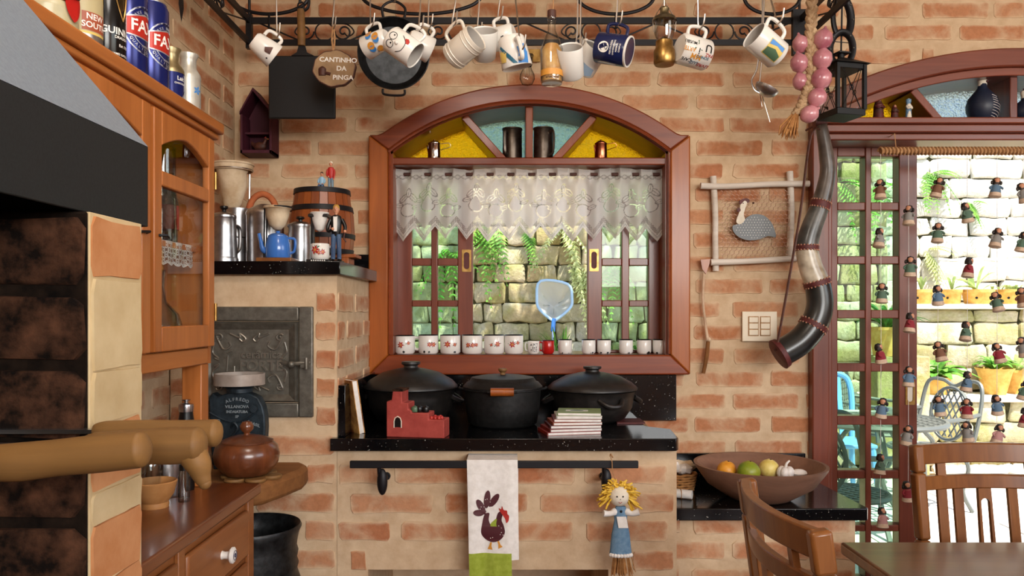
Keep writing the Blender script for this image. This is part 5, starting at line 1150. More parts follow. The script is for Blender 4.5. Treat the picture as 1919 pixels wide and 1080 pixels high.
# figurine in tailcoat
def person_fig(name, label, px, Y, base, H, coat, shirt, trousers, hair, arms, seated=False, cat='figurine'):
    """little painted standing figure: one body mesh, clothing and hair as parts"""
    t = thing(name, label, cat, V(((px - CX) * Y / F, Y, base))); k = H
    m = MB(); m.lathe([(0, .845), (.035, .85), (.05, .88), (.056, .92), (.05, .965), (.03, .995), (0, 1.0)], n=16, mat=Matrix.Diagonal((k, k, k, 1))); m.lathe([(.026, .80), (.026, .86)], n=12, mat=Matrix.Diagonal((k, k, k, 1)))
    m.ball((0, -.056 * k, .915 * k), (.011 * k, .016 * k, .015 * k), 8, 6); [m.ball((q_ * .056 * k, 0, .915 * k), (.008 * k, .014 * k, .02 * k), 8, 6) for q_ in (-1, 1)]
    for a in arms: m.ball(V(a[-1]) * k, .028 * k, 10, 8)
    m.build('body', K['skin'], t)
    m = MB(); [m.ball((q_ * .02 * k, -.050 * k, .928 * k), .006 * k, 6, 5) for q_ in (-1, 1)]; m.build('eyes', K['black'], t)
    m = MB(); m.tube([(-.014 * k, -.053 * k, .888 * k), (.014 * k, -.053 * k, .888 * k)], .003 * k, 5); m.build('mouth', K['redprint'], t)
    m = MB(); m.lathe([(.058, .93), (.06, .955), (.05, .985), (.03, 1.006), (0, 1.012)], n=16, mat=Matrix.Translation((0, .008 * k, 0)) @ Matrix.Diagonal((k, k, k, 1))); m.build('hair', hair, t)
    m = MB(); m.lathe([(.062, .44), (.085, .50), (.095, .60), (.105, .74), (.085, .80), (.03, .825), (0, .825)], n=20, mat=Matrix.Diagonal((k, k * .68, k, 1)))
    for a in arms: m.tube(spl([V(p) * k for p in a], 4), [.036 * k, .034 * k, .028 * k, .024 * k], 10)
    m.build('jacket', coat, t)
    if shirt: m = MB(); m.lathe([(.01, .50), (.035, .55), (.040, .72), (.02, .80)], (0, -.055 * k, 0), 12, mat=None, sx=1, sy=1) if 0 else m.add([(-.036 * k, -.073 * k, .79 * k), (.036 * k, -.073 * k, .79 * k), (.03 * k, -.077 * k, .52 * k), (-.03 * k, -.077 * k, .52 * k), (0, -.082 * k, .66 * k)], [(0, 4, 1), (1, 4, 2), (2, 4, 3), (3, 4, 0)]); m.build('shirt_front', shirt, t)
    if seated:
        m = MB(); [m.tube(spl([(q_ * .05 * k, 0, .45 * k), (q_ * .07 * k, -.16 * k, .46 * k), (q_ * .07 * k, -.22 * k, .40 * k), (q_ * .07 * k, -.24 * k, .27 * k)], 4), [.05 * k, .045 * k, .04 * k, .04 * k], 10) for q_ in (-1, 1)]
    else:
        m = MB(); [m.tube(spl([(q_ * .042 * k, 0, .47 * k), (q_ * .05 * k, -.006 * k, .26 * k), (q_ * .055 * k, 0, .03 * k)], 4), [.052 * k, .042 * k, .038 * k], 12) for q_ in (-1, 1)]
    m.build('trousers', trousers, t)
    if not seated: m = MB(); [m.ball((q_ * .056 * k, -.03 * k, .016 * k), (.035 * k, .065 * k, .02 * k), 10, 6) for q_ in (-1, 1)]; m.build('shoes', K['black'], t)
    return t
K['stripe'] = mat_new('striped_trousers', '#40597a', .6); K['tanpaint'] = mat_new('blond_paint', '#b58a3c', .5); K['redshirt'] = mat_new('red_shirt', '#b3241f', .5); K['paleblue'] = mat_new('pale_blue_shirt', '#8fb6d0', .5); K['denim'] = mat_new('grey_blue_trousers', '#6d8494', .6); K['hair'] = mat_new('dark_hair', '#241812', .6)
Y = 2.36; t = person_fig('waiter_figurine', 'painted figurine of a man in black tailcoat and striped trousers', 630, Y, ZO + .004, m_(105, Y), K['black'], K['whiteprint'], K['stripe'], K['tanpaint'], [[(-.10, 0, .74), (-.15, -.02, .60), (-.12, -.06, .52), (-.04, -.10, .56)], [(.10, 0, .74), (.16, -.01, .62), (.16, -.04, .52), (.17, -.07, .52)]])
k = m_(105, Y); m = MB(); m.tube(spl([(.17 * k, -.07 * k, .50 * k), (.15 * k, -.06 * k, .40 * k), (.19 * k, -.05 * k, .33 * k)], 4), .012 * k, 8); m.build('cane', K['leather'], t); m = MB(); m.box((-.12 * k, -.1 * k, -.004 * k - .0035), (.12 * k, .1 * k, .0)); m.build('plinth', K['black'], t)
m = MB()
for q_ in (-1, 1):
    for dx in (-.02, 0, .02): m.tube([((q_ * .045 + dx) * k, -.046 * k, .40 * k), ((q_ * .055 + dx) * k, -.040 * k, .06 * k)], .004 * k, 4)
m.build('stripes', K['navy'], t)
m = MB(); m.add([(-.025 * k, -.086 * k, .80 * k), (-.025 * k, -.086 * k, .775 * k), (.025 * k, -.086 * k, .775 * k), (.025 * k, -.086 * k, .80 * k), (0, -.09 * k, .7875 * k)], [(0, 1, 4), (2, 3, 4)]); m.build('bow_tie', K['black'], t)
# barrel on stand
Y = 2.66; t = thing('wooden_barrel', 'small oak barrel with black hoops standing on the oven shelf', 'barrel', at(604, Y)); b0 = m_(24, Y); H = zpx(358, Y) - ZO - b0
R0, R1, R2 = m_(50, Y), m_(60, Y), m_(56, Y)
prof = [(.0, R2), (.12, R2 * 1.03), (.35, R1), (.6, R1 * .97), (.8, R0 * 1.06), (1.0, R0)]
def rb_(f):
    for (a, ra), (b, rb2) in zip(prof, prof[1:]):
        if a <= f <= b: return ra + (rb2 - ra) * (f - a) / (b - a)
    return R0
n = 22
for k in range(n):
    a0, a1 = 2 * pi * (k + .03) / n, 2 * pi * (k + .97) / n; m = MB(); zz = [0, .12, .35, .6, .8, 1.0]; vs = []
    for f in zz:
        for a in (a0, a1): vs.append((rb_(f) * cos(a), rb_(f) * sin(a), b0 + f * H))
        for a in (a1, a0): vs.append(((rb_(f) - .012) * cos(a), (rb_(f) - .012) * sin(a), b0 + f * H))
    fs = []
    for i in range(5):
        for j in range(4): fs.append((4 * i + j, 4 * i + (j + 1) % 4, 4 * i + 4 + (j + 1) % 4, 4 * i + 4 + j))
    fs += [(3, 2, 1, 0), (20, 21, 22, 23)]; m.add(vs, fs); m.build('stave', K['barrel'], t)
for f0, f1 in ((.93, 1.005), (.66, .74), (.24, .31), (.0, .07)):
    m = MB(); m.lathe([(rb_(f0) + .0005, b0 + f0 * H), (rb_(f0) + .003, b0 + f0 * H), (rb_(min(1, f1)) + .003, b0 + f1 * H), (rb_(min(1, f1)) - .002, b0 + f1 * H)], n=44); m.build('hoop', K['iron'], t)
m = MB(); m.lathe([(0, b0 + H - .012), (R0 - .004, b0 + H - .012)], n=32); m.lathe([(0, b0 + .01), (R2 - .004, b0 + .01)], n=32); m.build('head', K['barrel'], t)
m = MB(); m.box((-R1, -.05, b0 - .012), (R1 + m_(8, Y), .05, b0)); [m.box((q_ * R1 * .8 - .012, -.05, 0), (q_ * R1 * .8 + .012, .05, b0 - .012)) for q_ in (-1, 1)]; m.build('stand', K['barrel'], t, .002)
zt = ZO + b0 + H; Y = 2.625
t = person_fig('boy_figurine', 'tiny standing figurine in a red shirt on top of the barrel', 620, Y, zt - .0115, m_(52, Y) + .012, K['redshirt'], None, K['denim'], K['plaster'], [[(-.10, 0, .74), (-.12, -.02, .62), (-.1, -.06, .52), (-.06, -.09, .50)], [(.10, 0, .74), (.12, -.02, .62), (.11, -.05, .5), (.10, -.06, .42)]])
t = person_fig('girl_figurine', 'tiny seated figurine in a pale blue shirt on the barrel top', 603, Y, zt - .012 - m_(9, Y), m_(48, Y), K['paleblue'], None, K['stripe'], K['hair'], [[(-.10, 0, .74), (-.13, -.03, .62), (-.1, -.1, .55), (-.06, -.16, .52)], [(.10, 0, .74), (.13, -.03, .62), (.1, -.1, .55), (.06, -.16, .52)]], True)
# ------------------------------------------------------------------ hutch cabinet on the counter
HX, HXB, HY0, HY1 = -.772, XL + .008, 1.175, 2.0
ZCt, ZB0, ZB1, ZT1 = .959, 1.268, 1.31, 1.86
hu = thing('hutch_cabinet', 'honey coloured wooden wall hutch with glazed doors above the counter', 'cabinet', (-.9, 1.6, ZCt))
m = MB(hu); m.box((HXB, HY0, ZT1 - .03), (HX + .004, HY1, ZT1)); m.build('top_board', K['cabwood_y'], hu)
m = MB(hu); m.box((HX - .012, HY0, 1.862), (HX + .026, HY1 + .026, 1.892)); m.box((HX - .006, HY0, 1.846), (HX + .016, HY1 + .016, 1.862)); m.box((HXB, HY1, 1.862), (HX - .012, HY1 + .026, 1.892)); m.build('cornice', K['cabwood_y'], hu, .006, seg=3)
m = MB(hu); m.box((HXB, HY0, ZT1 + .002), (HX - .012, HY1, 1.885)); m.build('cornice_top', K['cabwood_y'], hu)
for y0, y1 in ((HY0, HY0 + .018), (HY1 - .018, HY1)): m = MB(hu); m.box((HXB, y0, ZB0), (HX, y1, ZT1 - .03)); m.build('side_panel', K['cabwood'], hu)
m = MB(hu); m.box((HXB, HY0 + .018, ZB0), (HX, HY1 - .018, ZB1)); m.build('bottom_rail', K['cabwood_y'], hu, .003)
m = MB(hu); m.box((HXB, HY0 + .02, 1.553), (HX - .03, HY1 - .02, 1.566)); m.build('shelf', K['cabwood_y'], hu)
m = MB(hu); m.box((HX - .018, 1.628, ZB1), (HX, 1.642, ZT1 - .03)); m.build('middle_stile', K['cabwood'], hu)
for y0, y1 in ((HY1 - .05, HY1 - .004), (HY0, HY0 + .05)): m = MB(hu); m.box((HX - .055, y0, ZCt), (HX - .004, y1, ZB0)); m.build('post', K['cabwood'], hu, .003)
m = MB(hu); m.box((HXB, HY0, 1.155), (HXB + .015, HY1 - .09, 1.185)); m.build('back_rail', K['cabwood_y'], hu); 
for y in (1.45, 1.765): m = MB(hu); m.box((HXB, y, ZCt), (HXB + .012, y + .04, ZB0)); m.build('back_slat', K['cabwood'], hu)
def hutch_door(y0, y1, hinge_y):
    d = MB(hu); zb, zt = ZB1 + .003, 1.838; x0, x1 = HX, HX + .018; sw = .036
    d.box((x0, y0, zb), (x1, y0 + sw, zt)); d.box((x0, y1 - sw, zb), (x1, y1, zt)); d.box((x0, y0 + sw, zb), (x1, y1 - sw, 1.368)); d.box((x0, y0 + sw, 1.675), (x1, y1 - sw, 1.708))
    n = 14; A = []
    for k in range(n + 1):
        f = k / n; A.append((y0 + sw + (y1 - y0 - 2 * sw) * f, 1.762 + .036 * (1 - abs(2 * f - 1) ** 1.6)))
    q_ = MB(); band(q_, A, [(a, zt) for a, _ in A], x0, x1); d.add([(p.y, p.x, p.z) for p in q_.v], [tuple(reversed(f)) for f in q_.f])
    o = d.build('door', K['cabwood'], hu, .003)
    g = MB(hu); g.box((x0 + .006, y0 + sw - .004, 1.364), (x0 + .009, y1 - sw + .004, 1.679)); g.build('glass_pane', K['clear'], o)
    g = MB(hu); g.box((x0 + .006, y0 + sw - .004, 1.704), (x0 + .009, y1 - sw + .004, 1.80)); g.build('glass_pane', K['clear'], o)
    for z in (1.735, 1.40): g = MB(hu); g.cyl((x1 + .002, hinge_y, z - .022), (x1 + .002, hinge_y, z + .022), .004, n=10); g.build('hinge', K['brass'], o)
    g = MB(hu); g.tube([(x1, y0 + .018 if hinge_y > y1 - .02 else y1 - .018, 1.565), (x1 + .012, y0 + .03 if hinge_y > y1 - .02 else y1 - .03, 1.566), (x1 + .004, y0 + .06 if hinge_y > y1 - .02 else y1 - .06, 1.563)], .003, 6); g.build('latch', K['iron'], o)
hutch_door(1.644, 1.978, 1.979); hutch_door(1.195, 1.626, 1.196)
# contents of the hutch
t = thing('glass_vase', 'tall clear glass cylinder on the hutch shelf', 'vase', (-.835, 1.86, 1.566)); m = MB(); m.lathe([(0, 0), (.032, 0), (.034, .004), (.030, .2), (.031, .23), (.028, .23), (.027, .2), (.030, .008), (0, .006)], n=28); m.build('glass', K['clear2'], t)
t = thing('glass_bottle', 'clear glass bottle behind the tall cylinder in the hutch', 'bottle', (-.862, 1.935, 1.566)); m = MB(); m.lathe([(0, 0), (.030, 0), (.032, .1), (.028, .13), (.012, .17), (.012, .21), (.014, .215), (.010, .215)], n=24); m.build('glass', K['clear2'], t); m = MB(); m.lathe([(.0325, .04), (.0328, .1)], n=24); m.build('label_band', K['redprint'], t)
t = thing('glass_decanter', 'round clear glass decanter on the lowest hutch board', 'decanter', (-.835, 1.84, ZB1)); m = MB(); m.lathe([(0, 0), (.035, 0), (.052, .02), (.056, .05), (.045, .085), (.018, .115), (.013, .15), (.016, .19), (.013, .19), (.010, .15), (.016, .112), (.04, .085), (.05, .05), (0, .006)], n=32); m.build('glass', K['clear2'], t)
t = thing('glass_bowl', 'small cut glass bowl beside the decanter inside the hutch', 'bowl', (-.83, 1.935, ZB1)); m = MB(); m.lathe([(0, 0), (.02, 0), (.032, .02), (.036, .05), (.033, .05), (.028, .02), (0, .006)], n=24); m.build('glass', K['clear2'], t)
dy = MB((-.82, 1.82, 1.566)); q_ = MB()
for i in range(25):
    pass
nu, nv = 150, 40; vs = []; at_ = []
for i in range(nu + 1):
    u = i / nu
    for j in range(nv + 1):
        v = j / nv; y = 1.70 + .26 * u; hem = .052 + .006 * abs(sin(u * 22)); x = HX - .029; z = 1.5675 - (hem * v)
        vs.append((x + .002 * sin(u * 30), y, z)); fu, fv = frac(u * 11), frac(v * 2.5); d_ = min(hypot(fu - .5, (fv - .5) * .8), hypot(frac(u * 11 + .5) - .5, (frac(v * 2.5 + .5) - .5) * .8)); at_.append(1.0 if (v < .1 or .16 < d_ < .30 or d_ < .07 or v > .94) else .12)
me = bpy.data.meshes.new('crochet_trim'); me.from_pydata(vs, [], [(i * (nv + 1) + j, (i + 1) * (nv + 1) + j, (i + 1) * (nv + 1) + j + 1, i * (nv + 1) + j + 1) for i in range(nu) for j in range(nv)]); a_ = me.attributes.new('lace', 'FLOAT', 'POINT'); a_.data.foreach_set('value', at_); me.materials.append(lm)
o = bpy.data.objects.new('crochet_trim', me); col.objects.link(o); tag(o, 'white crochet lace trim hanging from the hutch shelf edge', 'lace trim')
# ------------------------------------------------------------------ base cabinet
bc = thing('base_cabinet', 'honey wood base cabinet with drawers and a dark top', 'cabinet', (-.85, 1.55, 0)); BX = -.662
m = MB(bc); m.slab([(XL + .006, 1.085), (-.641, 1.085), (-.641, 2.0), (XL + .006, 2.0)], .931, ZCt); m.build('worktop', K['countertop'], bc, .006, seg=3)
m = MB(bc); m.box((XL + .006, 1.10, .05), (BX - .004, 1.985, .931)); m.build('carcass', K['basewood'], bc)
for y0, y1 in ((1.945, 1.985), (1.535, 1.565), (1.10, 1.14)): m = MB(bc); m.box((BX - .004, y0, .05), (BX + .006, y1, .931)); m.build('stile', K['basewood'], bc, .002)
for y0, y1 in ((1.572, 1.938), (1.147, 1.528)):
    m = MB(bc); m.box((BX - .004, y0, .79), (BX + .010, y1, .905)); d = m.build('drawer', K['basewood'], bc, .006)
    cy = (y0 + y1) / 2; m = MB(bc); A = Matrix.Translation((BX + .010, cy, .848)) @ Matrix.Rotation(pi / 2, 4, 'Y'); m.lathe([(0, 0), (.010, 0), (.008, .006), (.009, .016), (.015, .018), (.0185, .022), (.0185, .026), (.014, .029), (0, .029)], n=24, mat=A); m.build('knob', K['ceramic'], d, label='white porcelain drawer knob')
    m = MB(bc); m.tube([A @ V((.011 * cos(a), .011 * sin(a), .0297)) for a in [2 * pi * k / 20 for k in range(20)]], .0006, 4, True); m.tube([A @ V((.004 * cos(a), .004 * sin(a), .0297)) for a in [2 * pi * k / 12 for k in range(12)]], .001, 4, True); m.build('knob_ring', K['navy'], d)
    m = MB(bc); m.box((BX - .004, y0, .10), (BX + .008, y1, .775)); d = m.build('lower_door', K['basewood'], bc, .006)
    m = MB(bc); m.box((BX + .008, y0 + .05, .16), (BX + .012, y1 - .05, .72)); m.build('raised_panel', K['basewood'], d, .004)
# thick live-edge board between cabinet and oven
pl = [(XL + .004, 2.008), (-.668, 2.008), (-.640, 2.03), (-.612, 2.11), (-.588, 2.20), (-.592, 2.27), (-.62, 2.318), (XL + .004, 2.318)]
SZ = .952; m = MB((-.8, 2.16, SZ - .06)); m.slab([(p.x, p.y) for p in spl([(a, b, 0) for a, b in pl], 5, True)] if 0 else pl, SZ - .06, SZ); o = solo(m, 'wood_slab_shelf', 'thick live-edge wooden slab shelf between cabinet and oven', 'shelf', K['slabwood'], bevel=.014)
# wooden sugar bowl and its trivet
SC = V((-.698, 2.09, SZ)); tv = thing('wooden_trivet', 'trivet of pale wooden rings under the lidded bowl', 'trivet', SC)
for k in range(7):
    a = 2 * pi * k / 6; c = (0, 0) if k == 6 else (.055 * cos(a), .055 * sin(a)); m = MB(); m.lathe([(0, 0), (.026, 0), (.028, .004), (.026, .009), (0, .009)], (c[0], c[1], 0), 16); m.build('wood_ring', K['logwood'], tv)
t = thing('sugar_bowl', 'turned reddish wooden bowl with lid and round knob', 'bowl', SC + V((-.012, .0, .0095))); R = m_(60, 2.09)
m = MB(); m.lathe([(0, 0), (R * .62, 0), (R * .72, .006), (R * .95, .032), (R * 1.0, .054), (R * .93, .078), (R * .8, .088), (R * .7, .086), (0, .06)], n=44); m.build('bowl', K['sugarwood'], t)
m = MB(); m.lathe([(R * .80, .0885), (R * .80, .092), (R * .5, .102), (R * .2, .108), (0, .108)], n=40); m.build('lid', K['sugarwood'], t)
m = MB(); m.lathe([(0, .107), (.008, .108), (.008, .112), (.017, .122), (.018, .132), (.012, .142), (0, .145)], n=24); m.build('lid_knob', K['sugarwood'], t)
# cast iron mill
Y = 2.245; MC = V(((449 - CX) * Y / F, Y, SZ)); t = thing('grain_mill', 'blue-black cast iron grain mill with round hopper and raised lettering', 'mill', MC); q = lambda px: (px - 449) * Y / F; zq = lambda py: zpx(py, Y) - SZ
body = [(398, 800), (396, 745), (402, 735), (412, 742), (424, 738), (436, 734), (449, 733), (462, 734), (476, 738), (488, 744), (496, 760), (500, 778), (501, 800), (497, 870), (402, 870)]
m = MB(); m.prism([(q(a), zq(b)) for a, b in body], -.02, .02); m.build('housing', K['blueiron'], t, .004)
m = MB(); m.lathe([(m_(24, Y), zq(735)), (m_(24, Y), zq(728)), (m_(30, Y), zq(722))], n=28); m.build('neck', K['blueiron'], t)
m = MB(); m.lathe([(m_(20, Y), zq(724)), (m_(46, Y), zq(721)), (m_(46, Y), zq(700)), (m_(43, Y), zq(700)), (m_(43, Y), zq(718)), (m_(18, Y), zq(722))], n=40); m.build('hopper_dish', mottled('milky_plastic', '#8d8178', '#a89c93', 20, .3), t)
m = MB()
def arc_text(mb, s, cx, cz, R, a_mid, size, y):
    step = size * .80 / R; a = a_mid + step * (len(s) - 1) / 2
    for ch in s:
        if ch != ' ': letter(mb, ch, size, cx + R * cos(a), cz + R * sin(a), y, a - pi / 2, .002)
        a -= step
arc_text(m, 'ALFREDO', 0, zq(790), m_(43, Y), pi / 2, .0125, -.0225); letter(m, 'VILLANOVA', .0115, 0, zq(761), -.0225, 0, .002, 1.1); letter(m, 'INDAIATUBA', .0105, 0, zq(770.5), -.0225, 0, .002, 1.0); letter(m, 'SP', .0105, 0, zq(779.5), -.0225, 0, .002)
letter(m, 'BRASIL', .0115, q(480), zq(793), -.0225, -.35, .002, 1.1); letter(m, 'IND', .0105, q(412), zq(788), -.0225, .4, .002); tag(m.build('raised_lettering', mottled('rubbed_iron', '#8a959b', '#a3adb3', 50, .4, .4), t, sharp=0), kind='stuff')
m = MB(); m.tube(spl([(q(398), -.021, zq(772)), (q(425), -.022, zq(786)), (q(449), -.022, zq(789)), (q(470), -.022, zq(782)), (q(489), -.022, zq(766))], 5), .003, 6); m.tube(spl([(q(438), -.022, zq(800)), (q(445), -.03, zq(790)), (q(452), -.03, zq(800)), (q(442), -.03, zq(815))], 5), .004, 6); m.tube([(q(482), -.022, zq(764)), (q(482), -.036, zq(764))], .011, 12); m.build('ribs_and_bolt', K['blueiron'], t)
m = MB(); m.box((q(410), -.045, 0), (q(490), .045, .012)); m.build('foot_plate', K['blueiron'], t, .003)
# jars and bowl on the counter
def jar(name, label, cat, px, Y, r, h, glass, lidm, lidh, kn=False):
    t = thing(name, label, cat, V(((px - CX) * Y / F, Y, ZCt)))
    m = MB(); m.lathe([(0, 0), (r * .95, 0), (r, .006), (r, h * .8), (r * .8, h * .95), (r * .8, h), (r * .74, h), (r * .9, h * .78), (r * .92, .01), (0, .006)], n=28); m.build('body', glass, t)
    m = MB(); m.lathe([(r * .86, h * .97), (r * .9, h + lidh * .3), (r * .86, h + lidh * .6), (r * .4, h + lidh * .8), (0, h + lidh * .8)], n=28); m.build('lid', lidm, t)
    if kn: m = MB(); m.lathe([(0, h + lidh * .78), (.005, h + lidh * .8), (.004, h + lidh * .95), (.010, h + lidh * 1.1), (.011, h + lidh * 1.2), (0, h + lidh * 1.26)], n=20); m.build('lid_knob', lidm, t)
    return t
jar('cheese_shaker', 'glass shaker jar with chrome knob lid beside the brick jamb', 'jar', 281, 1.80, .030, .115, K['clear2'], K['chrome'], .03, True)
jar('sugar_tin', 'steel tin with flat round lid on the counter behind the poles', 'tin', 313, 1.86, .042, .150, K['steel'], K['alu'], .02)
jar('pepper_mill', 'dark glass jar with steel lid under the hutch post', 'jar', 349, 1.92, .020, .20, K['black'], K['steel'], .02, True)
jar('chrome_canister', 'low chrome canister on the counter behind the wooden bowl', 'canister', 300, 1.955, .030, .075, K['chrome'], K['chrome'], .012)
jar('glass_flask', 'narrow dark bottle on the counter beside the hanging pole hook', 'bottle', 345, 1.80, .013, .075, K['clear2'], K['black'], .02)
t = thing('wooden_bowl', 'pale footed wooden bowl on the cabinet top beside the jamb', 'bowl', V(((290 - CX) * 1.75 / F, 1.75, ZCt)))
m = MB(); R = .048; m.lathe([(0, 0), (R * .62, 0), (R * .64, .008), (R * .6, .012), (R * .85, .03), (R, .058), (R * .95, .06), (R * .8, .035), (R * .5, .018), (0, .016)], n=40); m.build('bowl', K['palewood'], t)
# iron churn on the floor beside the cabinet
m = MB((-.715, 2.155, 0)); c = (-.715, 2.155, 0); z = [(0, 0), (.12, 0), (.145, .25), (.155, .5), (.15, .62), (.135, .66), (.128, .68), (.133, .695), (.128, .71), (.132, .73), (.127, .745), (.13, .765), (.135, .785), (.142, .80), (.138, .808), (.125, .80), (.118, .76), (.12, .60), (0, .3)]
m.lathe([(r * .93, q_) for r, q_ in z], c, 44); o = solo(m, 'iron_urn', 'ribbed black iron urn on the floor beside the base cabinet', 'urn', mottled('rough_black_iron', '#0f0f10', '#2b2d2e', 40, .42, .4, .35), sharp=60)
# ------------------------------------------------------------------ cans on top of the hutch
ZH = 1.886
def can(name, label, cat, X, Y, R, H, mt, neck=None, lid=K['alu']):
    t = thing(name, label, cat, (X, Y, ZH)); m = MB()
    m.lathe(neck or [(0, 0), (R * .86, 0), (R, .008), (R, H - .012), (R * .88, H - .002), (R * .88, H), (0, H - .004)], n=40); m.build('body', mt, t, sharp=40)
    if lid and not neck: m = MB(); m.lathe([(R * .86, H - .002), (R * .88, H + .002), (R * .82, H + .0025), (R * .8, H - .003), (0, H - .003)], n=36); m.build('lid', lid, t)
    return t
K['canblue'] = mat_new('blue_can_paint', '#17236a', .22, .4); K['cannavy'] = mat_new('dark_blue_can_paint', '#131a44', .22, .3); K['canred'] = mat_new('red_can_paint', '#b72a1e', .25, .2); K['silverprint'] = mat_new('silver_print', '#b9bcc4', .3, .7); K['canblack'] = mat_new('black_can_paint', '#0c0c0e', .18, .2)
def ringdecal(mb, r0, r1, cz, a0=0, a1=2 * pi, n=26, d=-.0004, cx=0):
    P = [(cx + r * cos(a), cz + r * sin(a)) for r in (r0, r1) for a in [a0 + (a1 - a0) * k / n for k in range(n + 1)]]
    mb.add([(x, d, z) for x, z in P], [(i, i + 1, n + 2 + i, n + 1 + i) for i in range(n)])
for X, Y, lab in ((-.835, 1.690, 'blue beer can with red shield, left of its twin on the hutch'), (-.83, 1.785, 'blue beer can with red shield, right of its twin on the hutch')):
    R, H = .041, .222; t = can('beer_can', lab, 'can', X, Y, R, H, K['canblue']); fn = wrap(R, -.02)
    m = MB(fn=fn); m.add([(x, -.0003, z) for x, z in circ(0, .125, .052, 40)] + [(0, -.0003, .125)], [(i, (i + 1) % 40, 40) for i in range(40)]); m.build('dark_roundel', K['cannavy'], t, sharp=0)
    m = MB(fn=fn); ringdecal(m, .050, .053, .125); ringdecal(m, .034, .036, .125); arc_text(m, 'FAXE BREWERY', 0, .125, .0405, pi / 2, .0085, -.0008)
    for k, ch in enumerate('QUALITY BEER'): a = pi + .55 + k * .18; letter(m, ch, .0085, .043 * cos(a), .125 + .043 * sin(a), -.0008, a + pi / 2)
    letter(m, 'PREMIUM', .007, 0, .090, -.0008); letter(m, '10%', .010, 0, .078, -.0008); m.build('ring_lettering', K['silverprint'], t, sharp=0)
    m = MB(fn=fn); P = [(-.046, .149), (-.046, .109), (0, .104), (.046, .109), (.046, .149), (0, .160)]
    def gridpoly(mb, x0, x1, zb, zt, d, n=16): mb.add([(x0 + (x1 - x0) * i / n, d, f(i / n)) for f in (zb, zt) for i in range(n + 1)], [(i, i + 1, n + 2 + i, n + 1 + i) for i in range(n)])
    gridpoly(m, -.049, .049, lambda f: .104 + .006 * abs(2 * f - 1), lambda f: .160 - .010 * abs(2 * f - 1), -.0006); m.build('shield_border', K['silverprint'], t, sharp=0)
    m = MB(fn=fn); gridpoly(m, -.046, .046, lambda f: .1065 + .006 * abs(2 * f - 1), lambda f: .1575 - .010 * abs(2 * f - 1), -.0009); m.build('red_shield', K['canred'], t, sharp=0)
    m = MB(fn=fn); letter(m, 'FAXE', .036, 0, .131, -.0013, 0, 0, .92); m.build('lettering', K['whiteprint'], t, sharp=0)
R, H = .038, .215; t = can('stout_can', 'black stout can with a gold harp on the hutch', 'can', -.835, 1.60, R, H, K['canblack']); fn = wrap(R, -.15)
m = MB(fn=fn); letter(m, 'GUINNESS', .020, 0, .088, -.0006); letter(m, 'DRAUGHT', .008, 0, .076, -.0006); letter(m, 'Est 1759', .008, .004, .060, -.0006); letter(m, 'ST. JAMES GATE DUBLIN', .006, 0, .042, -.0006); letter(m, 'STOUT BEER', .006, 0, .032, -.0006); m.build('lettering', K['whiteprint'], t, sharp=0)
m = MB(fn=fn); m.tube(spl([(0, -.001, .112), (-.010, -.001, .135), (-.018, -.001, .165), (-.012, -.001, .178), (-.002, -.001, .172), (.008, -.001, .180), (.014, -.001, .170), (.006, -.001, .130), (0, -.001, .112)], 5), .0016, 5)
for k in range(5): m.tube([(-.012 + .005 * k, -.001, .172 - .001 * k), (-.006 + .003 * k, -.001, .130 + .002 * k)], .0005, 4)
m.build('harp_emblem', K['brass'], t)
R, H = .040, .20; t = can('ale_can', 'silver and cream ale can with oval label on the hutch', 'can', -.84, 1.513, R, H, K['alu']); fn = wrap(R, -.35)
m = MB(fn=fn); gridpoly(m, -.036, .036, lambda f: .05 + .0 * f, lambda f: .095 + .05 * sqrt(max(0, 1 - (2 * f - 1) ** 2)), -.0004); m.build('cream_label', K['yellowprint'], t, sharp=0)
m = MB(fn=fn); gridpoly(m, -.032, .032, lambda f: .054, lambda f: .092 + .044 * sqrt(max(0, 1 - (2 * f - 1) ** 2)), -.0007); m.build('label_field', mat_new('beige_print', '#b3a67e', .4), t, sharp=0)
m = MB(fn=fn); gridpoly(m, -.026, .026, lambda f: .056, lambda f: .092, -.001); m.build('red_panel', mat_new('brick_red_print', '#9c4a2c', .4), t, sharp=0)
m = MB(fn=fn); letter(m, 'NEW', .016, 0, .083, -.0014); letter(m, 'SOUTH', .016, 0, .067, -.0014); m.build('lettering', K['whiteprint'], t, sharp=0)
R = .05; t = thing('clip_jar', 'round glass jar with red fastening seal beside the cans', 'jar', (-.85, 1.425, ZH)); m = MB(); m.lathe([(0, 0), (R * .9, 0), (R, .01), (R, .06), (R * 1.03, .066), (R * 1.03, .072), (R * .96, .078), (R * .96, .11), (R * .9, .115)], n=36); m.build('glass', mottled('cream_tin', '#a9a07c', '#c2bb98', 20, .3), t, sharp=40)
m = MB(); m.lathe([(R * .97, .078), (R * .97, .12), (0, .125)], n=36); m.build('lid', K['brass'], t)
m = MB(fn=wrap(R + .003, -.15)); m.flat([(.019 * sin(a) * (1 - .25 * (cos(a) < 0) * 0), .078 + .024 * cos(a) - .010 * (1 - abs(sin(a))) * (cos(a) < 0)) for a in [2 * pi * k / 26 for k in range(26)]], -.001); m.build('red_seal', K['red'], t, sharp=0)
m = MB(fn=wrap(R + .004, -.15)); m.box((-.012, -.004, .088), (.010, -.001, .094)); m.build('clip', K['black'], t)
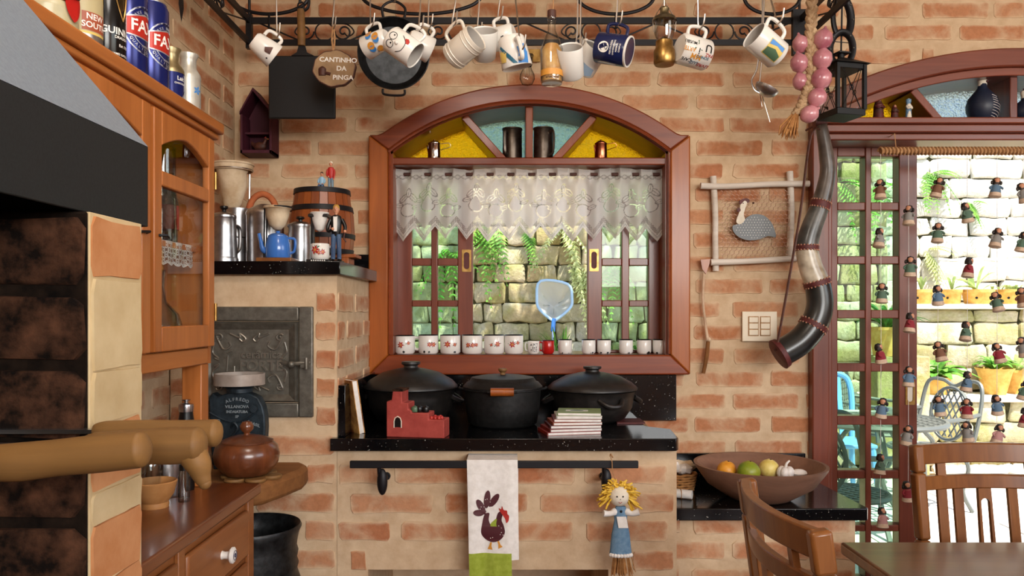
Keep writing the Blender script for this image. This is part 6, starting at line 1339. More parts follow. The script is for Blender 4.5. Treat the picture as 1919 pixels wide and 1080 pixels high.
def churn(name, label, X, Y, r, H, mt, bodym):
    t = thing(name, label, 'milk churn', (X, Y, ZH)); m = MB(); m.lathe([(0, 0), (r, 0), (r * 1.02, .006), (r, .010), (r, H * .60), (r * 1.0, H * .62)], n=36); m.build('label_body', bodym, t, sharp=40)
    m = MB(); m.lathe([(r * 1.02, H * .61), (r * 1.02, H * .65), (r * .96, H * .69), (r * .66, H * .78), (r * .64, H * .92), (r * .82, H * .98), (r * .80, H), (r * .6, H * .98), (r * .55, H * .9)], n=36); m.build('neck', mt, t, sharp=50); return t
K['creammetal'] = mottled('pale_painted_tin', '#b9b7ae', '#d2d0c6', 20, .35, .5); K['goldtin'] = mottled('old_gold_tin', '#8d7f5c', '#aa9c78', 30, .35, .8)
t = churn('chocolate_churn', 'milk churn tin with blue mountain print and gold neck', -.83, 1.895, .031, .158, K['goldtin'], K['canblue']); fn = wrap(.031, -.35)
m = MB(fn=fn); [m.flat([(x0, .012), (x0 + .012, .012), (x0 + .012, zb), (x0, za)], -.0006) for x0, za, zb in ((-.030, .020, .034), (-.018, .034, .026), (-.006, .026, .040), (.006, .040, .055), (.018, .055, .060))]; m.build('mountain_print', K['silverprint'], t, sharp=0)
m = MB(fn=fn); letter(m, 'Lait', .014, 0, .082, -.0006); letter(m, 'CHOCOLAT', .006, 0, .070, -.0006); m.build('lettering', K['whiteprint'], t, sharp=0)
t = churn('milk_churn', 'pale milk churn tin with small blue flower at the hutch end', -.812, 1.955, .030, .165, K['creammetal'], K['creammetal']); fn = wrap(.030, -.40)
m = MB(fn=fn); petals(m, 0, .07, .012, 5); m.build('flower_print', K['blueprint'], t, sharp=0); m = MB(fn=fn); [m.box((-.016, -.0004, z), (.018, -.0003, z + .0012)) for z in (.052, .03, .024)]; m.build('label_lines', mat_new('grey_print', '#8a8a86', .5), t, sharp=0)
# skewers with thick turned handles resting over the barbecue
def skewer(pts, rad, label, hook=None):
    c = V(pts[0]); t = thing('barbecue_skewer', label, 'skewer', c, 'skewers with wooden handles on the barbecue')
    m = MB(t); m.tube(spl(pts, 6), lerpl(rad, (len(pts) - 1) * 6 + 1), 20); 
    e = V(pts[-1]); d = (V(pts[-1]) - V(pts[-2])).normalized(); m.ball(e, (rad[-1] * .55, rad[-1], rad[-1]), 16, 10, (d.to_track_quat('X', 'Z')).to_matrix().to_4x4()); m.build('handle', K['logwood'], t, sharp=60)
    if hook: m = MB(t); m.tube(spl(hook[0], 6), hook[1], 14); m.ball(hook[0][-1], hook[1][-1], 12, 8); m.build('finger_hook', K['logwood'], t)
    b0 = V(pts[0]); m = MB(t); m.box((XL + .02, b0.y - .007, b0.z - .0025), (b0.x + .02, b0.y + .007, b0.z + .0025)); m.build('blade', K['steel'], t)
    return t
def wl(px, py, Y): return tuple(W(px, py, Y))
skewer([wl(-10, 868, .72), wl(40, 866, .72), wl(110, 858, .72), wl(190, 850, .72), wl(262, 843, .72)], [.017, .0182, .0172, .0178, .0170], 'nearest thick turned skewer handle in front of the sooty wall')
skewer([wl(150, 836, .85), wl(175, 838, .85), wl(240, 838, .85), wl(320, 836, .85), wl(368, 834, .85)], [.008, .016, .0185, .0205, .0195], 'middle skewer handle with a curved finger hook at its end', ([wl(360, 850, .85), wl(372, 872, .85), wl(378, 892, .85), wl(384, 906, .85)], [.016, .014, .010, .007]))
skewer([wl(178, 808, .925), wl(200, 808, .925), wl(270, 810, .925), wl(340, 812, .925), wl(402, 812, .925)], [.008, .012, .0145, .0155, .0165], 'farthest skewer handle, its round end against the iron mill')
# ------------------------------------------------------------------ wrought iron pot rack under the ceiling
RB, RF = 2.75, 2.05                                   # back and front rails
rx0, rx1 = -.925, 1.030
zt0, zb0 = W(0, 39, RB).z, W(0, 80, RB).z             # upper and lower bars
rack = thing('pot_rack', 'black wrought iron pot rack with scrollwork hung under the ceiling', 'pot rack', (0, 2.4, zb0))
m = MB(rack); bw = .011
m.box((rx0 - bw, RB - .005, zt0 - bw), (rx1 + bw, RB + .005, zt0 + bw)); m.box((rx0 - bw, RB - .005, zb0 - .010), (rx1 + bw, RB + .005, zb0 + .010)); m.build('back_rail', K['iron'], rack)
m = MB(rack); m.box((rx0 - bw, RF - .005, zt0 - bw), (rx1 + bw, RF + .005, zt0 + bw)); m.box((rx0 - bw, RF - .005, zb0 - .010), (rx1 + bw, RF + .005, zb0 + .010)); m.build('front_rail', K['iron'], rack)
for x in (rx0, rx1):
    m = MB(rack); m.box((x - .005, RF, zt0 - bw), (x + .005, RB, zt0 + bw)); m.box((x - .005, RF, zb0 - .010), (x + .005, RB, zb0 + .010)); m.build('side_rail', K['iron'], rack)
for x in (rx0, rx1):
    for y in (RB, RF): m = MB(rack); m.box((x - .010, y - .010, zb0 - .022), (x + .010, y + .010, zt0 + .022)); m.build('corner_post', K['iron'], rack)
    for y in (RB, RF): m = MB(rack); m.cyl((x, y, zt0), (x, y, ZC), .005, n=8); m.build('hanger_rod', K['iron'], rack)
def scrollset(mb, fp, L0, L1):
    """C-scrolls, rings and diagonal struts between the two bars; fp(u, z) gives the place"""
    zc = (zt0 + zb0) / 2; h = (zt0 - zb0) / 2 - .006; n = max(1, round((L1 - L0) / .46)); w = (L1 - L0) / n
    for k in range(n):
        c = L0 + w * (k + .5)
        mb.tube([fp(c + h * cos(a), zc + h * sin(a)) for a in [2 * pi * i / 20 for i in range(20)]], .0028, 6, True)
        for s in (-1, 1):
            P = [fp(c + s * (.068 + h * .95 * (1 - .78 * t) * cos(pi - s * 0 + (pi * 2.6) * t)), zc + h * .95 * (1 - .78 * t) * sin(pi + pi * 2.6 * t) * (1)) for t in [i / 26 for i in range(27)]]
            mb.tube(P, .0033, 6)
            mb.tube([fp(c + s * .09, zc - h * .95), fp(c + s * w * .5, zc + h)], .003, 6)
            mb.tube(spl([fp(c + s * .03, zc + h * .9), fp(c + s * .08, zc + h * .8), fp(c + s * .105, zc), fp(c + s * .085, zc - h * .5), fp(c + s * .070, zc - h * .1)], 5), .0026, 6)
m = MB(rack); scrollset(m, lambda u, z: (u, RB, z), rx0 + .03, rx1 - .03); tag(m.build('back_scrollwork', K['iron'], rack), kind='stuff')
for x in (rx0, rx1):
    m = MB(rack); scrollset(m, lambda u, z, x=x: (x, u, z), RF + .02, RB - .02); tag(m.build('side_scrollwork', K['iron'], rack), kind='stuff')
zA = zt0 + .012
for a, b in ((425, 585), (672, 908), (1076, 1232), (1388, 1506)):
    x0, x1 = W(a, 0, RB).x, W(b, 0, RB).x; c = (x0 + x1) / 2; m = MB(rack)
    m.tube(spl([(x0, RB, zA + .20), (x0 + .01, RB, zA + .075), (x0 + (x1 - x0) * .2, RB, zA + .028), (c, RB, zA + .012), (x1 - (x1 - x0) * .2, RB, zA + .028), (x1 - .01, RB, zA + .075), (x1, RB, zA + .20)], 8), .0065, 8); m.build('arched_bar', K['iron'], rack)
    m = MB(rack); m.tube([(c, RB - .004, zA + .012), (c, RB - .008, zt0 - .03)], .0045, 6); m.build('peg', K['iron'], rack)
m = MB(rack); c = V((rx0, 2.18, 0)); zq_ = W(0, 42, 2.18).z
m.add([(c.x, c.y, zq_), (c.x, c.y - .018, zq_ + .045), (c.x, c.y - .012, zq_ + .09), (c.x, c.y + .012, zq_ + .09), (c.x, c.y + .018, zq_ + .045), (c.x + .006, c.y, zq_ + .05)], [(0, 5, 1), (1, 5, 2), (2, 5, 3), (3, 5, 4), (4, 5, 0), (0, 1, 2, 3, 4)]); m.tube([(c.x, c.y, zq_ + .085), (c.x, c.y, zb0)], .005, 6); m.build('leaf_finial', K['iron'], rack)
m = MB(rack); c = W(1497, 62, RB - .02); m.box(c + V((-.02, 0, -.075)), c + V((.025, .02, .085))); m.build('corner_plate', K['iron'], rack)
# upper bars that carry the hooks
ZU = 2.545; BARS = (2.15, 2.45, 2.60)
for y in BARS: m = MB(rack); m.box((rx0, y - .005, ZU - .005), (1.16, y + .005, ZU + .005)); m.build('hook_bar', K['iron'], rack)
for x in (rx0, rx1): m = MB(rack); m.box((x - .006, RF, ZU - .006), (x + .006, RB, ZU + .006)); m.build('cross_rail', K['iron'], rack)
zH = zb0
def hang_top(x, Y):
    if abs(Y - RF) < .06: return (x, RF, zb0)
    return (x, min(BARS, key=lambda q: abs(q - Y)), ZU)
# ---- things on hooks
def s_hook(top, bot, label, r=.0022):
    """steel S-hook from a rail to a handle"""
    top, bot = V(top), V(bot); t = thing('s_hook', label, 'hook', top, 'steel hooks on the pot rack'); d = (bot - top); L_ = d.length; n = V((.5, -.6, 0)).normalized() * min(.014, L_ * .25)
    m = MB(t); m.tube(spl([top - V((0, 0, .014)) + n * 1.0, top + n * 1.05, top + V((0, 0, .010)), top - n * .5, top + d * .3, top + d * .7, bot + V((0, 0, .012)) - n * .3, bot + V((0, 0, -.004)), bot + n * .9 + V((0, 0, .004)), bot + n * 1.3 + V((0, 0, .03))], 5), r, 6); m.build('wire', K['wire'], t); return t
def hung_mug(label, px, py, Y, R, H, mat, a, hdir, hook_px=None, inner=None, taper=1.0, rim=None, out=.028, hr=.0048, z1=.84, hooklabel=None, topx=None):
    """a mug hung by its handle; a = direction from base to mouth, hdir = where the handle points"""
    t = mug('hanging_mug', label, R, H, mat, (0, 0, 0), 0.0, taper, 'mugs hung from the pot rack', rim, inner, hr=hr, out=out)
    c = W(px, py, Y); z = V(a).normalized(); x = V(hdir); x = (x - z * x.dot(z)).normalized(); orient(t, c - z * H / 2, z, x)
    g = c - z * H / 2 + z * H * .60 + x * (R + out)
    tp = V(hang_top(g.x if topx is None else W(topx, 0, Y).x, Y))
    s_hook(tp, g, hooklabel or ('S-hook holding the ' + label))
    return t
def seen_side(t):
    d = t.matrix_basis.to_3x3().inverted() @ (V((0, 0, CZ)) - t.matrix_basis.translation); return atan2(d.y, d.x)
def mdecal(t, R, fn_polys, mat, a0, name='print', off=0.0, R0=None):
    m = MB(fn=wrap(R, seen_side(t) + off)); fn_polys(m); return m.build(name, mat, t, sharp=0)
YM1 = 2.05
t = hung_mug('round white cup with a brown face print, far left of the rack', 495, 90, 2.15, .036, .070, K['ceramic'], (.72, .42, -.55), (-.35, 0, 1), taper=.72)
def tw_(poly): return lambda m: [m.flat(p, -.0004) for p in poly]
bfn = lambda R, t_: None
mdecal(t, .035, tw_([[(-.018, .052), (-.004, .034), (.006, .040), (.004, .056)]]), K['leather'], -2.2); mdecal(t, .035, tw_([circ(.018, .055, .0025, 8)]), K['black'], -2.2)
t = hung_mug('cream mug with blue and gold pattern behind the face mug', 706, 80, 2.20, .034, .075, K['ceramic'], (-.75, .35, -.25), (.3, 0, 1), taper=.8)
mdecal(t, .034, tw_([circ(-.02 + .02 * k, .02 + .022 * (k % 2), .011, 10) for k in range(4)]), K['orangeprint'], -1.2); mdecal(t, .034, tw_([circ(-.01 + .02 * k, .042 - .022 * (k % 2), .010, 10) for k in range(3)]), K['blueprint'], -1.2)
t = hung_mug('white mug with a smiling tongue-out face print', 755, 88, 2.02, .036, .085, K['ceramic'], (.78, -.12, -.58), (.45, 0, 1), inner=K['greyin'])
def face_lines(m):
    for cx_, cz_ in ((-.012, .058), (.010, .060)):
        P = circ(cx_, cz_, .010, 18); m.tube([(x, -.0006, z) for x, z in P], .0009, 4, True); m.flat(circ(cx_ + .003, cz_ - .002, .0024, 8), -.0006)
    m.tube(spl([(-.022, -.0006, .036), (-.010, -.0006, .022), (.010, -.0006, .021), (.024, -.0006, .036)], 5), .0010, 4)
    m.tube([(.026, -.0006, .040), (.021, -.0006, .033)], .0010, 4)
av = seen_side(t); flip = lambda p: wrap(.036, av)(V((-p.x, p.y, .080 - p.z)))
f_ = MB(fn=flip); face_lines(f_); f_.build('face_print', K['black'], t, sharp=0)
f_ = MB(fn=flip); f_.flat([(.010, .021), (.022, .030), (.026, .022), (.020, .014), (.012, .013)], -.0004); f_.build('tongue_print', K['redprint'], t, sharp=0); f_ = MB(fn=flip); f_.ball((0, -.002, .042), (.005, .004, .005), 10, 8); f_.build('nose', K['ceramic'], t)
t = hung_mug('plain white cup half hidden behind the smiling face mug', 786, 84, 2.15, .036, .070, K['ceramic'], (.72, .3, -.30), (-.2, 0, 1), inner=K['greyin'], taper=.8)
mdecal(t, .034, tw_([[(-.004, .03), (.008, .036), (.004, .022)]]), K['black'], -1.0)
t = hung_mug('beige ribbed barrel-shaped mug with its mouth to the right', 869, 90, YM1, .037, .092, K['cream'], (.72, -.48, .42), (-.3, -.2, 1), inner=K['greyin'], topx=862)
m = MB(); [m.lathe([(.0372, z), (.0386, z + .002), (.0372, z + .004)], n=32) for z in (.012, .022, .066, .078)]; m.build('ribs', K['cream'], t)
t = hung_mug('white tapered cup facing the viewer between beige and picture mugs', 908, 85, 2.12, .038, .082, K['ceramic'], (.0, -.62, .80), (-.25, .55, .6), inner=K['greyin'], taper=.78, topx=905)
t = hung_mug('small white cup with a black mark behind the blue picture mug', 944, 70, 2.17, .032, .065, K['ceramic'], (-.8, .25, -.15), (.4, 0, 1), inner=K['greyin'], topx=952)
mdecal(t, .032, tw_([[(-.004, .02), (.006, .026), (.004, .034), (-.005, .032)]]), K['black'], -1.4)
t = hung_mug('square-looking white mug with blue and yellow beach picture', 963, 98, 2.00, .040, .080, K['ceramic'], (.22, .10, -.95), (.15, -.9, .3), taper=.86, out=.022, hr=.006, topx=955)
for nm_, P, mt in (('blue_print', [[(-.034, .050), (-.012, .052), (-.006, .072), (-.030, .074)], [(-.028, .034), (-.010, .040), (-.012, .052), (-.032, .050)]], 'blueprint'), ('sand_print', [[(.014, .044), (.034, .040), (.036, .062), (.020, .064)]], 'yellowprint'), ('teal_print', [[(-.006, .072), (.004, .070), (.030, .034), (.026, .030), (.008, .052)]], 'tealprint')):
    K.setdefault('tealprint', mat_new('teal_print', '#1d5f7a', .4)); m = MB(fn=wrap(.0385, seen_side(t) + .05)); [m.flat([(x * 1.15, .053 + (z - .053) * 1.25) for x, z in p], -.0022) for p in P]; m.build(nm_, K[mt], t, sharp=0)
t = hung_mug('plain white mug hanging low beside the bottle', 1069, 117, 2.02, .034, .082, K['ceramic'], (-.10, -.62, .76), (.3, .55, .6), inner=K['greyin'], topx=1085)
t = hung_mug('white mug with pale blue picture behind the plain low mug', 1104, 112, 2.12, .034, .080, K['ceramic'], (.45, -.55, .66), (-.3, .5, .65), inner=K['greyin'], topx=1088)
mdecal(t, .034, tw_([[(-.03, .004), (.0, .004), (.004, .034), (-.028, .04)], [(.0, .004), (.03, .01), (.028, .03), (.004, .034)]]), mat_new('faded_blue_print', '#8fa6bd', .5), -1.6)
t = hung_mug('dark blue mug with round white emblem and white foot ring', 1150, 93, YM1, .040, .088, K['navy'], (-.86, .36, .25), (.18, 0, 1), inner=K['navy'], topx=1157)
# emblem and lettering along the mug's side: drawn round the axis, turned a quarter
def qwrap(R, a0, zc):                      # plane x runs along the axis, z round the body
    g = wrap(R, a0); return lambda p: g(V((p.z, p.y, zc - p.x)))
av = seen_side(t); m = MB(fn=wrap(.040, av)); m.flat(circ(.004, .060, .0145, 20), -.0006); [letter(m, s, sz_, .006, z, -.0006) for s, sz_, z in (('PSICOLOGIA', .0065, .040), ('UNIVERSIDADE', .0058, .032), ('FEDERAL', .0058, .024), ('CAMPUS', .0058, .016))]
em = m.build('emblem_print', K['whiteprint'], t, sharp=0)
m = MB(fn=wrap(.040, av)); m.tube(spl([(.004 + x, -.001, .060 + z) for x, z in ((-.008, .004), (0, .010), (.008, .003), (0, -.003), (-.006, -.009), (.004, -.010), (.002, .006))], 5), .0009, 4); m.build('emblem_lines', K['navy'], t, sharp=0)
m = MB(); m.lathe([(.036, -.0005), (.0402, -.0006), (.0406, .003), (.0395, .005)], n=36); m.build('foot_ring', K['whiteprint'], t)
t = hung_mug('white mug printed all over with coloured words', 1298, 97, YM1, .040, .082, K['ceramic'], (.93, .30, -.15), (.18, 0, 1), inner=K['greyin'], topx=1302)
WORDS = [('MUSEU', 'black', -.022, .012, .008), ('ARTE', 'orangeprint', -.006, .012, .010), ('V', 'greenprint', -.022, .036, .026), ('i', 'black', -.006, .040, .016), ('MM', 'orangeprint', .008, .036, .014), ('LIVRE', 'redprint', .026, .066, .010), ('U', 'black', -.018, .066, .020), ('SONHO', 'tealprint', .006, .054, .007), ('CAFE', 'black', .020, .014, .009), ('LUZ', 'tealprint', .024, .038, .009), ('PAZ', 'redprint', -.002, .070, .008)]
g0 = -1.05
for w_, c_, x_, z_, s_ in WORDS:
    m = MB(fn=qwrap(.040, seen_side(t), 0)); letter(m, w_, s_ * 1.45, -z_, x_ * 1.1, -.0006); o = m.build('word_print', K[c_], t, sharp=0)
t = hung_mug('white mug with a landscape picture and mouth to the left', 1436, 86, 1.95, .036, .090, K['ceramic'], (-.80, -.30, .50), (.55, 0, .8), inner=K['greyin'], rim=K['greyprint'] if 'greyprint' in K else None, topx=1436)
for P, c_ in (([(-.022, .012), (.022, .012), (.022, .058), (-.022, .058)], 'yellowprint'), ([(-.020, .014), (-.004, .014), (.004, .034), (-.002, .056), (-.020, .056)], 'greenprint'), ([(.008, .014), (.020, .014), (.020, .056), (.006, .056), (.012, .034)], 'blueprint')):
    m = MB(fn=wrap(.036, seen_side(t) + .1)); m.flat(P, -.0006 - .0003 * (c_ != 'yellowprint')); o = m.build('picture_print', K[c_], t, sharp=0)
# griddle
Y = 2.62; t = thing('griddle', 'square black griddle plate with wooden handle hanging from the rack', 'griddle', W(565, 100, Y)); w = lambda x, y, d=0: W(x, y, Y) + V((0, d, 0))
m = MB(t); m.box(w(503, 104), w(628, 222, .014)); m.build('plate', K['matte_black'], t, .004)
m = MB(t); m.prism([(w(546, 104).x, w(0, 104).z), (w(556, 98).x, w(0, 98).z), (w(560, 84).x, w(0, 84).z), (w(571, 84).x, w(0, 84).z), (w(575, 98).x, w(0, 98).z), (w(588, 104).x, w(0, 104).z)], Y, Y + .006); m.build('tang', K['iron'], t)
m = MB(t); m.tube([w(565, 86), w(565, 60), w(564, 36), w(564, 18)], [.0125, .0135, .0130, .0120], 14); m.build('wooden_handle', K['logwood'], t, label='turned wooden handle')
m = MB(t); m.tube([w(564 + 6 * cos(a), 11 - 7 * sin(a)) for a in [2 * pi * k / 16 for k in range(16)]], .003, 6, True); m.tube(spl([w(562, 6), w(564, -10), w(573, -14), w(579, 0), w(577, 14), w(570, 20)], 5), .005, 8); m.tube([w(564, -10), V((w(564, 0).x, 2.60, ZU))], .004, 6); m.build('hook', K['iron'], t)
# sign
Y = 2.45; t = thing('wood_sign', 'round wood slice sign reading CANTINHO DA PINGA on a rope', 'sign', W(626, 128, Y)); c = W(626, 128, Y); q = Y / F
ol = [(c.x + (40.5 * cos(a) + 1.2 * sin(7 * a)) * q, c.z + (40 * sin(a) + 1.5 * cos(9 * a)) * q * .86) for a in [2 * pi * k / 44 for k in range(44)]]
m = MB(t); m.prism(ol, Y, Y + .016); m.build('bark_edge', K['leather'], t, .001)
m = MB(t); m.prism([(c.x + (x - c.x) * .95, c.z + (z - c.z) * .95) for x, z in ol], Y - .001, Y + .01); m.build('wood_face', mottled('sign_face', '#86694a', '#9d7f5c', 25, .7), t)
m = MB(t); [letter(m, s, .0205, c.x + x * q, c.z - y * q, Y - .0022, a, .001, 1.1) for s, x, y, a in (('CANTiNHO', 8, -15, -.04), ('DA', 14, 1, -.03), ('PiNGA', 17, 18, -.03))]; m.build('white_lettering', K['whiteprint'], t, sharp=0)
m = MB(t); bx, bz = c.x - 22 * q, c.z - 2 * q; m.lathe([(0, -.020), (.0135, -.020), (.0145, -.012), (.0145, .002), (.007, .010), (.006, .022), (0, .022)], (bx, Y + .006, bz), 16); m.tube([(bx + .012, Y - .002, bz - .012), (bx + .026, Y - .003, bz - .016)], .005, 8); m.build('carved_jug', K['leather'], t)
m = MB(t); m.tube(spl([W(624, 50, Y), W(622, 72, Y), W(624, 92, Y), W(626, 90, Y + .004), W(627, 70, Y + .004), W(625, 50, Y + .004)], 6), .003, 6); m.build('rope', K['rope'], t)
s_hook((W(630, 0, Y).x, Y, ZU), W(624, 52, Y), 'S-hook holding the round wood slice sign', .0026)
# round pan
Y = 2.58; t = thing('round_pan', 'round dark iron pan hanging behind the patterned mugs', 'pan', W(738, 102, Y)); r = m_(67, Y); c = W(738, 102, Y)
m = MB(); A = Matrix.Rotation(radians(8), 4, 'Z') @ Matrix.Rotation(radians(96), 4, 'X'); m.lathe([(0, -.018), (r * .80, -.018), (r * .84, -.014), (r * .98, .016), (r, .018), (r * .97, .019), (r * .81, -.010), (r * .78, -.0125), (0, -.0125)], n=48, mat=A); m.build('dish', K['pan'], t, sharp=35)
m = MB(); m.tube(spl([A @ V((-.034, r * .96, .012)), A @ V((-.036, r * 1.25, .010)), A @ V((0, r * 1.42, .008)), A @ V((.036, r * 1.25, .010)), A @ V((.034, r * .96, .012))], 6), .0045, 8); m.build('top_handle', K['iron'], t)
m = MB(); m.tube(spl([A @ V((-.036, -r * .97, .012)), A @ V((-.030, -r * 1.12, .012)), A @ V((.030, -r * 1.12, .012)), A @ V((.036, -r * .97, .012))], 6), .004, 8); m.build('bottom_handle', K['iron'], t)
tp = V(t.location) + (A @ V((0, r * 1.42, .008))); s_hook((tp.x, 2.60, ZU), tp, 'iron hook holding the round dark pan', .003)
# bottle
Y = 2.02; c = W(1034, 158, Y); t = thing('spirit_bottle', 'clear bottle of amber liquor with straw hanging on a string', 'bottle', c); r = m_(21, Y); z_ = lambda py: (158 - py) * Y / F
m = MB(); m.lathe([(0, .002), (r * .9, 0), (r, .008), (r, z_(92)), (r * .7, z_(75)), (r * .36, z_(58)), (r * .32, z_(40)), (r * .40, z_(38)), (r * .40, z_(33)), (r * .26, z_(33))], n=32); m.build('glass', K['clear2'], t)
m = MB(); m.lathe([(0, .006), (r * .88, .006), (r * .9, z_(95)), (r * .6, z_(84)), (0, z_(84))], n=28); m.build('straw_filling', mottled('amber_straw', '#a9712e', '#d9ac66', 22, .4, 0, .3), t)
m = MB(); m.lathe([(r * 1.005, .018), (r * 1.005, .034)], n=32); m.build('paper_band', K['orangeprint'], t)
m = MB(fn=wrap(r * 1.01, -pi / 2)); letter(m, 'artesanal', .010, 0, .012, -.0006); m.build('band_lettering', K['leather'], t, sharp=0)
m = MB(); m.lathe([(0, z_(36)), (r * .34, z_(34)), (r * .40, z_(30)), (r * .38, z_(20)), (0, z_(19))], n=18); m.build('cork_cap', K['leather'], t)
m = MB(); m.tube([(0.002, -.004, z_(34)), (.004, 0, z_(10)), (.004, 0, zb0 - c.z)], .0016, 5); m.build('string', K['rope'], t)
# oil lantern glass
Y = 2.05; c = W(1245, 122, Y); t = thing('oil_lamp', 'small brass oil lamp with clear glass chimney hanging from the rack', 'oil lamp', c); z_ = lambda py: (122 - py) * Y / F
m = MB(); r = m_(20, Y); m.lathe([(0, .0), (r * .88, 0), (r, .006), (r, z_(96)), (r * .82, z_(90)), (r * .80, z_(78)), (r * .55, z_(74)), (r * .3, z_(70)), (0, z_(70))], n=32); m.build('brass_base', K['brass'], t, sharp=35)
m = MB(); m.lathe([(r * .7, z_(77)), (r * .92, z_(62)), (r * .88, z_(44)), (r * 1.1, z_(38)), (r * 1.05, z_(34)), (r * .45, z_(26))], n=32); m.build('glass_chimney', K['clear2'], t)
m = MB(); m.lathe([(r * 1.15, z_(40)), (r * 1.0, z_(33)), (r * .5, z_(27)), (r * .38, z_(22)), (r * .45, z_(16)), (r * .3, z_(13)), (0, z_(13))], n=28); m.build('smoke_cap', mottled('tarnished_brass', '#5d5038', '#7d6e50', 40, .4, .8), t)
m = MB(); m.tube([(0, 0, z_(14)), (0, 0, zb0 - c.z)], .0018, 6); m.tube([(-r, 0, z_(60)), (-r * 1.1, 0, z_(38)), (0, 0, z_(2)), (r * 1.1, 0, z_(38)), (r, 0, z_(60))], .0014, 5); m.build('wire_bail', K['wire'], t)
# bare bulb on its wall plate
t = thing('wall_bulb', 'clear bare bulb in a black socket on a brass wall plate', 'lamp', W(998, 105, 2.885)); c = W(988, 118, 2.80)
m = MB(t); m.box(W(982, 92, 2.885), W(1012, 117, 2.893)); m.build('wall_plate', K['brass'], t, .001)
m = MB(t); m.tube([W(996, 104, 2.885), W(992, 104, 2.82), W(988, 110, 2.80)], .008, 8); m.lathe([(.016, .0), (.019, .006), (.019, .030), (0, .036)], c + V((0, 0, -.012)), 20); m.build('socket', K['black'], t)
m = MB(t); m.lathe([(.014, -.010), (.016, -.022), (.026, -.042), (.0275, -.058), (.020, -.076), (0, -.084)], c, 28); m.build('glass_bulb', K['clear2'], t)
m = MB(t); m.tube([c + V((-.006, 0, -.01)), c + V((-.008, 0, -.045)), c + V((0, 0, -.050)), c + V((.008, 0, -.045)), c + V((.006, 0, -.01))], .0008, 4); m.build('filament', K['wire'], t)
# ladle and carving fork behind the landscape mug
Y = 2.12; t = thing('ladle', 'aluminium soup ladle hanging beside the landscape mug', 'ladle', W(1430, 20, Y)); w = lambda x, y, d=0: W(x, y, Y) + V((0, d, 0))
m = MB(t); m.tube(spl([(w(1428, 0).x, 2.15, ZU), w(1429, 20), w(1420, 120), w(1409, 150), w(1414, 168), w(1424, 174)], 6), .0030, 8, flat=.7); m.build('handle', K['steel'], t)
m = MB(t); A = Matrix.Translation(w(1438, 164)) @ Matrix.Rotation(radians(28), 4, 'Y') @ Matrix.Rotation(radians(8), 4, 'X'); R = m_(23, Y); m.lathe([(R * sin(a), -R * .75 * cos(a)) for a in [pi / 2 * k / 8 for k in range(9)]] + [(R * .96 * sin(a), -R * .71 * cos(a)) for a in [pi / 2 * k / 8 for k in range(8, -1, -1)]], n=28, mat=A); m.build('bowl', K['alu'], t)
Y = 2.16; t = thing('carving_fork', 'thin two-pronged fork hanging beside the ladle', 'fork', W(1428, 100, Y))
m = MB(t); m.tube([(w(1436, 0).x, 2.15, ZU), W(1428, 110, Y), W(1423, 160, Y)], .0024, 6); m.tube([W(1423, 158, Y), W(1425, 180, Y), W(1428, 200, Y)], .0012, 5); m.tube([W(1423, 158, Y), W(1430, 185, Y), W(1443, 229, Y)], .0012, 5); m.build('prongs', K['wire'], t)
# house shaped niche on the wall
Y0, Y1 = 2.80, 2.892; t = thing('house_niche', 'maroon house-shaped wall niche in the corner', 'shelf', W(478, 240, Y1)); hx0, hx1, hz0, hz1 = -.975, -.862, W(0, 287, 2.8).z, W(0, 214, 2.8).z; hzt = W(0, 170, 2.8).z
ap = -.93; th = .008
m = MB(t); m.prism([(hx0, hz0), (hx1, hz0), (hx1, hz1), (ap, hzt), (hx0, hz1)], Y1 - .006, Y1); m.build('back_panel', K['purplewood'], t)
for x in (hx0, hx1 - th): m = MB(t); m.box((x, Y0, hz0), (x + th, Y1 - .006, hz1)); m.build('side_panel', K['purplewood'], t, .001)
m = MB(t); m.box((hx0, Y0, hz0), (hx1, Y1 - .006, hz0 + .012)); m.build('floor_board', K['purplewood'], t, .001)
m = MB(t); m.prism([(hx0 + th, hz0 + .075), (hx1 - th, hz0 + .075), (hx1 - th, hz0 + .082), (hx0 + th, hz0 + .082)], Y0 + .03, Y1 - .006); m.build('middle_shelf', K['purplewood'], t)
for P in ([(hx0 - .003, hz1), (hx0 - .003, hz1 + .01), (ap, hzt + .012), (ap, hzt)], [(hx1 + .003, hz1), (hx1 + .003, hz1 + .01), (ap, hzt + .012), (ap, hzt)]): m = MB(t); m.prism(P, Y0, Y1); m.build('roof_board', K['purplewood'], t)
def hen_fig(name, label, loc, s, mt, grp=None, rz=0):
    t = thing(name, label, 'figurine', loc, grp); m = MB(); m.ball((0, 0, .5 * s), (.62 * s, .36 * s, .42 * s), 18, 12); m.tube(spl([(.38 * s, 0, .62 * s), (.52 * s, 0, .9 * s), (.60 * s, 0, 1.08 * s)], 4), [.22 * s, .13 * s, .12 * s], 12); m.ball((.64 * s, 0, 1.12 * s), .15 * s, 12, 8); m.tube(spl([(-.4 * s, 0, .55 * s), (-.7 * s, 0, .75 * s), (-.82 * s, 0, 1.0 * s)], 4), [.26 * s, .18 * s, .05 * s], 10); m.lathe([(0, 0), (.3 * s, 0), (.22 * s, .15 * s), (0, .2 * s)], n=16); m.build('body', mt, t)
    m = MB(); m.tube([(.76 * s, 0, 1.12 * s), (.9 * s, 0, 1.08 * s)], [.05 * s, .01 * s], 8); m.build('beak', K['orangeprint'], t); m = MB(); [m.ball((.58 * s + .06 * s * k, 0, (1.27 - .03 * abs(k)) * s), .055 * s, 8, 6) for k in (-1, 0, 1)]; m.build('comb', K['redprint'], t); t.rotation_euler = (0, 0, rz); return t
hen_fig('hen_figurine', 'small brown hen ornament sitting in the maroon niche', V((-.918, 2.845, hz0 + .012)), .042, K['leather'], None, -.3)
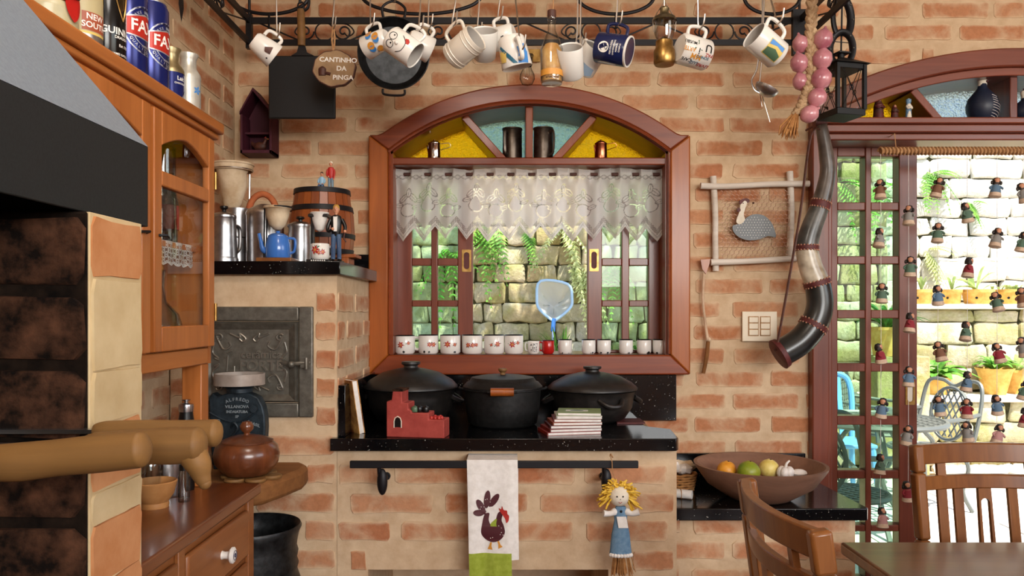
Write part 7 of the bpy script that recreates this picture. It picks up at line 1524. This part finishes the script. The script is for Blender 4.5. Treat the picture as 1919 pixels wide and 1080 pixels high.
# ------------------------------------------------------------------ onion braid, lantern, horseshoes, horn
Y = 2.50; t = thing('onion_braid', 'braid of pink onions with dry husk tassel hanging by the door', 'onion braid', W(1515, 100, Y)); w = lambda x, y, d=0: W(x, y, Y) + V((0, d, 0))
cen = spl([(1520, -25, 0), (1520, 20, 0), (1518, 60, 0), (1518, 100, 0), (1519, 140, 0), (1512, 170, 0), (1502, 195, 0), (1490, 215, 0)], 10)
for ph in (0, 2 * pi / 3, 4 * pi / 3):
    P = []
    for i, p in enumerate(cen): a = i * .62 + ph; P.append(w(p.x + 6 * sin(a), p.y, -.006 + .007 * sin(2 * a)))
    m = MB(t); m.tube(P, [.009, .0098, .0098, .0095, .009, .0085, .008, .007], 8); m.build('husk_strand', K['braid'], t)
m = MB(t)
for k in range(26): a = rm.uniform(-1, 1); m.tube([w(1490 + 4 * a, 212, -.01), w(1481 + 16 * a - 4, 240 + rm.uniform(-4, 4), rm.uniform(-.02, .005)), w(1478 + 19 * a - 5, 256 + rm.uniform(-6, 8), rm.uniform(-.025, .01))], [.003, .0035, .001], 5)
m.build('husk_tassel', K['straw'], t)
om = None
for px, py, r, d, ro in ((1538, 78, 17.5, -.018, .2), (1501, 82, 15, .004, -.2), (1536, 115, 18, -.02, .15), (1499, 118, 16.5, .004, -.2), (1534, 152, 18.5, -.022, .3), (1503, 152, 15, .010, -.3), (1526, 187, 17, -.022, .5), (1511, 218, 16, -.025, 1.0), (1510, 185, 12, .014, .2)):
    m = MB(); q = m_(r, Y); A = Matrix.Rotation(ro, 4, 'Y'); m.lathe([(0, -q * 1.12), (q * .3, -q * 1.06), (q * .85, -q * .62), (q * 1.02, 0), (q * .88, q * .6), (q * .42, q * 1.02), (q * .2, q * 1.2), (.003, q * 1.45), (0, q * 1.46)], n=24, mat=A); o = m.build('onion', K['onion'], t); o.location = w(px, py, d) - V(t.location)
m = MB(t); m.tube([w(1520, -24), (w(1520, 0).x, 2.45, ZU)], .004, 6); m.build('hanging_loop', K['rope'], t)
Y = 2.60; t = thing('candle_lantern', 'black metal candle lantern with crossed wires over the panes', 'lantern', W(1576, 222, Y)); q = Y / F; t.rotation_euler = (0, 0, radians(14))
z_ = lambda py: (222 - py) * q; hw = .051
m = MB(); m.box((-hw - .003, -hw - .003, 0), (hw + .003, hw + .003, .022)); m.build('base', K['matte_black'], t, .002)
for sx_ in (-1, 1):
    for sy_ in (-1, 1): m = MB(); m.box((sx_ * hw - .006, sy_ * hw - .006, .02), (sx_ * hw + .006, sy_ * hw + .006, z_(128))); m.build('corner_post', K['matte_black'], t, .001)
for k in range(4):
    A = Matrix.Rotation(pi / 2 * k, 4, 'Z'); z0, z1 = .024, z_(134); m = MB()
    P = lambda x, z, y=-hw - .001: A @ V((x, y, z))
    for a, b in (((-.034, z0), (.034, z1)), ((.034, z0), (-.034, z1))): m.tube([P(*a), P(*b)], .0013, 5)
    m.tube([P(.008 * cos(u), (z0 + z1) / 2 + .008 * sin(u)) for u in [2 * pi * j / 12 for j in range(12)]], .0014, 5, True); m.build('cross_wire', K['iron'], t)
    m = MB(); m.box((-.042, -hw + .002, z0), (.042, -hw + .0035, z1), A); m.build('glass_pane', K['clear'], t)
m = MB(); m.box((-hw - .002, -hw - .002, z_(136)), (hw + .002, hw + .002, z_(126))); m.build('top_frame', K['matte_black'], t, .001)
m = MB(); e = hw + .016; zz = z_(127); m.add([(-e, -e, zz), (e, -e, zz), (e, e, zz), (-e, e, zz), (-.014, -.014, zz + .030), (.014, -.014, zz + .030), (.014, .014, zz + .030), (-.014, .014, zz + .030)], [(3, 2, 1, 0), (0, 1, 5, 4), (1, 2, 6, 5), (2, 3, 7, 6), (3, 0, 4, 7), (4, 5, 6, 7)]); m.build('roof', K['matte_black'], t, .001, sharp=20)
m = MB(); m.cyl((0, 0, zz + .028), (0, 0, zz + .046), .011, n=12); m.box((-.022, -.022, zz + .044), (.022, .022, zz + .049)); m.build('chimney', K['matte_black'], t)
m = MB(); m.tube([(-.034, 0, zz + .02), (-.034, 0, zz + .060), (-.030, 0, zz + .086), (.030, 0, zz + .086), (.034, 0, zz + .060), (.034, 0, zz + .02)], .0016, 6); m.build('bail', K['iron'], t)
def horseshoe(name, label, px, py, Y, w_, h_, rz, up):
    t = thing(name, label, 'horseshoe', W(px, py, Y), 'horseshoes linked above the lantern'); m = MB(); P = []
    for k in range(25):
        a = radians(-48 + k * (276 / 24)); P.append((w_ * cos(a), 0, up * h_ * sin(a)))
    m.tube(P, .0085, 8, flat=1.5); m.build('shoe', K['iron'], t, sharp=60); t.rotation_euler = (0, 0, rz)
    m = MB(); [m.ball((P[k][0], -.011, P[k][2]), .003, 6, 5) for k in (4, 8, 16, 20)]; m.build('nail_heads', K['castiron'], t); return t
horseshoe('horseshoe', 'upper black horseshoe hanging from the rack corner', 1578, 35, 2.60, .036, .066, .3, 1); horseshoe('horseshoe', 'lower black horseshoe holding the candle lantern', 1577, 92, 2.60, .036, .056, -.2, 1)
m = MB(W(1576, 60, 2.60)); m.tube([W(1578, -20, 2.60), W(1578, 8, 2.60), W(1577, 62, 2.61), W(1576, 108, 2.60), W(1576, 125, 2.60)], .003, 6); m.tube([W(1578, -20, 2.60), (W(1578, 0, 2.60).x, 2.60, ZU)], .004, 6); solo(m, 'iron_link', 'thin iron wire linking the horseshoes to the rack corner', 'wire', K['iron'])
Y = 2.74; t = thing('cattle_horn', 'long curved cattle horn made of joined dark and pale sections', 'horn', W(1525, 450, Y)); w = lambda x, y, d=0: W(x, y, Y) + V((0, d, 0))
ctl = [(1537, 236, 10), (1546, 290, 13), (1548, 330, 14), (1535, 385, 17), (1518, 430, 19), (1510, 465, 20), (1517, 500, 21), (1530, 535, 23), (1534, 575, 24), (1522, 610, 25), (1497, 640, 25.5), (1458, 664, 26)]
cp = spl([w(x, y, -.01) for x, y, r in ctl], 8); cr = lerpl([m_(r, Y) for x, y, r in ctl], len(cp))
K['horn1'] = mottled('brown_grey_horn', '#2e2926', '#6d625a', 9, .30, 0, 0, .5, 3, .35, .65, .15); K['horn2'] = mottled('grey_horn', '#3a3a38', '#6a6863', 12, .30, 0, 0, .5, 3, .35, .65, .15); K['horn3'] = mottled('pale_horn', '#8f8069', '#d8cdb8', 10, .30, 0, 0, .5, 3, .4, .62, .15); K['horn4'] = mottled('black_horn', '#121313', '#2b2d2c', 9, .30, 0, 0, .5, 3, .35, .65, .15)
for a, b, mt in ((0, 24, 'horn1'), (24, 40, 'horn2'), (40, 55, 'horn3'), (55, 72, 'horn4'), (72, 86, 'horn4')):
    m = MB(t); m.tube(cp[a:b + 1], cr[a:b + 1], 20); m.build('horn_section', K[mt], t, sharp=60, label={'horn1': 'glossy brown grey section', 'horn2': 'grey section', 'horn3': 'pale cream section', 'horn4': 'black section'}[mt])
for k in (24, 40, 55, 72):
    m = MB(t); m.tube([cp[k - 1], cp[k], cp[k + 1]], [cr[k - 1] * 1.05, cr[k] * 1.09, cr[k + 1] * 1.05], 22); m.build('leather_band', K['maroon'], t, sharp=60)
    m = MB(t)
    for e in (-1, 1):
        d = (cp[k + 1] - cp[k - 1]).normalized(); c0 = cp[k] + d * e * (cp[k + 1] - cp[k]).length * 1.05; u = V((0, -1, 0)); v_ = d.cross(u).normalized(); u = v_.cross(d)
        for j in range(22): a = 2 * pi * j / 22; m.ball(c0 + (u * cos(a) + v_ * sin(a)) * cr[k] * 1.05, .0032, 6, 4)
    tag(m.build('scalloped_edge', mat_new('tan_leather_edge', '#a5735a', .6), t), kind='stuff')
d = (cp[-1] - cp[-3]).normalized(); m = MB(t); m.tube([cp[-1] - d * .014, cp[-1] + d * .003, cp[-1] + d * .006, cp[-1] + d * .004, cp[-1] - d * .02], [cr[-1] * 1.10, cr[-1] * 1.16, cr[-1] * 1.06, cr[-1] * .9, cr[-1] * .8], 22); m.build('mouth_band', K['maroon'], t)
m = MB(t); m.tube(spl([w(1536, 246, -.02), w(1512, 260, -.035), w(1490, 400, -.05), w(1470, 520, -.05), w(1450, 640, -.04), w(1447, 656, -.03)], 6), .0045, 6, flat=.5); m.build('leather_strap', K['leather'], t)
m = MB(t); m.box(w(1526, 226, -.015), w(1548, 240, .015)); m.tube([w(1537, 230), w(1537, 228, .13)], .004, 6); m.build('top_mount', K['maroon'], t)
# ------------------------------------------------------------------ guinea hen picture, stick, switches
Y = 2.875; t = thing('stick_picture', 'picture of a spotted guinea hen on wire mesh in a pale stick frame', 'picture', W(1410, 420, Y)); w = lambda x, y, d=0: W(x, y, Y) + V((0, d, 0)); q = Y / F
for P in ([(1312, 349), (1360, 350), (1440, 346), (1515, 345)], [(1331, 492), (1400, 490), (1500, 484)], [(1337, 330), (1341, 400), (1341, 450), (1342, 508)], [(1481, 321), (1484, 400), (1480, 484)]):
    m = MB(t); vert = abs(P[0][0] - P[-1][0]) < 50; m.tube(spl([w(x, y, .006 if vert else -.006) for x, y in P], 6), [q * 6.2, q * 5.6, q * 6.0], 10); m.build('stick', K['stickwood'], t, sharp=50)
m = MB(t); hexr = 5.2 * q; nx_, ny_ = 16, 18; seen = set()
for i in range(nx_):
    for j in range(ny_):
        cx_ = 1350 * 1.0 + i * 8.6; cy_ = 362 + j * 7.4 * 1.0
        cx_ += (j % 2) * 4.3
        if cx_ > 1478 or cy_ > 482: continue
        P = [w(cx_ + 5.0 * sin(a) , cy_ + 5.0 * cos(a), -.002) for a in [pi / 3 * k for k in range(6)]]
        for k in (0, 1, 2): m.tube([P[k], P[(k + 1) % 6]], .0010, 3, cap=False)
tag(m.build('wire_mesh', mat_new('rusty_wire', '#c09a86', .5, .4), t), kind='stuff')
def pic(P, n=5): return [(w(p.x, p.y).x, w(p.x, p.y).z) for p in spl([(a, b, 0) for a, b in P], n, True)]
m = MB(t); m.prism(pic([(1372, 424), (1374, 436), (1385, 446), (1402, 451), (1422, 449), (1438, 443), (1452, 445), (1450, 432), (1444, 418), (1432, 406), (1416, 402), (1402, 406), (1393, 413), (1384, 420)]), Y - .010, Y - .004); m.build('hen_body', K['black'], t)
m = MB(t); m.prism(pic([(1378, 416), (1386, 421), (1394, 413), (1392, 402), (1396, 388), (1398, 379), (1390, 376), (1386, 384), (1384, 398)]), Y - .012, Y - .005); m.build('hen_neck', K['plaster'], t)
m = MB(t); m.prism(pic([(1386, 384), (1384, 378), (1390, 374), (1398, 373), (1403, 377), (1400, 381), (1394, 377)]), Y - .013, Y - .006); m.prism(pic([(1384, 390), (1379, 393), (1381, 398), (1386, 396)]), Y - .013, Y - .006); m.build('hen_comb', K['maroon'], t)
m = MB(t); 
for i in range(15):
    for j in range(9):
        x, y = 1376 + i * 5.2 + (j % 2) * 2.6, 408 + j * 4.8
        if ((x - 1412) / 36) ** 2 + ((y - 427) / 20.5) ** 2 < .93: m.flat([(w(a, b).x, w(a, b).z) for a, b in circ(x, y, .72, 6)], Y - .0104)
tag(m.build('white_dots', K['whiteprint'], t, sharp=0), kind='stuff')
m = MB(t); m.ball(w(1411, 381, -.006), .004, 8, 6); m.ball(w(1391, 382, -.013), .0018, 6, 5); m.build('bead', K['leather'], t)
t = thing('riding_stick', 'thin pale stick with leather top hung below the guinea hen picture', 'stick', W(1320, 520, 2.875)); w = lambda x, y, d=0: W(x, y, 2.875) + V((0, d, 0))
m = MB(t); m.tube(spl([w(1319, 512), w(1317, 560), w(1321, 600), w(1326, 638)], 6), [.0055, .005, .005, .006], 8); m.ball(w(1328, 636), .009, 8, 6); m.build('pale_stick', mottled('pale_peeled_wood', '#b9997c', '#d3b79a', 20, .6), t)
m = MB(t); m.tube(spl([w(1327, 640), w(1324, 670), w(1318, 700)], 6), [.0075, .008, .007], 8); m.build('dark_grip', K['slabwood'], t, label='darker lower grip')
m = MB(t); m.prism([(w(1312, 0).x, w(0, 487).z), (w(1330, 0).x, w(0, 486).z), (w(1328, 0).x, w(0, 496).z), (w(1322, 0).x, w(0, 514).z), (w(1315, 0).x, w(0, 505).z)], 2.866, 2.874); m.build('leather_tab', K['orangewood'], t)
t = thing('switch_plate', 'cream wall switch plate with two rows of rocker switches', 'switch', W(1422, 612, 2.894)); w = lambda x, y, d=0: W(x, y, 2.893) + V((0, d, 0)); K['switch'] = mat_new('cream_plastic', '#e4d6bd', .4)
m = MB(t); m.box(w(1390, 584, -.008), w(1455, 640, .0)); m.build('plate', K['switch'], t, .002)
m = MB(t); [m.box(w(x0 - 1.5, 593, -.0086), w(x0 + 18.5, 630, -.0076)) for x0 in (1402, 1424)]; m.build('rocker_shade', K['rope'], t)  # brown panels paint the shaded gaps round the rockers
for x0 in (1402, 1424):
    for k in range(3): m = MB(t); m.box(w(x0, 594.5 + k * 11.8, -.0125), w(x0 + 17, 604.8 + k * 11.8, -.004)); m.build('rocker', K['switch'], t, .0015)
# ------------------------------------------------------------------ fruit bowl and basket on the corner shelf
Y = 2.585; BC = V(((1424 - CX) * Y / F, Y, .776)); t = thing('fruit_bowl', 'wide shallow wooden bowl with fruit on the granite corner shelf', 'bowl', BC); R = .216; zr_ = .118
m = MB(); m.lathe([(0, 0), (R * .38, 0), (R * .46, .006), (R * .80, .052), (R * .98, zr_ - .012), (R * 1.0, zr_), (R * .95, zr_), (R * .78, .064), (R * .44, .018), (0, .012)], n=56); m.build('bowl', K['bowlwood'], t, sharp=50)
for nm_, lab, px, py, r, mt, dy in (('orange', 'orange lying at the left in the wooden bowl', 1362, 882, .033, 'orangefruit', .03), ('green_orange', 'greenish orange in front of the orange in the bowl', 1403, 885, .038, 'limefruit', -.02), ('lemon', 'pale yellow lemon at the back of the bowl', 1441, 879, .034, 'lemonfruit', .04)):
    p = W(px, py, Y + dy); tt = thing(nm_, lab, 'fruit', p); m = MB(); m.lathe([(r * sin(pi * k / 12) * (1 if 0 else 1.0), -r * .96 * cos(pi * k / 12) + (.002 if k in (0, 12) else 0)) for k in range(13)], n=24); m.build('peel', K[mt], tt)
    m = MB(); m.ball((0.004, -.004, r * .94), (.004, .004, .002), 8, 6); m.build('stem_end', K['leather'], tt)
p = W(1472, 886, Y - .0); tt = thing('garlic_bulb', 'white garlic bulb at the right of the fruit', 'garlic', p); m = MB()
for k in range(6): a = 2 * pi * k / 6; m.ball((.014 * cos(a), .014 * sin(a), 0), (.016, .016, .021), 12, 8)
m.build('cloves', K['garlic'], tt); m = MB(); m.tube(spl([(0, 0, .016), (.004, 0, .03), (.014, 0, .04)], 4), [.006, .004, .003], 8); m.build('stalk', K['garlic'], tt)
m = MB(); [m.ball((.0 + x, y, z), (.028, .022, .014), 10, 6) for x, y, z in ((.045, .0, -.002),)]; o = m.build('loose_clove', K['garlic'], tt)
t = thing('wicker_basket', 'small basket of crumpled paper beside the wooden fruit bowl', 'basket', V((.585, 2.70, .776))); m = MB()
for k in range(7): z = .006 + .009 * k; r = .055 + .0018 * k; m.tube([(r * cos(a), r * sin(a) * .7, z + .002 * sin(9 * a + k * pi)) for a in [2 * pi * j / 28 for j in range(28)]], .0048, 6, True)
m.lathe([(0, .004), (.055, .004)], n=20, sy=.7); m.build('woven_body', K['straw'], t)
for k in range(5):
    m = MB(); m.ball((0, 0, 0), (.026, .020, .018), 9, 7); m.v = [p * (1 + .5 * mnoise.noise(p * 60 + V((k * 5, 0, 0)))) for p in m.v]; o = m.build('crumpled_paper', K['garlic'] if k % 2 else K['filtercloth'], t, sharp=20); o.location = (-.03 + .017 * k, .01 * (-1) ** k, .078 + .006 * (k % 3))
t = thing('rolled_napkin', 'rolled pale napkin in front of the wicker basket', 'napkin', V((.572, 2.585, .792))); m = MB(); m.cyl((-.035, .02, 0), (.035, -.012, 0), .015, n=14); m.build('roll', K['cloth'], t); m = MB(); m.tube([(0.0 + .0158 * 0, 0.004 + .0158 * cos(a), .0158 * sin(a)) for a in [2 * pi * k / 16 for k in range(16)]], .0016, 5, True); m.build('tie', K['rope'], t)
# ------------------------------------------------------------------ figures on the door transom
def saint(name, label, px, top, w_, robe, cape, face):
    Y = 2.90; t = thing(name, label, 'figurine', V(((px - CX) * Y / F, Y, ZT))); k = W(0, top, Y).z - ZT; r = w_ / 2 * Y / F
    m = MB(); m.lathe([(0, 0), (r * .9, 0), (r * .95, k * .05), (r * .72, k * .35), (r * .62, k * .58), (r * .75, k * .70), (r * .35, k * .79), (0, k * .8)], n=18); m.build('robe', robe, t)
    m = MB(); m.ball((0, 0, k * .88), (k * .085, k * .085, k * .11), 12, 8); m.ball((0, -k * .085, k * .87), k * .018, 6, 5); m.build('head', face, t)
    m = MB(); m.lathe([(r * 1.0, k * .02), (r * .85, k * .35), (r * .82, k * .62), (r * .62, k * .78), (k * .11, k * .86), (k * .105, k * .95), (0, k)], n=18, mat=Matrix.Translation((0, r * .16, 0))); m.build('cape', cape, t)
    m = MB(); m.tube(spl([(-r * .7, -r * .1, k * .66), (-r * .6, -r * .75, k * .55), (0, -r * 1.0, k * .58)], 4), k * .04, 8); m.tube(spl([(r * .7, -r * .1, k * .66), (r * .6, -r * .75, k * .55), (0, -r * 1.0, k * .58)], 4), k * .04, 8); m.ball((0, -r * 1.05, k * .59), k * .035, 8, 6); m.build('arms', robe, t); return t
saint('saint_figurine', 'tallest saint figurine in brown robe on the door transom', 1647, 183, 21, K['maroon'], K['leather'], K['skin']); saint('saint_figurine', 'short dark saint figurine between the other two', 1677, 196, 15, K['leather'], K['maroon'], K['skin']); saint('saint_figurine', 'slim pale blue and white saint figurine on the transom', 1703, 184, 12, K['plaster'], K['bluecloth'], K['plaster'])
def guinea(label, px, top, w_):
    Y = 2.93; t = thing('guinea_hen', label, 'figurine', V(((px - CX) * Y / F, Y, ZT)), 'guinea hen ornaments on the transom'); k = W(0, top, Y).z - ZT; r = w_ / 2 * Y / F; K.setdefault('slate', mat_new('slate_blue_paint', '#1b2438', .45))
    prof = [(0, 0), (r * .45, 0), (r * .75, k * .08), (r * .98, k * .25), (r * 1.0, k * .36), (r * .86, k * .50), (r * .52, k * .62), (r * .30, k * .70), (r * .25, k * .78)]
    m = MB(); m.lathe(prof, n=28); m.build('body', K['slate'], t)
    m = MB(); m.lathe([(r * .25, k * .74), (r * .24, k * .80), (r * .30, k * .88), (r * .26, k * .95), (r * .1, k * .98), (0, k * .985)], n=20, sx=1.15); m.tube([(r * .26, -.004, k * .88), (r * .58, -.008, k * .86)], [.006, .001], 8); m.build('head', K['plaster'], t)
    m = MB(); m.tube([(-r * .05, 0, k * .96), (-r * .18, 0, k * 1.03)], [.006, .001], 6); m.ball((r * .18, -r * .24, k * .82), .005, 8, 6); m.build('comb', K['darkred'], t); m = MB(); m.ball((r * .12, -r * .27, k * .90), .003, 8, 6); m.build('eye', K['black'], t)
    m = MB()
    for j in range(9):
        z = k * (.10 + .05 * j); rr = [a + (b - a) * ((z - za) / (zb_ - za)) for (a, za), (b, zb_) in zip(prof, prof[1:]) if za <= z <= zb_][0]
        m.tube([((rr + .0006) * cos(a), (rr + .0006) * sin(a), z - k * .1 * (a + 1.3) * .6) for a in [-1.45 + 1.1 * i / 8 for i in range(9)]], .0008, 4)
    m.build('feather_lines', K['whiteprint'], t); return t
guinea('slate blue guinea hen ornament in the pale fanlight opening', 1841, 137, 56); guinea('second guinea hen ornament at the right picture edge', 1922, 168, 52)
# ------------------------------------------------------------------ rope bar with strings of small dolls in the doorway
YD = 2.80; zb_ = W(0, 283, YD).z; xb0 = W(1648, 0, YD).x
rbar = thing('rope_bar', 'rope-wrapped rod across the doorway with strings of small dolls', 'rod', (2.0, YD, zb_)); m = MB(rbar); m.cyl((xb0 + .004, YD, zb_), (2.55, YD, zb_), .0105, n=14); m.build('rod', K['rope'], rbar)
m = MB(rbar); n = 92; m.tube([(xb0 + (2.55 - xb0) * i / (n * 8), YD + .0125 * cos(2 * pi * i / 8), zb_ + .0125 * sin(2 * pi * i / 8)) for i in range(n * 8 + 1)], .0043, 5); m.build('rope_winding', K['rope'], rbar)
for x in (xb0 + .06, 2.45): m = MB(rbar); m.tube([(x, YD, zb_ + .01), (x, YD + .01, 2.0335 + .015), (x, 2.852, 2.045)], .0016, 5); m.build('hanging_cord', K['rope'], rbar)
S = [(1650, [354, 445, 549, 662, 764, 869, 969]), (1702, [403, 499, 604, 705, 815, 920]), (1757, [351, 436, 553, 658, 760]), (1812, [398, 501, 620, 714, 765, 808]), (1868, [351, 445, 565, 661, 758, 813]), (1917, [361, 453, 557, 650, 731, 782]), (1972, [400, 505, 610, 715]), (2026, [355, 450, 560, 665])]
cols = {'red': '#8d2a34', 'green': '#55705e', 'blue': '#5d7890', 'brown': '#7d5640', 'grey': '#8c8a86', 'pink': '#b98a86'}
for k_, v_ in cols.items(): K['doll_' + k_] = mat_new('doll_dress_' + k_, v_, .85)
K['doll_body'] = mottled('doll_beige_cloth', '#c2a58c', '#d8c0a8', 80, .9)
protos = {}
def doll_proto(c):
    t = bpy.data.objects.new('string_doll', None); col.objects.link(t); t['category'] = 'doll'; t['group'] = 'small dolls on strings in the doorway'; k = .078
    def P(mb, n, mt): o = mb.build(n, mt, t); return o
    m = MB(); m.lathe([(0, -.5 * k), (.20 * k, -.5 * k), (.27 * k, -.46 * k), (.20 * k, -.15 * k), (.14 * k, .08 * k), (0, .10 * k)], n=14); P(m, 'skirt', K['doll_body'])
    m = MB(); m.lathe([(.235 * k, -.28 * k), (.205 * k, -.10 * k), (.16 * k, .06 * k), (.07 * k, .13 * k), (0, .13 * k)], n=14); m.tube(spl([(-.12 * k, 0, .06 * k), (-.25 * k, -.04 * k, -.06 * k), (-.22 * k, -.12 * k, -.14 * k)], 3), [.055 * k, .05 * k, .04 * k], 8); m.tube(spl([(.12 * k, 0, .06 * k), (.25 * k, -.04 * k, -.04 * k), (.24 * k, -.12 * k, -.10 * k)], 3), [.055 * k, .05 * k, .04 * k], 8); P(m, 'dress', K['doll_' + c])
    m = MB(); m.ball((0, -.02 * k, .28 * k), (.135 * k, .135 * k, .16 * k), 12, 9); P(m, 'head', K['skin'])
    m = MB(); m.lathe([(.165 * k, .14 * k), (.175 * k, .28 * k), (.13 * k, .42 * k), (0, .47 * k)], n=12, mat=Matrix.Translation((0, .035 * k, 0))); [m.ball((q_ * .19 * k, 0, .20 * k), (.06 * k, .05 * k, .10 * k), 8, 6) for q_ in (-1, 1)]; P(m, 'hair', K['hair'])
    return t
ordn = ['top', 'second', 'third', 'fourth', 'fifth', 'sixth', 'seventh']; sn = ['leftmost', 'second', 'third', 'fourth', 'fifth', 'sixth', 'seventh', 'eighth']
seq = ['brown', 'grey', 'green', 'red', 'blue', 'green', 'pink', 'grey', 'green', 'red', 'blue', 'grey', 'red', 'brown', 'green', 'blue', 'brown', 'blue', 'green', 'red', 'green', 'blue', 'red', 'grey', 'blue', 'grey', 'green', 'red', 'blue', 'pink', 'grey', 'green']
ii = 0; rd = random.Random(4)
for si, (px, ys_) in enumerate(S):
    x = W(px, 0, YD).x; zlow = W(0, ys_[-1], YD).z
    m = MB(rbar); m.tube([(x, YD - .002, zb_ - .010), (x + .002, YD, (zb_ + zlow) / 2), (x, YD, zlow)], .0008, 4); m.build('doll_string', K['cloth'], rbar)
    for k, py in enumerate(ys_):
        c = seq[ii % len(seq)]; ii += 1
        lab = 'small cloth doll in %s dress, %s on the %s string' % (c, ordn[k], sn[si])
        if c not in protos: protos[c] = doll_proto(c); t = protos[c]; t['label'] = lab
        else: t = dup(protos[c], lab)
        t.location = (x + rd.uniform(-.006, .006), YD - .004, W(0, py, YD).z); t.rotation_euler = (rd.uniform(-.12, .12), rd.uniform(-.25, .25), rd.uniform(-1.0, 1.0))
# ------------------------------------------------------------------ dining table and chairs
tb = thing('dining_table', 'brown wooden dining table in the lower right corner', 'table', (2.0, 1.55, 0)); m = MB(tb); m.box((.935, 1.0, .715), (3.0, 2.19, .75)); m.build('table_top', K['tablewood'], tb, .008, seg=3)
m = MB(tb); m.box((1.0, 1.06, .63), (2.94, 1.085, .715)); m.box((1.0, 2.105, .63), (2.94, 2.13, .715)); m.box((1.0, 1.085, .63), (1.025, 2.105, .715)); m.box((2.915, 1.085, .63), (2.94, 2.105, .715)); m.build('apron', K['tablewood'], tb)
for x in (1.02, 2.92):
    for y in (1.08, 2.11): m = MB(tb); m.box((x - .035, y - .035, 0), (x + .035, y + .035, .63)); m.build('leg', K['tablewood'], tb, .004)
def make_chair(label):
    t = thing('dining_chair', label, 'chair', (0, 0, 0), 'wooden dining chairs'); mt = K['chairwood']; hw = .225; yb = .20; lean = .075
    def by(z): return yb + max(0, z - .45) / .55 * lean
    def bow(x): return .044 * (1 - (x / hw) ** 2)
    m = MB(); m.slab([(-.23, -.22), (.23, -.22), (.21, .21), (-.21, .21)], .43, .455); m.build('seat', mt, t, .008)
    m = MB(); m.box((-.20, -.19, .37), (.20, -.17, .43)); m.box((-.20, .17, .37), (.20, .19, .43)); m.box((-.20, -.17, .37), (-.18, .17, .43)); m.box((.18, -.17, .37), (.20, .17, .43)); m.build('seat_rail', mt, t)
    for s in (-1, 1):
        m = MB(); m.box((s * .195 - .02, -.20, 0), (s * .195 + .02, -.16, .43)); m.build('leg', mt, t, .003)
        m = MB(); P = [(s * hw, by(z) - (.04 if z < .1 else 0) * 0, z) for z in (0, .25, .45, .7, .9, .985)]
        for a, b in zip(P, P[1:]): m.bar(a, (b[0], b[1], b[2]), .034, .044, (0, 1, 0))
        m.build('leg', mt, t, .008)
    def rail(z0, z1, nm_, th=.022):
        n = 14; m = MB(); vs = []; fs = []
        for i in range(n + 1):
            x = -hw + 2 * hw * i / n; b = bow(x)
            vs += [(x, by(z0) + b - th / 2, z0), (x, by(z1) + b - th / 2, z1), (x, by(z1) + b + th / 2, z1), (x, by(z0) + b + th / 2, z0)]
        for i in range(n):
            for j in range(4): fs.append((4 * i + j, 4 * i + (j + 1) % 4, 4 * i + 4 + (j + 1) % 4, 4 * i + 4 + j))
        fs += [(3, 2, 1, 0), tuple(range(4 * n, 4 * n + 4))]; m.add(vs, fs); m.build(nm_, mt, t, .004, sharp=50)
    rail(.925, .985, 'top_rail', .026); rail(.845, .888, 'middle_rail'); rail(.49, .53, 'lower_rail')
    for s in (-1, 1): m = MB(); x = s * hw * .62; m.bar((x, by(.88) + bow(x), .885), (x, by(.93) + bow(x), .93), .026, .014, (0, 1, 0)); m.build('short_spindle', mt, t)
    for x in (-.142, -.085, .085, .142): m = MB(); m.bar((x, by(.52) + bow(x), .52), (x, by(.85) + bow(x), .85), .030, .013, (0, 1, 0)); m.build('slat', mt, t, .002)
    m = MB(); n = 20; z0, z1, w_ = .52, .85, .062; hole = [(.014 * cos(a), .765 + (.035 if sin(a) >= 0 else -.16) + .014 * sin(a)) for a in [2 * pi * k / n + .01 for k in range(n)]]; out = []
    for x, z in hole:
        c = (0, .70); dx, dz = x, z - c[1]; kx = (w_ / 2) / max(abs(dx), 1e-6); kz = ((z1 - c[1]) if dz > 0 else (c[1] - z0)) / max(abs(dz), 1e-6); k_ = min(kx, kz); out.append((dx * k_, c[1] + dz * k_))
    q_ = MB(); band(q_, hole + hole[:1], out + out[:1], -.0065, .0065); m.add([(p.x, p.y + by(p.z) + bow(p.x), p.z) for p in q_.v], q_.f); m.build('centre_splat', mt, t)
    return t
ch = make_chair('dining chair on the far side of the table in front of the doorway'); ch.location = (1.495, 2.145, 0)
c2 = dup(ch, 'dining chair at the table end in the foreground, its curved back to the viewer'); c2.location = (.862, 1.70, 0); c2.rotation_euler = (0, 0, pi / 2)
# ------------------------------------------------------------------ glowing globe added above the frame to brighten the upper left wall
gl2 = thing('added_fill_globe', 'added white glowing globe under the ceiling, out of view, brightening the kitchen', 'lamp', (-.15, .85, ZC)); m = MB(gl2); m.cyl((-.15, .85, ZC - .02), (-.15, .85, ZC), .05, n=20); m.cyl((-.15, .85, 2.78), (-.15, .85, ZC), .004, n=8); m.build('cord', K['white'], gl2)
gmat = mat_new('fill_glow', '#f4efe6', .8); gmat.node_tree.nodes['Principled BSDF'].inputs['Emission Color'].default_value = (1, .93, .85, 1); gmat.node_tree.nodes['Principled BSDF'].inputs['Emission Strength'].default_value = 19.0
m = MB(gl2); m.ball((-.15, .85, 2.60), .18, 28, 18); m.build('glow_ball', gmat, gl2)
